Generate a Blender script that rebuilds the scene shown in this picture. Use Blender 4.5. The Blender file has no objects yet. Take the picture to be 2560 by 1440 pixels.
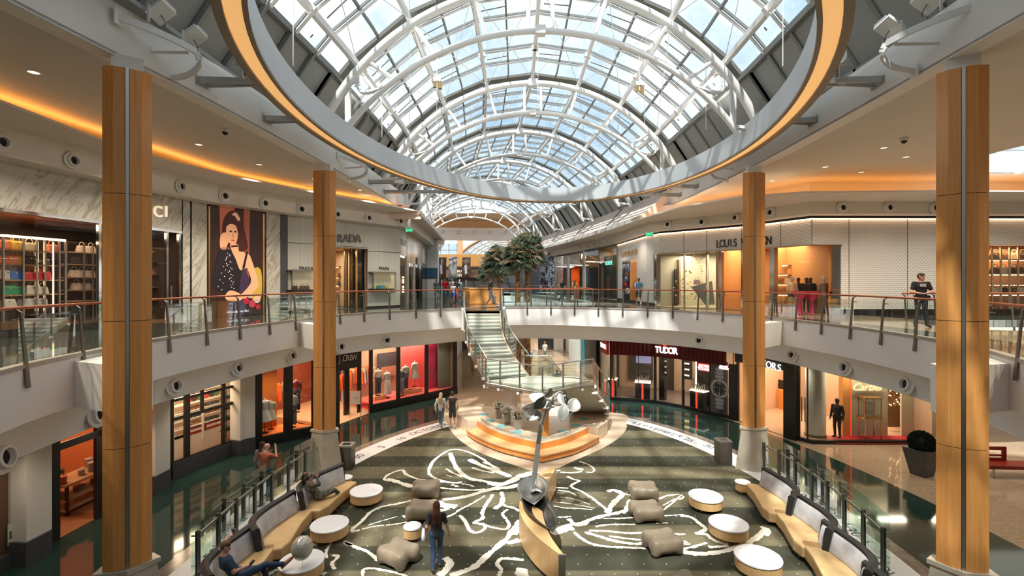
import bpy, math, random
import numpy as np
from mathutils import Vector, Matrix
from mathutils.geometry import tessellate_polygon
random.seed(7)
SC = bpy.context.scene
COL = SC.collection
F, HOR, ZC, Z2 = 1220.0, 702.0, 7.2, 5.62      # focal length (px), horizon row, eye height, upper floor height
ZCEIL = ZC + 4.35
PI = math.pi
def R(a): return a * PI / 180
def P(px, py, z=0.0):                          # photo pixel on a horizontal plane -> world
    d = (ZC - z) * F / (py - HOR)
    return Vector(((px - 1280) / F * d, d, z))
def Pd(px, py, d):                             # photo pixel at a known distance -> world
    return Vector(((px - 1280) / F * d, d, ZC - (py - HOR) * d / F))
def srgb(r, g, b):
    f = lambda c: (c / 255 / 12.92) if c / 255 <= .04045 else ((c / 255 + .055) / 1.055) ** 2.4
    return (f(r), f(g), f(b))
# ---------------------------------------------------------------- materials
def mat(name, col=(.8, .8, .8), rough=.5, metal=0.0, emit=None, es=1.0, alpha=None, spec=None, coat=0.0):
    m = bpy.data.materials.new(name); m.use_nodes = True
    b = m.node_tree.nodes['Principled BSDF']
    b.inputs['Base Color'].default_value = (*col, 1); b.inputs['Roughness'].default_value = rough
    b.inputs['Metallic'].default_value = metal
    if spec is not None: b.inputs['Specular IOR Level'].default_value = spec
    if coat: b.inputs['Coat Weight'].default_value = coat; b.inputs['Coat Roughness'].default_value = .1
    if emit: b.inputs['Emission Color'].default_value = (*emit, 1); b.inputs['Emission Strength'].default_value = es
    return m
def nd(m, t, **kw):
    n = m.node_tree.nodes.new(t)
    for k, v in kw.items():
        if k.startswith('i_'): n.inputs[int(k[2:]) if k[2:].isdigit() else k[2:]].default_value = v
        else: setattr(n, k, v)
    return n
def lk(m, a, b): m.node_tree.links.new(a, b)
def coords(m, scale=(1, 1, 1), rot=(0, 0, 0)):
    g = nd(m, 'ShaderNodeNewGeometry'); mp = nd(m, 'ShaderNodeMapping')
    mp.inputs['Scale'].default_value = scale; mp.inputs['Rotation'].default_value = rot
    lk(m, g.outputs['Position'], mp.inputs['Vector']); return mp.outputs['Vector']
def ramp(m, fac, stops, interp='LINEAR'):
    r = nd(m, 'ShaderNodeValToRGB'); r.color_ramp.interpolation = interp
    e = r.color_ramp.elements
    while len(e) < len(stops): e.new(.5)
    for q, (p, c) in zip(e, stops): q.position = p; q.color = (*c, 1)
    lk(m, fac, r.inputs[0]); return r.outputs[0]
def noisy(name, c1, c2, rough=.5, scale=(1, 1, 1), ns=3.0, detail=4, lo=.35, hi=.65, metal=0, bump=0, dist=0, rot=(0, 0, 0), spec=None):
    m = mat(name, c1, rough, metal, spec=spec); b = m.node_tree.nodes['Principled BSDF']
    n = nd(m, 'ShaderNodeTexNoise'); n.inputs['Scale'].default_value = ns; n.inputs['Detail'].default_value = detail
    n.inputs['Distortion'].default_value = dist
    lk(m, coords(m, scale, rot), n.inputs['Vector'])
    lk(m, ramp(m, n.outputs[0], [(lo, c1), (hi, c2)]), b.inputs['Base Color'])
    if bump:
        bp = nd(m, 'ShaderNodeBump'); bp.inputs['Strength'].default_value = bump; bp.inputs['Distance'].default_value = .01
        lk(m, n.outputs[0], bp.inputs['Height']); lk(m, bp.outputs[0], b.inputs['Normal'])
    return m
def glassy(name, tint=(.9, .96, .94), refl=.09, ior=1.35, rough=0.0, k=.6):
    m = bpy.data.materials.new(name); m.use_nodes = True; nt = m.node_tree; nt.nodes.clear()
    o = nt.nodes.new('ShaderNodeOutputMaterial'); mx = nt.nodes.new('ShaderNodeMixShader')
    t = nt.nodes.new('ShaderNodeBsdfTransparent'); g = nt.nodes.new('ShaderNodeBsdfGlossy')
    t.inputs[0].default_value = (*tint, 1); g.inputs['Roughness'].default_value = rough
    lw = nt.nodes.new('ShaderNodeLayerWeight'); lw.inputs[0].default_value = .25
    ma = nt.nodes.new('ShaderNodeMath'); ma.operation = 'MULTIPLY_ADD'
    ma.inputs[1].default_value = k; ma.inputs[2].default_value = refl; ma.use_clamp = True
    nt.links.new(lw.outputs['Fresnel'], ma.inputs[0]); nt.links.new(ma.outputs[0], mx.inputs[0])
    nt.links.new(t.outputs[0], mx.inputs[1]); nt.links.new(g.outputs[0], mx.inputs[2]); nt.links.new(mx.outputs[0], o.inputs[0])
    return m
def wood(name, c1, c2, rough=.35, ax='z', fine=1.0):
    s = {'z': (14, 14, .7), 'x': (.7, 14, 14), 'y': (14, .7, 14)}[ax]
    m = mat(name, c1, rough); b = m.node_tree.nodes['Principled BSDF']
    n = nd(m, 'ShaderNodeTexNoise'); n.inputs['Scale'].default_value = 1.6 * fine; n.inputs['Detail'].default_value = 8; n.inputs['Distortion'].default_value = .4
    lk(m, coords(m, s), n.inputs['Vector'])
    lk(m, ramp(m, n.outputs[0], [(.3, c1), (.7, c2)]), b.inputs['Base Color']); return m
M = {}
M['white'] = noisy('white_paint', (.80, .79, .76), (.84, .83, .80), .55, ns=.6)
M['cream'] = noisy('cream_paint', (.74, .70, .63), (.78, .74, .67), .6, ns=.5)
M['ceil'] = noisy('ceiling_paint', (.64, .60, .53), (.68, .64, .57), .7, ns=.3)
M['steelwhite'] = mat('white_steel', (.80, .79, .76), .4)
M['mull'] = mat('grey_mullion', (.19, .20, .19), .5)
M['roofgrey'] = noisy('grey_roof_panel', (.25, .265, .25), (.29, .30, .285), .6, ns=.5)
M['gutter'] = mat('dark_gutter', (.14, .14, .12), .6)
M['ringgrey'] = noisy('silver_paint', (.50, .54, .56), (.55, .58, .60), .45, ns=.5)
M['ringlip'] = mat('bronze_grey_paint', (.30, .25, .19), .5)
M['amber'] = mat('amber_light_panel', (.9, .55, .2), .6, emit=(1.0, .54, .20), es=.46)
M['metal'] = mat('brushed_steel', (.55, .55, .53), .3, 1.0)
M['satin'] = mat('satin_steel', (.48, .47, .44), .42, 1.0)
M['bronze'] = mat('bronze_grey_metal', (.20, .17, .14), .4, .8)
M['dkpost'] = mat('dark_bronze_post', (.16, .16, .145), .4, .6)
M['woodrail'] = wood('cherry_rail', (.30, .07, .025), (.42, .11, .04), .25, 'y')
M['maple'] = wood('orange_wood_veneer', (.66, .275, .070), (.76, .36, .11), .32)
M['maple2'] = wood('light_wood_veneer', (.66, .40, .17), (.74, .48, .23), .35)
M['bench'] = wood('bench_wood', (.66, .23, .045), (.78, .31, .07), .3)
M['benchtop'] = wood('bench_top_wood', (.62, .38, .18), (.70, .45, .22), .3, 'x')
M['stone'] = noisy('limestone', (.50, .43, .33), (.58, .51, .40), .5, ns=4, detail=8)
M['beigestone'] = noisy('beige_marble', (.56, .44, .32), (.66, .54, .41), .18, ns=1.5, detail=6)
M['granite'] = noisy('granite_border', (.16, .13, .10), (.26, .22, .17), .15, ns=5, detail=8)
M['glass'] = glassy('clear_glass', (.86, .94, .91), .015, k=.4)
M['glassg'] = glassy('green_glass', (.60, .82, .75), .09)
M['shopglass'] = glassy('shop_glass', (.93, .95, .94), .025, k=.32)
M['roofglass'] = glassy('roof_glass', (.70, .745, .77), .08)
M['black'] = mat('black_metal', (.012, .012, .012), .35)
M['blackgloss'] = mat('black_gloss', (.015, .016, .016), .08)
M['dkgrey'] = noisy('grey_slate', (.06, .06, .065), (.08, .08, .085), .5, ns=8)
M['chrome'] = mat('chrome', (.75, .75, .75), .08, 1.0)
M['gold'] = mat('brass', (.75, .5, .22), .2, 1.0)
M['hole'] = mat('dark_hole', (.02, .02, .02), .9)
M['tabletop'] = mat('white_laminate', (.82, .83, .86), .25)
M['skin'] = mat('skin', (.56, .30, .20), .5)
M['skin2'] = mat('tan_skin', (.42, .21, .13), .5)
M['skin3'] = mat('dark_skin', (.10, .05, .035), .5)
# ---------------------------------------------------------------- mesh builder
class MB:
    def __init__(s): s.v = []; s.f = []; s.sm = False
    def add(s, vs, fs):
        o = len(s.v); s.v += [tuple(x) for x in vs]; s.f += [tuple(i + o for i in f) for f in fs]
    def box(s, c, size, rz=0, rx=0, ry=0):
        hx, hy, hz = size[0] / 2, size[1] / 2, size[2] / 2
        m = Matrix.Translation(c) @ Matrix.Rotation(rz, 4, 'Z') @ Matrix.Rotation(ry, 4, 'Y') @ Matrix.Rotation(rx, 4, 'X')
        vs = [m @ Vector((x * hx, y * hy, z * hz)) for x in (-1, 1) for y in (-1, 1) for z in (-1, 1)]
        s.add(vs, [(0, 1, 3, 2), (4, 6, 7, 5), (0, 4, 5, 1), (2, 3, 7, 6), (0, 2, 6, 4), (1, 5, 7, 3)])
    def bar(s, a, b, w, h=None):               # square bar a->b
        h = h or w; a, b = Vector(a), Vector(b); t = (b - a).normalized()
        up = Vector((0, 0, 1)) if abs(t.z) < .95 else Vector((0, 1, 0))
        n = t.cross(up).normalized(); u = n.cross(t)
        vs = [p + n * (i * w / 2) + u * (j * h / 2) for p in (a, b) for i, j in ((-1, -1), (1, -1), (1, 1), (-1, 1))]
        s.add(vs, [(0, 3, 2, 1), (4, 5, 6, 7)] + [(i, (i + 1) % 4, (i + 1) % 4 + 4, i + 4) for i in range(4)])
    def tube(s, pts, r, n=8, cap=True, closed=False):
        pts = [Vector(p) for p in pts]; L = len(pts); rs = r if isinstance(r, (list, tuple)) else [r] * L
        vs = []; prev = None
        for i, p in enumerate(pts):
            a = pts[(i - 1) % L] if (i or closed) else p; b = pts[(i + 1) % L] if (i < L - 1 or closed) else p
            t = (b - a).normalized()
            if prev is None:
                up = Vector((0, 0, 1)) if abs(t.z) < .9 else Vector((1, 0, 0)); u = t.cross(up).normalized()
            else: u = (prev - t * prev.dot(t)).normalized()
            prev = u; w = t.cross(u)
            vs += [p + (u * math.cos(2 * PI * k / n) + w * math.sin(2 * PI * k / n)) * rs[i] for k in range(n)]
        fs = [(i * n + k, i * n + (k + 1) % n, ((i + 1) % L) * n + (k + 1) % n, ((i + 1) % L) * n + k) for i in range(L if closed else L - 1) for k in range(n)]
        if cap and not closed: fs += [tuple(range(n))[::-1], tuple(range((L - 1) * n, L * n))]
        s.add(vs, fs)
    def cyl(s, c, r, z0, z1, n=24, r2=None):
        r2 = r if r2 is None else r2
        s.add([(c[0] + rr * math.cos(2 * PI * k / n), c[1] + rr * math.sin(2 * PI * k / n), z) for rr, z in ((r, z0), (r2, z1)) for k in range(n)],
              [(k, (k + 1) % n, (k + 1) % n + n, k + n) for k in range(n)] + [tuple(range(n))[::-1], tuple(range(n, 2 * n))])
    def lathe(s, prof, c=(0, 0, 0), n=24, ax=None):
        ax = ax or Matrix.Identity(3); L = len(prof)
        vs = [Vector(c) + ax @ Vector((r * math.cos(2 * PI * k / n), r * math.sin(2 * PI * k / n), z)) for r, z in prof for k in range(n)]
        s.add(vs, [(i * n + k, i * n + (k + 1) % n, (i + 1) * n + (k + 1) % n, (i + 1) * n + k) for i in range(L - 1) for k in range(n)])
    def ball(s, c, r, n=12, sc=(1, 1, 1)):
        s.lathe([(max(1e-4, r * math.sin(PI * i / (n // 2))), -r * math.cos(PI * i / (n // 2)) * sc[2]) for i in range(n // 2 + 1)], c, n, Matrix.Diagonal((sc[0], sc[1], 1)))
    def prism(s, poly, z0, z1, holes=()):
        loops = [[Vector((p[0], p[1], 0)) for p in l] for l in (poly, *holes)]
        flat = [p for l in loops for p in l]; N = len(flat)
        tris = tessellate_polygon(loops)
        vs = [(p.x, p.y, z0) for p in flat] + [(p.x, p.y, z1) for p in flat]
        fs = [t for t in tris] + [tuple(i + N for i in t[::-1]) for t in tris]; o = 0
        for l in loops:
            n = len(l); fs += [(o + i, o + (i + 1) % n, o + (i + 1) % n + N, o + i + N) for i in range(n)]; o += n
        s.add(vs, fs)
    def quad(s, a, b, c, d): s.add([a, b, c, d], [(0, 1, 2, 3)])
    def poly(s, pts): s.add(pts, [tuple(range(len(pts)))])
    def sweep(s, path, prof, closed=False, cprof=False, cap=False):    # prof = (offset to the right of travel, z)
        n = len(path); nrm = normals(path, closed); L = len(prof)
        vs = [(p[0] + nx * o, p[1] + ny * o, z) for p, (nx, ny) in zip(path, nrm) for o, z in prof]
        fs = []
        for i in range(n if closed else n - 1):
            j = (i + 1) % n
            for k in range(L if cprof else L - 1):
                l = (k + 1) % L; fs.append((i * L + k, j * L + k, j * L + l, i * L + l))
        if cap and not closed: fs += [tuple(range(L)), tuple(range((n - 1) * L, n * L))[::-1]]
        s.add(vs, fs)
    def build(s, name, material, parent=None, smooth=False, loc=None, recalc=True):
        me = bpy.data.meshes.new(name); me.from_pydata(s.v, [], s.f); me.update()
        if recalc:
            import bmesh
            bm = bmesh.new(); bm.from_mesh(me); bmesh.ops.recalc_face_normals(bm, faces=bm.faces); bm.to_mesh(me); bm.free()
        if smooth:
            for p in me.polygons: p.use_smooth = True
            if smooth == 'auto': me.set_sharp_from_angle(angle=R(40))
        me.materials.append(material)
        o = bpy.data.objects.new(name, me); COL.objects.link(o)
        if parent is not None: o.parent = parent
        if loc: o.location = loc
        return o
def normals(path, closed=False):
    n = len(path); out = []
    for i in range(n):
        a = path[(i - 1) % n] if (i or closed) else path[0]; b = path[i]; c = path[(i + 1) % n] if (i < n - 1 or closed) else path[-1]
        def nn(p, q):
            dx, dy = q[0] - p[0], q[1] - p[1]; l = math.hypot(dx, dy)
            return None if l < 1e-9 else (dy / l, -dx / l)
        u, w = nn(a, b), nn(b, c); u = u or w; w = w or u
        x, y = u[0] + w[0], u[1] + w[1]; l = math.hypot(x, y) or 1; x, y = x / l, y / l
        k = 1 / max(.5, x * u[0] + y * u[1]); out.append((x * k, y * k))
    return out
def offs(path, o, closed=False): return [(p[0] + n[0] * o, p[1] + n[1] * o) for p, n in zip(path, normals(path, closed))]
def crom(pts, k=6, closed=False):
    n = len(pts); out = []
    for i in range(n if closed else n - 1):
        g = lambda j: Vector(pts[j % n]) if closed else Vector(pts[min(max(j, 0), n - 1)])
        a, b, c, d = g(i - 1), g(i), g(i + 1), g(i + 2)
        for q in range(k):
            t = q / k; out.append(.5 * ((2 * b) + (c - a) * t + (2 * a - 5 * b + 4 * c - d) * t * t + (3 * b - 3 * c + d - a) * t ** 3))
    if not closed: out.append(Vector(pts[-1]))
    return out
def plen(path): return sum((Vector(path[i + 1][:2]) - Vector(path[i][:2])).length for i in range(len(path) - 1))
def resample(path, step):
    L = plen(path); n = max(1, round(L / step)); out = []; acc = 0; tgt = 0; k = 0
    for i in range(len(path) - 1):
        a, b = Vector(path[i][:2]), Vector(path[i + 1][:2]); l = (b - a).length
        while k <= n and tgt <= acc + l + 1e-6:
            out.append(tuple(a.lerp(b, (tgt - acc) / l if l else 0))); k += 1; tgt = L * k / n
        acc += l
    return out
def hitpath(path, px):                         # where the sight line of a photo column meets a plan path
    u = (px - 1280) / F; best = None
    for i in range(len(path) - 1):
        (x0, y0), (x1, y1) = path[i][:2], path[i + 1][:2]
        a, b = x0 - u * y0, x1 - u * y1
        if a * b <= 0 and a != b:
            t = a / (a - b); x, y = x0 + (x1 - x0) * t, y0 + (y1 - y0) * t
            l = math.hypot(x1 - x0, y1 - y0); q = (x, y, i, ((y1 - y0) / l, -(x1 - x0) / l))
            if y > 4 and (best is None or y < best[1]): best = q
    return best
class Fac:
    def __init__(s, pts): s.p = pts
    def hit(s, px): return hitpath(s.p, px)
    def z(s, px, py): h = s.hit(px); return ZC - (py - HOR) * h[1] / F
    def seg(s, a, b):
        h0, h1 = s.hit(a), s.hit(b)
        if h0[2] > h1[2]: h0, h1 = h1, h0
        return [h0[:2]] + [s.p[i] for i in range(h0[2] + 1, h1[2] + 1) if math.hypot(s.p[i][0] - h0[0], s.p[i][1] - h0[1]) > .02 and math.hypot(s.p[i][0] - h1[0], s.p[i][1] - h1[1]) > .02] + [h1[:2]]
    def box(s, mb, a, b, z0, z1, o0=0, o1=.05):
        f = s.sh(o1)
        if f and f.hit(a) and f.hit(b): mb.sweep(f.seg(a, b), [(o0 - o1, z0), (0, z0), (0, z1), (o0 - o1, z1)], cprof=True, cap=True); return
        mb.sweep(s.seg(a, b), [(o0, z0), (o1, z0), (o1, z1), (o0, z1)], cprof=True, cap=True)
    def sh(s, off):                            # the same front shifted by off (cached)
        if abs(off) < .25: return None
        c = s.__dict__.setdefault('cache', {})
        if off not in c: c[off] = Fac([tuple(q) for q in offs(s.p, off)])
        return c[off]
    def at(s, px, off=0, z=0):
        f = s.sh(off); h = f.hit(px) if f else None
        if h: return Vector((h[0], h[1], z))
        h = s.hit(px); return Vector((h[0] + h[3][0] * off, h[1] + h[3][1] * off, z))
    def ang(s, px): h = s.hit(px); return math.atan2(h[3][1], h[3][0]) + PI / 2     # rz so that local -y faces the court
# ---------------------------------------------------------------- object helpers
def tag(o, label=None, cat=None, group=None, kind=None):
    if label: o['label'] = label
    if cat: o['category'] = cat
    if group: o['group'] = group
    if kind: o['kind'] = kind
    return o
def thing(name, label, cat, loc=(0, 0, 0), rz=0, group=None, kind=None):
    o = bpy.data.objects.new(name, None); COL.objects.link(o); o.empty_display_size = .1
    o.location = loc; o.rotation_euler = (0, 0, rz); return tag(o, label, cat, group, kind)
def struct(o, label=None): return tag(o, label, None, None, 'structure')
def copy_tree(o, parent=None):
    c = o.copy(); COL.objects.link(c)
    if parent is not None: c.parent = parent
    for ch in list(o.children): copy_tree(ch, c)
    return c
def put(o, loc, rz=0, label=None, group=None, sc=None):
    o.location = loc; o.rotation_euler = (0, 0, rz)
    if label: o['label'] = label
    if group: o['group'] = group
    if sc: o.scale = (sc, sc, sc)
    return o
def text(name, s, h, loc, rz, material, parent=None, ext=.02, bold=0.0, tilt=R(90), ry=0, sx=1.0, align='CENTER', space=1.0, shear=0):
    c = bpy.data.curves.new(name, 'FONT'); c.body = s; c.size = h / .7; c.extrude = ext; c.offset = bold
    c.align_x = align; c.align_y = 'CENTER'; c.space_character = space; c.shear = shear; c.resolution_u = 3
    c.materials.append(material)
    tmp = bpy.data.objects.new(name, c); me = bpy.data.meshes.new_from_object(tmp); bpy.data.objects.remove(tmp)
    if not me.materials: me.materials.append(material)
    o = bpy.data.objects.new(name, me); COL.objects.link(o)
    o.location = loc; o.rotation_euler = (tilt, ry, rz); o.scale = (sx, 1, 1)
    if parent is not None: o.parent = parent
    return o
# ---------------------------------------------------------------- smooth solids from distance fields
def sdf_mesh(fn, lo, hi, h):
    ax = [np.arange(lo[i] - 2 * h, hi[i] + 3 * h, h, dtype=np.float32) for i in range(3)]
    X, Y, Z = np.meshgrid(*ax, indexing='ij'); V = fn(X, Y, Z).astype(np.float32)
    n = V.shape; S = V < 0
    c = [S[i:n[0] - 1 + i, j:n[1] - 1 + j, k:n[2] - 1 + k] for i in (0, 1) for j in (0, 1) for k in (0, 1)]
    cnt = sum(x.astype(np.int8) for x in c); act = (cnt > 0) & (cnt < 8)
    idx = -np.ones(act.shape, int); I = np.argwhere(act); idx[act] = np.arange(len(I))
    acc = np.zeros((len(I), 3)); w = np.zeros(len(I)); corners = [(i, j, k) for i in (0, 1) for j in (0, 1) for k in (0, 1)]
    val = {cc: V[I[:, 0] + cc[0], I[:, 1] + cc[1], I[:, 2] + cc[2]] for cc in corners}
    for a in corners:
        for d in range(3):
            if a[d] == 0:
                b = list(a); b[d] = 1; b = tuple(b); va, vb = val[a], val[b]; m = (va < 0) != (vb < 0)
                t = np.where(m, va / np.where(m, va - vb, 1), 0)
                p = np.array(a, float)[None, :] + 0 * acc; p[:, d] += t; acc[m] += p[m]; w[m] += 1
    vs = (I + acc / w[:, None]) * h + np.array([ax[i][0] for i in range(3)])
    fs = []
    for d in range(3):
        sl0 = [slice(1, -1)] * 3; sl0[d] = slice(0, -1); sl1 = [slice(1, -1)] * 3; sl1[d] = slice(1, None)
        A, B = S[tuple(sl0)], S[tuple(sl1)]; E = np.argwhere(A != B)
        if not len(E): continue
        e = E + 1; e[:, d] -= 1
        u, v = (d + 1) % 3, (d + 2) % 3
        def cell(du, dv):
            q = e.copy(); q[:, u] -= du; q[:, v] -= dv; return idx[q[:, 0], q[:, 1], q[:, 2]]
        q = np.stack([cell(1, 1), cell(0, 1), cell(0, 0), cell(1, 0)], 1)
        fl = ~A[E[:, 0], E[:, 1], E[:, 2]]; q[fl] = q[fl][:, ::-1]; fs.append(q)
    q = np.concatenate(fs) if fs else np.zeros((0, 4), int); q = q[(q >= 0).all(1)]
    return vs, q
def cap_sdf(a, b, ra, rb=None, sq=(1, 1, 1)):
    rb = ra if rb is None else rb
    def f(X, Y, Z):
        ax, ay, az = a; bx, by, bz = (b[0] - ax, b[1] - ay, b[2] - az); L = bx * bx + by * by + bz * bz + 1e-9
        t = np.clip(((X - ax) * bx + (Y - ay) * by + (Z - az) * bz) / L, 0, 1)
        return np.sqrt(((X - ax - t * bx) / sq[0]) ** 2 + ((Y - ay - t * by) / sq[1]) ** 2 + ((Z - az - t * bz) / sq[2]) ** 2) - (ra + (rb - ra) * t)
    f.lo = [min(a[i] - ra * sq[i], b[i] - rb * sq[i]) for i in range(3)]; f.hi = [max(a[i] + ra * sq[i], b[i] + rb * sq[i]) for i in range(3)]
    return f
def sdf_obj(name, prims, h, material, parent=None, k=.02, cut=None, smooth=True):
    lo = [min(p.lo[i] for p in prims) for i in range(3)]; hi = [max(p.hi[i] for p in prims) for i in range(3)]
    def fn(X, Y, Z):
        D = None
        for p in prims:
            q = p(X, Y, Z)
            if D is None: D = q
            else:
                kk = getattr(p, 'k', k); e = np.clip(.5 + .5 * (q - D) / kk, 0, 1); D = q + (D - q) * e - kk * e * (1 - e)
        return D if cut is None else cut(D, X, Y, Z)
    vs, q = sdf_mesh(fn, lo, hi, h)
    me = bpy.data.meshes.new(name); me.from_pydata([tuple(v) for v in vs], [], [tuple(map(int, f)) for f in q]); me.update()
    if smooth:
        me.polygons.foreach_set('use_smooth', [True] * len(me.polygons))
    me.materials.append(material)
    o = bpy.data.objects.new(name, me); COL.objects.link(o)
    if parent is not None: o.parent = parent
    return o
LIGHTS = []
# ================================================================ plan curves
SLAB = [tuple(p) for p in crom([(10.1, 9.6), (10.75, 11), (11.35, 12.9), (11.6, 15.3), (11.6, 17.2), (11.25, 20.7), (10.45, 23.3), (8.5, 26.1), (5.6, 28.1), (2.5, 29.3), (-.5, 29.1), (-2.8, 27.9),
    (-4.7, 26.3), (-6.4, 24.9), (-7.8, 22.9), (-8.5, 20.5), (-9.2, 17.2), (-9.5, 15), (-9.6, 13.1), (-9.4, 11), (-8.94, 8.53), (-7.3, 5.2), (-4, 2.2), (.5, .6), (5, 2), (8.5, 5.5)], 5, True)]
def sell(a, b, c, cx, sl, yr, n=96): return [(cx + sl * (c + b * math.sin(2 * PI * i / n) - yr) + a * math.cos(2 * PI * i / n), c + b * math.sin(2 * PI * i / n)) for i in range(n)]
RING = sell(7.2, 12, 16.2, .35, .1, 8, 120)
MOON_O, MOON_I = sell(9.2, 14.4, 13, .8, .06, 12), sell(8.25, 13.4, 13, .8, .06, 12)
CL = [tuple(p) for p in crom([(-7.9, -2), (-8.1, 2), (-7.9, 6), (-7.65, 9), (-7.35, 11.5), (-7.1, 15.5), (-6.95, 19), (-6.8, 23), (-6.7, 28.4)], 4)]
CR = [tuple(p) for p in crom([(7.6, -2), (7.9, 2), (8.2, 6), (8.5, 9.5), (8.8, 13), (9.15, 18), (9.25, 23), (9.2, 28.4)], 4)]
UL = Fac([(-14.3, -6), (-14.2, 8), (-13.95, 13.3), (-13.65, 16.1), (-13.3, 19.5), (-12.97, 20.65), (-11.2, 24.2), (-10.3, 25.3), (-8.4, 28.1), (-6.95, 30), (-7.06, 32.5), (-7.6, 41.3), (-8.4, 50)])
UR = Fac([(2.6, 66), (5.9, 56.3), (8.0, 45), (8.5, 39.1), (8.7, 31.3), (9.0, 29.5), (12.2, 25.75), (13.7, 22.4), (26, 22.5)])
LL = Fac([(-13, -6), (-12.9, 8), (-12.7, 12.07), (-12.4, 17.8), (-11.5, 20.6), (-11.05, 21), (-9.35, 22.76), (-7.66, 26.7), (-3.6, 31.1), (-3.1, 31.6)])
LR = Fac([(5.9, 29.5), (8.4, 28.7), (9.6, 27.6), (11.3, 25.5), (11.7, 24.9), (12.6, 22.7), (13.3, 21.6), (26, 21.6)])
LIPL = [(-11.2, -2), (-11.3, 7), (-11.45, 10.9), (-11.7, 13.8), (-11.5, 16.2), (-10.7, 19), (-9.0, 22.1), (-7.4, 24.6), (-5.3, 28.4), (-5.5, 31), (-5.9, 38), (-6.6, 48)]
LIPR = [(1.2, 66), (2.8, 56), (5.0, 45), (6.4, 36), (7.2, 29), (7.5, 26.6), (8.1, 23.2), (9.5, 20.6), (11.6, 19.4), (16.6, 19.15), (26, 19.3)]
def vc(y):                                     # centre line of the vault
    t = [(-10, .2), (8, .4), (12, .75), (16, .95), (20, 1.08), (24.7, 1.05), (28, .9), (32.8, .5), (41, -.75), (49, -2.4), (57, -4.0), (66, -5.6), (75, -7)]
    for (a, b), (c, d) in zip(t, t[1:]):
        if y <= c: return b + (d - b) * (y - a) / (c - a)
    return t[-1][1]
# ================================================================ floors
def floor_mat(name, c1, c2, expr, rough, fine=None):
    m = mat(name, c1, rough); b = m.node_tree.nodes['Principled BSDF']
    g = nd(m, 'ShaderNodeNewGeometry'); s = nd(m, 'ShaderNodeSeparateXYZ'); lk(m, g.outputs['Position'], s.inputs[0])
    def mt(op, a, bb=0, c=0):
        n = nd(m, 'ShaderNodeMath', operation=op)
        for i, v in enumerate((a, bb, c)):
            if hasattr(v, 'links') or hasattr(v, 'is_linked'): lk(m, v, n.inputs[i])
            else: n.inputs[i].default_value = v
        return n.outputs[0]
    fac = expr(mt, s.outputs['X'], s.outputs['Y'])
    nz = nd(m, 'ShaderNodeTexNoise'); nz.inputs['Scale'].default_value = 9; nz.inputs['Detail'].default_value = 8; lk(m, g.outputs['Position'], nz.inputs['Vector'])
    ca = ramp(m, nz.outputs[0], [(.35, tuple(x * .75 for x in c1)), (.65, tuple(x * 1.25 for x in c1))])
    cb = ramp(m, nz.outputs[0], [(.35, tuple(x * .85 for x in c2)), (.65, tuple(x * 1.12 for x in c2))])
    mx = nd(m, 'ShaderNodeMix', data_type='RGBA'); lk(m, fac, mx.inputs[0]); lk(m, ca, mx.inputs[6]); lk(m, cb, mx.inputs[7])
    # thin joints between the stone slabs
    tx = mt('LESS_THAN', mt('FRACT', mt('MULTIPLY', s.outputs['X'], .82)), .012); ty = mt('LESS_THAN', mt('FRACT', mt('MULTIPLY', s.outputs['Y'], .82)), .012)
    j = mt('MULTIPLY', mt('MAXIMUM', tx, ty), .45)
    m2 = nd(m, 'ShaderNodeMix', data_type='RGBA'); lk(m, j, m2.inputs[0]); lk(m, mx.outputs[2], m2.inputs[6]); m2.inputs[7].default_value = (.05, .04, .03, 1)
    lk(m, m2.outputs[2], b.inputs['Base Color']); return m
def rad(mt, x, y, cx, a, c, b):
    u = mt('DIVIDE', mt('SUBTRACT', x, cx), a); v = mt('DIVIDE', mt('SUBTRACT', y, c), b)
    return mt('SQRT', mt('ADD', mt('MULTIPLY', u, u), mt('MULTIPLY', v, v)))
M['terrazzo'] = floor_mat('green_terrazzo', (.020, .046, .038), (.42, .31, .21), lambda mt, x, y: mt('MAXIMUM', mt('GREATER_THAN', rad(mt, x, y, .2, 9.2, 13, 14.4), 1.47), mt('MULTIPLY', mt('GREATER_THAN', y, 26.2), mt('MULTIPLY', mt('GREATER_THAN', x, -3.9), mt('LESS_THAN', x, 4.9)))), .07)
M['upfloor'] = floor_mat('upper_stone_floor', (.045, .05, .042), (.40, .31, .22), lambda mt, x, y: mt('MULTIPLY', mt('GREATER_THAN', x, 5.0), mt('MULTIPLY', mt('GREATER_THAN', rad(mt, x, y, 1.2, 10.5, 15, 14.5), 1.13), mt('LESS_THAN', rad(mt, x, y, 1.2, 10.5, 15, 14.5), 1.5))), .07)
g = MB(); g.prism([(-30, -8), (34, -8), (34, 110), (-30, 110)], -.4, 0)
struct(g.build('floor', M['terrazzo']))
VOID = [(-.75, 33), (5.4, 33), (5.2, 38), (4.4, 45), (2.2, 54), (-.2, 62), (-5.5, 62), (-3.6, 54), (-1.8, 45), (-.9, 38)]
RVOID = [tuple(p) for p in crom([(14.9, 17.4), (15.4, 18.9), (17, 19.6), (21, 19.7), (25.5, 19.6), (25.5, 15.1), (21, 15.0), (17, 15.1), (15.4, 15.8)], 4, True)]
g = MB(); g.prism([(-15, -7.5), (26.5, -7.5), (26.5, 23.4), (14, 23.4), (9.2, 31), (9, 45), (6, 58), (2, 70), (-16, 70), (-9.4, 45), (-15, 22)], Z2 - .3, Z2, [SLAB[::-1], VOID[::-1], RVOID])
struct(g.build('floor_upper', M['upfloor']))
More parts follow.
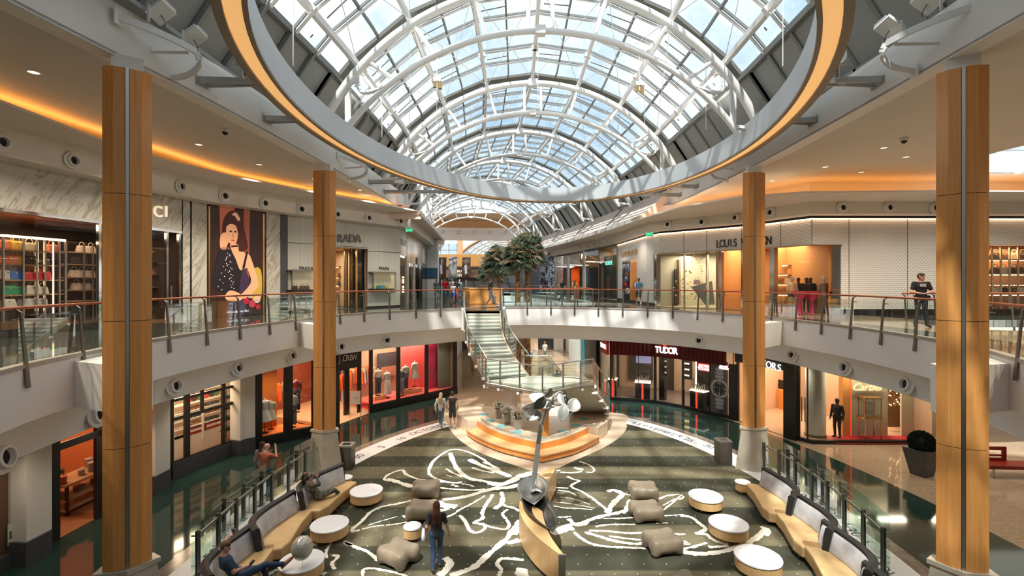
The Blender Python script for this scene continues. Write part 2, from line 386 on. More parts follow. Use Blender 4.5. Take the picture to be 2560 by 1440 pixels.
# fascia of the oval opening: upright band, set-back sloping band, soffit over the lower walk
g = MB(); g.sweep(SLAB, [(-.03, Z2 - .04), (-.03, Z2 - 1.08), (.38, Z2 - 1.08)], True); struct(g.build('trim_1', M['white'], smooth='auto'))
g = MB(); g.sweep(SLAB, [(.30, Z2 - 1.0), (.36, Z2 - 1.10), (.58, 3.68), (.62, 3.66), (4.6, 3.66)], True); struct(g.build('ceiling_lower', M['white'], smooth='auto'))
g = MB(); g.sweep(SLAB, [(-.06, Z2 - .05), (-.06, Z2 + .03), (.12, Z2 + .03), (.12, Z2 - .05)], True, True); struct(g.build('trim_2', noisy('curb_stone', (.33, .30, .26), (.40, .37, .32), .4)))
g = MB()
g.prism([(-15, -7.5), (26.5, -7.5), (26.5, 24), (14, 24), (9.2, 33), (-4, 33), (-15, 24)], 3.69, 3.72, [offs(SLAB, .55, True)[::-1], RVOID]); g.sweep(RVOID[::-1], [(0, 3.7), (0, Z2)], True)
struct(g.build('ceiling_soffit', M['white']))
g = MB(); g.sweep(VOID, [(0, 4.7), (0, Z2 + .1), (.15, Z2 + .1), (.15, 4.7)], True, True); struct(g.build('trim_3', M['white']))
g = MB(); g.prism([(-15, 33), (9.2, 33), (9, 45), (6, 58), (2, 70), (-16, 70)], 4.2, 4.25, [VOID[::-1]]); struct(g.build('ceiling_corridor', M['white']))
# outer enclosure behind the shops
def wall(name, a, b, z0, z1, m=M['cream'], t=.2):
    g = MB(); g.bar((a[0], a[1], (z0 + z1) / 2), (b[0], b[1], (z0 + z1) / 2), t, z1 - z0); return struct(g.build(name, m))
wall('wall_left', (-19, -7.5), (-19, 70), 0, 13); wall('wall_right', (26.6, -7.5), (26.6, 30), 0, 13); wall('wall_back', (-19, -7.5), (26.6, -7.5), 0, 18)
# ================================================================ upper ceiling, cove ledges
def strip(name, inner, outer, z, m, t=.05):
    g = MB(); g.prism([tuple(p[:2]) for p in inner] + [tuple(p[:2]) for p in outer][::-1], z, z + t); return struct(g.build(name, m))
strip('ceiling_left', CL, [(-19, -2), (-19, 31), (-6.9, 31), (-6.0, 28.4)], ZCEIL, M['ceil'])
SKY = [(19.9 + 3.5 * math.cos(a * PI / 16), 16.4 + 3.4 * math.sin(a * PI / 16)) for a in range(32)]
g = MB(); g.quad((16, 13, ZCEIL + .9), (24, 13, ZCEIL + .9), (24, 20, ZCEIL + .9), (16, 20, ZCEIL + .9)); struct(g.build('window_skylight_round', M['roofglass']))
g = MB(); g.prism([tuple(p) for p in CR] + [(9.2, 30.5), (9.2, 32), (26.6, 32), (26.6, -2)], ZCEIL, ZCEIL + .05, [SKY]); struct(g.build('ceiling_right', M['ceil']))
g = MB(); g.sweep(SKY, [(0, ZCEIL), (0, ZCEIL + .9), (.35, ZCEIL + .9), (.35, ZCEIL + .05)], True); struct(g.build('trim_4', M['white'], smooth='auto'))
for nm, pth, s in (('trim_left', CL, -1), ('trim_right', CR, 1)):
    g = MB(); g.sweep(pth, [(0, ZCEIL - .02), (0, ZC + 5.35), (s * .4, ZC + 5.35), (s * .4, ZCEIL - .02)], cprof=True, cap=True); struct(g.build(nm, M['white'], smooth='auto'))
ROOFX = MB(); ROOFX.box((-13.6, 12, ZC + 5.4), (12.6, 39, .1)); ROOFX.box((17.6, 4.3, ZC + 5.4), (17.6, 16.6, .1)); ROOFX.box((12.5, 16.5, ZC + 5.4), (7.4, 8, .1)); ROOFX.box((17.6, 26.3, ZC + 5.4), (17.6, 12, .1))
struct(ROOFX.build('ceiling_deck', M['roofgrey']))
AMB = mat('cove_lamp', (1, .6, .2), .5, emit=(1.0, .40, .085), es=6.5)
def cove(side, fac, lip, zl, zf, face, wide):
    # ledge (underside cream), nozzle face, soffit to the shopfront; lamps lie on the ledge
    back = [tuple(p) for p in offs(fac, face)]
    g = MB(); poly = [tuple(p[:2]) for p in lip] + [tuple(p[:2]) for p in offs(fac, face + .01)][::-1]
    g.prism(poly, zl, zl + .06); g.sweep(back, [(0, zl + .02), (0, zf), (-face, zf), (-face, zf + .03), (-.1, zf + .03)]); struct(g.build('ceiling_ledge_' + side, M['cream']))
    g = MB(); g.sweep([tuple(p) for p in offs(fac, face + .1)], [(0, zl + .05), (0, ZCEIL + .02)]); struct(g.build('wall_cove_' + side, M['cream']))
    g = MB(); g.sweep([tuple(p) for p in offs(fac, face + wide)], [(0, zl + .07), (0, zl + .13), (.09, zl + .07)], cprof=True)
    o = g.build('cove_lamp', AMB); tag(o, 'amber strip lamp hidden on the ceiling ledge along the %s shopfronts' % side, 'lamp')
cove('left', UL.p[:9] + [(-6.95, 30)], [p for p in LIPL if p[1] < 29], ZC + 4.0, ZC + 3.25, .8, 1.1)
cove('right', UR.p[5:], [(7.3, 28.3), (7.5, 26.6)] + LIPR[6:], ZC + 3.5, ZC + 2.97, .8, .7)
# corridor continuation of the ledges beyond the court
for side, fac, lip, zl, zf in (('left', UL.p[9:], [(-5.3, 28.4), (-5.5, 31), (-5.9, 38), (-6.6, 48)], ZC + 3.85, ZC + 3.25), ('right', UR.p[:6], LIPR[:5] + [(7.3, 28.3)], ZC + 3.5, ZC + 2.97)):
    bk = [tuple(p) for p in offs(fac, .7)]
    g = MB(); g.prism([tuple(p[:2]) for p in lip] + bk[::-1], zl, zl + .25); g.sweep(bk, [(0, zl + .02), (0, zf), (-.7, zf), (-.7, zf + .05)]); struct(g.build('ceiling_corridor_' + side, M['cream']))
g = MB(); g.prism([(9.1, 29.6), (8.39, 28.95), (8.28, 29.42)], ZC + 2.97, ZC + 3.85); struct(g.build('ceiling_corner', M['cream']))
# pale coved panels that rise from the corridor ledges to the vault
M['scallop'] = noisy('pink_white_plaster', (.80, .66, .57), (.84, .71, .62), .6, ns=.4)
for side, lip, s in (('right', LIPR[:5][::-1], 1), ('left', [(-5.3, 28.4), (-5.5, 31), (-5.9, 38), (-6.6, 48), (-10, 66)], -1)):
    y = 28.4
    k = 0
    while y < 64:
        y1 = min(y + 7.6, 65); rows = []
        for q in range(7):
            yy = y + (y1 - y) * q / 6
            lx = next((a[0] + (b[0] - a[0]) * (yy - a[1]) / (b[1] - a[1]) for a, b in zip(lip, lip[1:]) if a[1] <= yy <= b[1]), lip[-1][0] if yy > lip[-1][1] else lip[0][0])
            tx = vc(yy) + s * 8.4
            rows.append([(lx + (tx - lx) * (1 - (1 - e) ** 1.0) + .0, yy, ZC + 3.72 + (1.85) * (1 - math.cos(e * PI / 2)) ** .8) for e in (0, .25, .5, .75, 1)])
        g = MB()
        for a, b in zip(rows, rows[1:]):
            for i in range(4): g.quad(a[i], b[i], b[i + 1], a[i + 1])
        if k == 0: g.poly(rows[0] + [(s * 9.9 if s > 0 else -8.2, y, ZC + 5.57), (s * 9.9 if s > 0 else -8.2, y, ZC + 3.6), (rows[0][0][0], y, ZC + 3.6)])
        struct(g.build('wall_cove_panel_%s_%d' % (side, k + 1), M['scallop']))
        y += 8.1; k += 1
# flank walls where the court ceiling ends
for nm, x0, x1 in (('wall_end_left', -12, -6.65), ('wall_end_right', 9.15, 14)):
    g = MB(); g.box(((x0 + x1) / 2, 31.2 if x0 < 0 else 31.9, ZC + 4.7), (abs(x1 - x0), .2, 1.8)); struct(g.build(nm, M['white']))
g = MB(); g.prism([(-6.65, 28.3), (-6.75, 28.3), (-7.2, 31.3), (-6.9, 31.3)], ZC + 4.0, ZC + 5.35); g.prism([(9.15, 28.3), (9.25, 28.3), (9.3, 32), (8.9, 32)], ZC + 3.5, ZC + 5.35); struct(g.build('wall_end_return', M['white']))
# ================================================================ suspended ring
ring = thing('suspended_ring', 'large silver oval ring with an amber glowing underside hung below the glass vault', 'ceiling ring', (0, 0, 0))
zr = ZC + 4.5
g = MB(); g.sweep(RING, [(-.50, zr + .02), (-.50, zr + .80), (-.44, zr + .80), (-.44, zr + .1)], True, True); g.build('inner_band', M['ringgrey'], ring, smooth='auto')
g = MB(); g.sweep(RING, [(0, zr), (0, zr + .75), (-.06, zr + .75), (-.06, zr + .1)], True, True); g.sweep(RING, [(-.06, zr + .75), (-.5, zr + .8)], True); g.build('outer_band', M['ringlip'], ring, smooth='auto')
g = MB(); g.sweep(RING, [(.02, zr - .02), (.02, zr + .02), (-.14, zr + .04), (-.14, zr - .02)], True, True); g.build('outer_lip', M['ringlip'], ring, smooth='auto')
g = MB(); g.sweep(RING, [(-.43, zr + .04), (-.43, zr - .02), (-.52, zr - .02), (-.52, zr + .04)], True, True); g.build('inner_lip', M['ringlip'], ring, smooth='auto')
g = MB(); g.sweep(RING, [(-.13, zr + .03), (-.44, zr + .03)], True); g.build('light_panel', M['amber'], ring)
def bracket(px, py, side, z):                   # short cantilever from the fascia to the ring
    pth = CL if side < 0 else CR; h = hitpath([tuple(p) for p in pth], px); x, y = h[0], h[1]
    tx = min((abs(q[1] - y), q[0]) for q in RING if (q[0] - 1) * side > 0)[1]
    b = thing('ring_bracket', None, 'bracket', (x, y, z))
    L = tx - x
    g = MB(); g.bar((0, -.16, 0), (L, -.05, 0), .05, .14); g.bar((0, .16, 0), (L, .05, 0), .05, .14); g.build('arm', M['satin'], b)
    g = MB(); g.box((0, 0, 0), (.04, .5, .22)); g.build('wall_plate', M['satin'], b)
    g = MB(); g.tube([(L, -.12, 0), (L, .12, 0)], .05, 10); g.build('pin', M['metal'], b); return b
for i, (px, w) in enumerate(((508, 'nearest the camera'), (668, 'second from the camera'), (925, 'third from the camera'), (962, 'furthest from the camera'))):
    tag(bracket(px, 0, -1, ZC + 4.72), 'grey steel ring bracket on the left fascia, ' + w)
for i, (px, w) in enumerate(((2196, 'nearest the camera'), (2034, 'second from the camera'), (1742, 'third from the camera'), (1700, 'furthest from the camera'))):
    tag(bracket(px, 0, 1, ZC + 4.72), 'grey steel ring bracket on the right fascia, ' + w)
def flood(px, side, z, label, s=1.0):           # curved white arm with floodlights fixed to the fascia
    pth = [tuple(p) for p in (CL if side < 0 else CR)]; h = hitpath(pth, px)
    t = thing('floodlight_bracket', label, 'floodlight', (h[0], h[1], z)); t.scale = (s, s, s)
    d = -side
    pts = [(0, -.6, .05), (d * .35, -.25, .0), (d * .62, .15, -.05), (d * .75, .55, -.08)]
    g = MB()
    cc = crom(pts, 4)
    for a, b in zip(cc, cc[1:]): g.bar(a, b, .05, .13)
    g.build('curved_arm', M['steelwhite'], t)
    g = MB(); cc = crom([(d * .75, .55, -.08), (d * .78, .62, -.3), (d * .5, .7, -.5), (0, .75, -.58)], 4)
    for a, b in zip(cc, cc[1:]): g.bar(a, b, .05, .12)
    g.tube([(0, .2, -.25), (d * .62, .5, -.12)], .035, 8); g.build('strut', M['steelwhite'], t)
    g = MB(); g.box((0, -.6, .05), (.03, .2, .3)); g.build('wall_plate', M['steelwhite'], t); g = MB(); g.box((0, .75, -.58), (.03, .2, .25)); g.build('wall_plate', M['steelwhite'], t)
    for q, (x, y, zz) in enumerate(((d * .45, -.1, .42), (d * .72, .5, .22))):
        g = MB(); g.box((x, y, zz), (.42, .34, .10), rx=R(-25), ry=side * R(35)); g.box((x - d * .1, y - .19, zz - .12), (.05, .02, .34)); a = g.build('lamp_head', M['steelwhite'], t)
        g = MB(); g.box((x + d * .04, y + .04, zz + .07), (.34, .27, .01), rx=R(-25), ry=side * R(35)); g.build('lens', mat('lamp_lens', (.7, .75, .8), .15), a)
        g = MB(); g.tube(crom([(x, y, zz - .05), (x + d * .06, y + .05, zz - .2), (x - d * .02, y + .12, zz - .24)], 4), .008, 6); g.build('cable', M['black'], a)
flood(355, -1, ZC + 5.0, 'white curved bracket with two floodlights above the nearest left column')
flood(2365, 1, ZC + 5.0, 'white curved bracket with two floodlights above the nearest right column')
flood(858, -1, ZC + 4.9, 'small white floodlight bracket above the far left column')
flood(1838, 1, ZC + 4.9, 'small white floodlight bracket above the far right column')
# ================================================================ wood clad columns
def column(x, y, rz, label, zt=ZC + 4.12):
    t = thing('column', label, 'column', (x, y, 0), rz)
    hw, f, b = (.385 if y < 12 else .415), .14, .16
    for s in (-1, 1):
        zs = [1.63, 3.97, 6.42, 8.88, zt]
        for z0, z1 in zip(zs, zs[1:]):
            g = MB(); pl = [(s * .035, -f - .01), (s * .22, -f + .03), (s * hw, 0.0), (s * .28, b), (s * .035, b)]
            g.prism(pl if s > 0 else pl[::-1], z0 + .006, z1 - .006); g.build('wood_panel', M['maple'], t)
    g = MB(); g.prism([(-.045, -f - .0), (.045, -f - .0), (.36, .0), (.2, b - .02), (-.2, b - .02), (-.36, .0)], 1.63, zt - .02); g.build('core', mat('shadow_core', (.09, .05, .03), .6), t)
    g = MB(); g.box((0, -f - .0, (1.63 + zt) / 2), (.055, .05, zt - 1.63)); g.build('steel_strip', M['metal'], t)
    g = MB(); g.prism([(-.25, -.1), (.25, -.1), (.25, .15), (-.25, .15)], zt, ZCEIL + .02); g.build('neck', M['white'], t)
    g = MB(); lo = [(-.68, .02), (0, -.30), (.68, .02), (.5, .34), (-.5, .34)]; hi = [(-.47, .0), (0, -.22), (.47, .0), (.36, .24), (-.36, .24)]
    n = 5; g.add([(p[0], p[1], 0) for p in lo] + [(p[0], p[1], 1.54) for p in hi], [(i, (i + 1) % n, (i + 1) % n + n, i + n) for i in range(n)] + [tuple(range(n)), tuple(range(n, 2 * n))])
    g.build('stone_base', M['stone'], t)
    g = MB(); g.prism([(p[0] * 1.13, p[1] * 1.13) for p in hi], 1.54, 1.63); g.build('base_cap', M['stone'], t)
column(-7.52, 9.55, R(36), 'tall orange wood column at the left edge nearest the camera')
column(8.76, 9.5, R(-34), 'tall orange wood column at the right edge nearest the camera')
column(-7.03, 18.3, R(3), 'tall orange wood column left of centre before the beige wall panels')
column(9.22, 18.6, R(-4), 'tall orange wood column right of centre before the white dotted shopfront')
# stubs that tie the columns to the slab fascia
for nm, c, e in (('beam_1', (-7.47, 9.65), (-9.15, 10.3)), ('beam_2', (8.66, 9.6), (10.35, 10.1)), ('beam_3', (-7.03, 18.42), (-8.72, 19.9)), ('beam_4', (9.22, 18.72), (10.98, 20.2))):
    s = 1 if e[0] > 0 else -1; g = MB(); g.prism([c, e, (e[0] + s * .5, e[1] + .2), (e[0] + s * .3, e[1] + .9), (c[0], c[1] + .5), (c[0] - s * .1, c[1] + .2)], Z2 - 1.10, Z2 - .13); struct(g.build(nm, M['white']))
# ================================================================ upper guard rail
def rail_run(name, label, path, step=1.5, z=Z2, curved_glass=True, top=M['woodrail'], post=M['bronze'], skip_ends=False, small=False, r=.032, drop=.42):
    t = thing(name, label, 'guard rail')
    g = MB(); g.tube([(p[0], p[1], z + 1.07) for p in offs(path, .12)], r, 10); g.build('handrail', top, t, smooth='auto')
    pts = resample(path, step); nn = normals(pts)
    for i, (p, n) in enumerate(zip(pts, nn)):
        g = MB(); tx, ty = -n[1], n[0]; w0, w1, o = .055, .10, -.10
        A = [(p[0] + n[0] * (oo) + tx * w, p[1] + n[1] * (oo) + ty * w, zz) for oo, w, zz in ((o, -w1 / 2, z - drop), (o, w1 / 2, z - drop), (.02, w0 / 2, z + 1.0), (.02, -w0 / 2, z + 1.0))]
        B = [(a[0] + n[0] * .03, a[1] + n[1] * .03, a[2]) for a in A]
        g.add(A + B, [(0, 1, 2, 3), (7, 6, 5, 4), (0, 4, 5, 1), (1, 5, 6, 2), (2, 6, 7, 3), (3, 7, 4, 0)])
        g.bar((p[0] + n[0] * .02, p[1] + n[1] * .02, z + .98), (p[0] + n[0] * .12, p[1] + n[1] * .12, z + 1.05), .04, .03)
        po = g.build('post', post, t)
        if not small:
            g = MB(); c = Vector((p[0] + n[0] * .08, p[1] + n[1] * .08, z + .86)); g.bar(c - Vector((tx, ty, 0)) * .12, c + Vector((tx, ty, 0)) * .12, .025); g.bar(c, c - Vector((n[0], n[1], 0)) * .1, .02); g.build('clamp', M['satin'], po)
    for p, q in zip(range(len(pts) - 1), range(1, len(pts))):
        a, b = Vector(pts[p]), Vector(pts[q]); e = (b - a).normalized() * .03; na = Vector(nn[p]) * .09; nb = Vector(nn[q]) * .09
        A = [(*(a + e + na), z + .05), (*(b - e + nb), z + .05), (*(b - e + nb), z + .93), (*(a + e + na), z + .93)]
        g = MB(); g.add(A, [(0, 1, 2, 3)]); g.build('glass_panel', M['glass'], t)
    return t
def sub(path, f): return [p for p in path if f(p)]
n0 = len(SLAB)
iL = min(range(n0), key=lambda i: math.hypot(SLAB[i][0] + 2.75, SLAB[i][1] - 27.9)); iR = min(range(n0), key=lambda i: math.hypot(SLAB[i][0] + .55, SLAB[i][1] - 29.1))
iN = min(range(n0), key=lambda i: math.hypot(SLAB[i][0] - .5, SLAB[i][1] - .6))
rail_run('guard_rail', 'red wood topped glass guard rail curving along the left gallery to the stair', SLAB[iL:iN + 1], 1.5)
rail_run('guard_rail', 'red wood topped glass guard rail curving along the right gallery from the stair', (SLAB[iN:] + SLAB[:iR + 1]), 1.45)
# ================================================================ air nozzles
def nozzle_proto(r):
    t = thing('air_nozzle', 'round white air nozzle', 'air nozzle')
    g = MB(); prof = [(r, 0), (r, .02), (r * .86, .035), (r * .84, .02), (r * .74, .03), (r * .68, .10), (r * .52, .11), (r * .47, .03)]
    g.lathe(prof, (0, 0, 0), 24, Matrix.Rotation(R(90), 3, 'X')); g.build('ring', M['white'], t, smooth='auto')
    g = MB(); g.lathe([(r * .48, .03), (.001, .028)], (0, 0, 0), 20, Matrix.Rotation(R(90), 3, 'X')); g.build('throat', M['hole'], t); return t
NP = None
def nozzle(x, y, z, nx, ny, label, grp, r=.24, tilt=0):
    global NP
    if NP is None: NP = nozzle_proto(.24); o = NP
    else: o = copy_tree(NP)
    o.location = (x, y, z); o.rotation_euler = (tilt, 0, math.atan2(ny, nx) + PI / 2); o['label'] = label; o['group'] = grp; s = r / .24; o.scale = (s, s, s); return o
slc = [tuple(p) for p in offs(SLAB, .47, True)]; slc.append(slc[0])
ORD = ['first', 'second', 'third', 'fourth', 'fifth', 'sixth', 'seventh', 'eighth', 'ninth']
for side, l in (('left', [(-2, 1145), (240, 1037), (434, 965), (592, 920), (728, 889), (851, 867), (966, 850)]), ('right', [(1749, 851), (1983, 887), (2115, 919), (2268, 961)])):
    for i, (px, py) in enumerate(l):
        h = hitpath(slc, px if px > 0 else 3); n = (-h[3][0], -h[3][1]); 
        nozzle(h[0], h[1], ZC - (py - HOR) * h[1] / F, n[0], n[1], '%s round air nozzle from the near end in the lower fascia on the %s' % (ORD[i] if side == 'left' else ORD[3 - i], side), 'air nozzles in the lower fascia', .31, R(-10))
for side, fac, l, off in (('left', UL, [(2, 355), (180, 401), (451, 466), (561, 490), (661, 508), (753, 523), (843, 536), (921, 545), (1000, 553)], .83), ('right', UR, [(1670, 561), (1755, 555), (1839, 544), (1927, 531), (2106, 519), (2223, 519), (2337, 520)], .83)):
    pth = [tuple(p) for p in offs(fac.p, off)]
    for i, (px, py) in enumerate(l):
        h = hitpath(pth, px); nozzle(h[0], h[1], ZC - (py - HOR) * h[1] / F, h[3][0], h[3][1], '%s round air nozzle %s in the band over the upper %s shopfronts' % (ORD[i], 'from the near end' if side == 'left' else 'from the corridor', side), 'air nozzles over the upper shopfronts', .25)
pth = [tuple(p) for p in offs(UR.p[:6], .73)]
for i, q in enumerate(resample(pth[1:], 2.1)[4:-1]):
    n = (-.97, -.25); nozzle(q[0], q[1], ZC + 3.25, n[0], n[1], 'small corridor nozzle seen edge on in the right band, number %d from far end' % (i + 1), 'air nozzles along the right corridor', .15)
# recessed ceiling lights and cameras
def dl(x, y, label, grp):
    t = thing('recessed_light', label, 'ceiling light', (x, y, ZCEIL), group=grp)
    g = MB(); g.lathe([(.13, 0), (.13, -.015), (.10, -.015), (.09, .01)], n=20); g.build('trim_ring', M['white'], t)
    g = MB(); g.lathe([(.10, -.004), (.001, -.004)], n=16); g.build('lens', mat('downlight_lens', (.9, .8, .7), .2, .6, emit=(1, .85, .6), es=1.2), t)
for i, (px, py) in enumerate(((84, 180), (497, 361), (648, 411), (787, 447), (900, 475))):
    p = P(px, py, ZCEIL); dl(p.x, p.y, '%s recessed downlight from the near end of the left ceiling' % ORD[i], 'downlights in the left ceiling')
for i, (px, py) in enumerate(((2210, 369), (2265, 392), (2064, 417), (2153, 430), (1930, 452), (2545, 433))):
    p = P(px, py, ZCEIL); dl(p.x, p.y, 'recessed downlight in the right ceiling, %s' % ('nearest the black camera', 'just below the black camera', 'left of the pair near the cove', 'right of the pair near the cove', 'beside the far right column', 'by the round skylight')[i], 'downlights in the right ceiling')
for px, py, lb in ((563, 323, 'small black dome camera on the left ceiling'), (2260, 345, 'black dome camera on a white mount on the right ceiling')):
    p = P(px, py, ZCEIL); t = thing('dome_camera', lb, 'camera', p)
    g = MB(); g.lathe([(.001, 0), (.11, 0), (.12, -.07), (.09, -.09)], n=20); g.build('mount', M['white'], t)
    g = MB(); g.lathe([(.085, -.08), (.075, -.13), (.04, -.165), (.001, -.175)], n=20); g.build('dome', M['blackgloss'], t, smooth=True)
# ================================================================ glass vault
RV, ZV = 8.2, ZC + 1.8
def arc(y, r, th, dz=0, dx=0): return (vc(y) + r * math.sin(th) + dx, y, ZV + dz + r * math.cos(th))
TR = [.4, 8.5, 16.6, 24.7, 32.8, 40.9, 49.0, 57.1, 65.2]
WH = ['nearest overhead', 'second from the camera', 'third from the camera', 'fourth from the camera', 'fifth from the camera', 'sixth from the camera', 'seventh from the camera', 'eighth from the camera', 'last one at the far end']
for i, y in enumerate(TR):
    t = thing('roof_truss', 'white curved tube truss under the glass vault, %s' % WH[i], 'roof truss')
    g = MB(); g.tube([arc(y, RV, R(-67 + 134 * k / 40)) for k in range(41)], .15, 10); g.build('outer_chord', M['steelwhite'], t, smooth='auto')
    g = MB(); g.tube([arc(y, RV, R(-55 + 110 * k / 36), -1.5) for k in range(37)], .105, 10); g.build('inner_chord', M['steelwhite'], t, smooth='auto')
    for s in (-2.9, 2.9, -16, 16, -32, 32, -46, 46):
        si = s if abs(s) < 3 else s * .81
        g = MB(); g.tube([arc(y, RV, R(s)), arc(y, RV, R(si), -1.5)], .075, 8); g.build('strut', M['steelwhite'], t, smooth='auto')
    for s in (-1, 1):                          # curved knee web at the springing
        g = MB(); a, b = arc(y, RV, R(s * 48), -1.5), arc(y, RV, R(s * 57))
        c = [Vector(arc(y, RV, R(s * 40), -1.5)), Vector(arc(y, RV, R(s * 47), -1.0)), Vector(arc(y, RV, R(s * 49.5), -.5)), Vector(arc(y, RV, R(s * 50)))]
        cc = crom(c, 4)
        for p, q in zip(cc, cc[1:]): g.bar(p, q, .22, .06)
        g.bar(arc(y, RV, R(s * 53), -1.45), arc(y, RV, R(s * 53)), .2, .06); g.bar(arc(y, RV, R(s * 54), -1.4), arc(y, RV, R(s * 66)), .26, .1)
        g.build('knee_web', M['steelwhite'], t)
    for dz, k in ((0, 1), (-1.5, .8)): g = MB(); g.box((vc(y), y, ZV + RV + dz), (.42 * k, .4 * k, .34 * k)); g.build('crown_joint', M['steelwhite'], t)
NODES = [0, 16, 32, 48, 53]
ths = sorted({s * n for n in NODES for s in (-1, 1)})
YS = TR + []
purlin_id = {0: 'at the crown', 16: 'first beside the crown', 32: 'second beside the crown', 48: 'third beside the crown', 53: 'at the foot of the glass'}
for a in ths:
    g = MB(); g2 = MB()
    for y0, y1 in zip(TR, TR[1:]):
        A, B = Vector(arc(y0, RV + .32, R(a))), Vector(arc(y1, RV + .32, R(a)))
        g.bar(A, B, .13, .2)
        for f in (.12, .62): g2.box(A.lerp(B, f), (.28, .16, .2), ry=R(a))
    if abs(a) < 50:
        t = g.build('roof_beam', M['steelwhite']); tag(t, 'long white steel beam under the glass %s%s' % (purlin_id[abs(a)], '' if a == 0 else ', left side' if a < 0 else ', right side'), 'roof beam')
        g2.build('joint', M['steelwhite'], t)
# glazing bay by bay
RG = RV + .72
sec = [(-53, -48), (-48, -32), (-32, -16), (-16, 0), (0, 16), (16, 32), (32, 48), (48, 53)]
BAY = [('nearest overhead', -7.7, .4)] + [(WH[i + 1] if i < 8 else 'x', TR[i], TR[i + 1]) for i in range(8)]
for bi, (w, y0, y1) in enumerate(BAY):
    t = thing('skylight_bay', None, None); struct(t, 'glass bay of the vault, %s' % w); t.name = 'window_skylight_%d' % (bi + 1)
    g = MB(); nt = 6 if bi < 6 else 5
    m = MB(); w2 = MB()
    for a0, a1 in sec:
        c = [arc(y, RG, R(a)) for y, a in ((y0, a0), (y1, a0), (y1, a1), (y0, a1))]; g.quad(*c)
    g.build('glazing', M['roofglass'], t, recalc=False)
    for a0, a1 in sec:
        for k in range(1, nt):                 # transverse bars
            yy = y0 + (y1 - y0) * k / nt; m.bar(arc(yy, RG - .03, R(a0)), arc(yy, RG - .03, R(a1)), .05, .08)
            w2.bar(arc(yy + .12, RG - .09, R(a0)), arc(yy + .12, RG - .09, R(a1)), .10, .04)
        am = (a0 + a1) / 2
        if abs(a1 - a0) > 12:
            pa, pb = Vector(arc(y0, RG, R(a0))).lerp(Vector(arc(y0, RG, R(a1))), .5), Vector(arc(y1, RG, R(a0))).lerp(Vector(arc(y1, RG, R(a1))), .5); m.bar(pa, pb, .07, .10)
        m.bar(arc(y0, RG - .02, R(a0)), arc(y1, RG - .02, R(a0)), .10, .12)
        # dark rods of the shading blinds
        for yy in (y0 + .22 * (y1 - y0), y0 + .72 * (y1 - y0)):
            pa, pb = Vector(arc(yy, RG - .28, R(a0 + 1.2))), Vector(arc(yy, RG - .28, R(am - .5))); m.tube([pa, pb], .022, 6)
    m.build('mullions', M['mull'], t); w2.build('white_bars', M['steelwhite'], t)
    g = MB()                                   # wide dark gutter beside each truss
    for a0, a1 in sec: g.bar(arc(y0 + .75, RG - .02, R(a0)), arc(y0 + .75, RG - .02, R(a1)), .55, .12)
    g.build('gutter', M['gutter'], t)
    g = MB()                                   # solid grey panels at the foot
    for s in (-1, 1):
        g.quad(arc(y0, RG, R(s * 53)), arc(y1, RG, R(s * 53)), arc(y1, RG + .3, R(s * 72)), arc(y0, RG + .3, R(s * 72)))
    g.build('foot_panel', M['roofgrey'], t)
    g = MB()
    for s in (-1, 1):
        for k in range(nt + 1):
            yy = y0 + (y1 - y0) * k / nt; g.bar(arc(yy, RG - .05, R(s * 53)), arc(yy, RG + .2, R(s * 70)), .12, .12)
        g.bar(arc(y0, RG - .03, R(s * 53)), arc(y1, RG - .03, R(s * 53)), .16, .2)
    g.build('foot_rib', mat('rib_grey', (.2, .21, .2), .5), t)
    if bi < 6:
        g = MB()
        for s in (-1, 1):
            for a0, a1 in ((0, 16), (16, 32), (32, 48)):
                A, B, C, D = [arc(yy, RV + .2, R(s * a)) for yy, a in ((y0, a0), (y1, a1), (y0, a1), (y1, a0))]
                g.tube([A, B], .013, 5); g.tube([C, D], .013, 5)
        g.build('tie_rods', M['steelwhite'], t)
# conduits on the grey panels near the camera
for s, lb in ((-1, 'thin grey conduit running down the grey roof panel at the upper left'), (1, 'thin grey conduit running down the grey roof panel at the upper right')):
    g = MB(); y = 9.9; g.tube([arc(y, RG - .1, R(s * 56)), arc(y - .1, RG - .18, R(s * 61)), arc(y + .1, RG - .25, R(s * 66))], .04, 8)
    for a in (58, 62): c = arc(y, RG - .17, R(s * a)); g.box(c, (.14, .14, .14), ry=R(s * a))
    tag(g.build('conduit', mat('conduit_grey', (.33, .34, .33), .5)), lb, 'pipe')
# small hanging spotlights under the purlins
for px, py, d, lb in ((1093, 205, 19.5, 'pair of small brass spotlights hanging left of the crown of the vault'), (1598, 215, 19.5, 'pair of small brass spotlights hanging right of the crown of the vault')):
    p = Pd(px, py, d); t = thing('spotlight_pair', lb, 'spotlight', p)
    for k, dx in enumerate((-.09, .12)):
        g = MB(); g.cyl((dx, 0), .08, -.22 - .06 * k, .0); g.build('lamp_head', M['gold'], t)
    g = MB(); g.tube([(0, 0, 0), (0, 0, 1.2)], .012, 6); g.box((0, 0, .1), (.3, .12, .16)); g.build('hanger', M['steelwhite'], t)
for wi, (px, d) in enumerate(((955, 18), (1092, 19), (1345, 20), (1612, 19), (1765, 17), (733, 12), (1957, 12))):
    x = (px - 1280) / F * d; zz = ZV + math.sqrt(max(.1, (RV + .3) ** 2 - (x - vc(d)) ** 2)); g = MB(); g.tube([(x, d, zr + .78 if abs(x - 1) > 5.0 else zz - 3.2), (x, d, zz)], .01, 5)
    tag(g.build('wire', M['steelwhite']), 'thin white wire hanging from the glass vault, %s' % ('left of the brass spotlights', 'at the left brass spotlights', 'by the crown', 'at the right brass spotlights', 'right of the brass spotlights', 'at the left inside of the ring', 'at the right inside of the ring')[wi], 'wire', 'suspension wires under the vault')
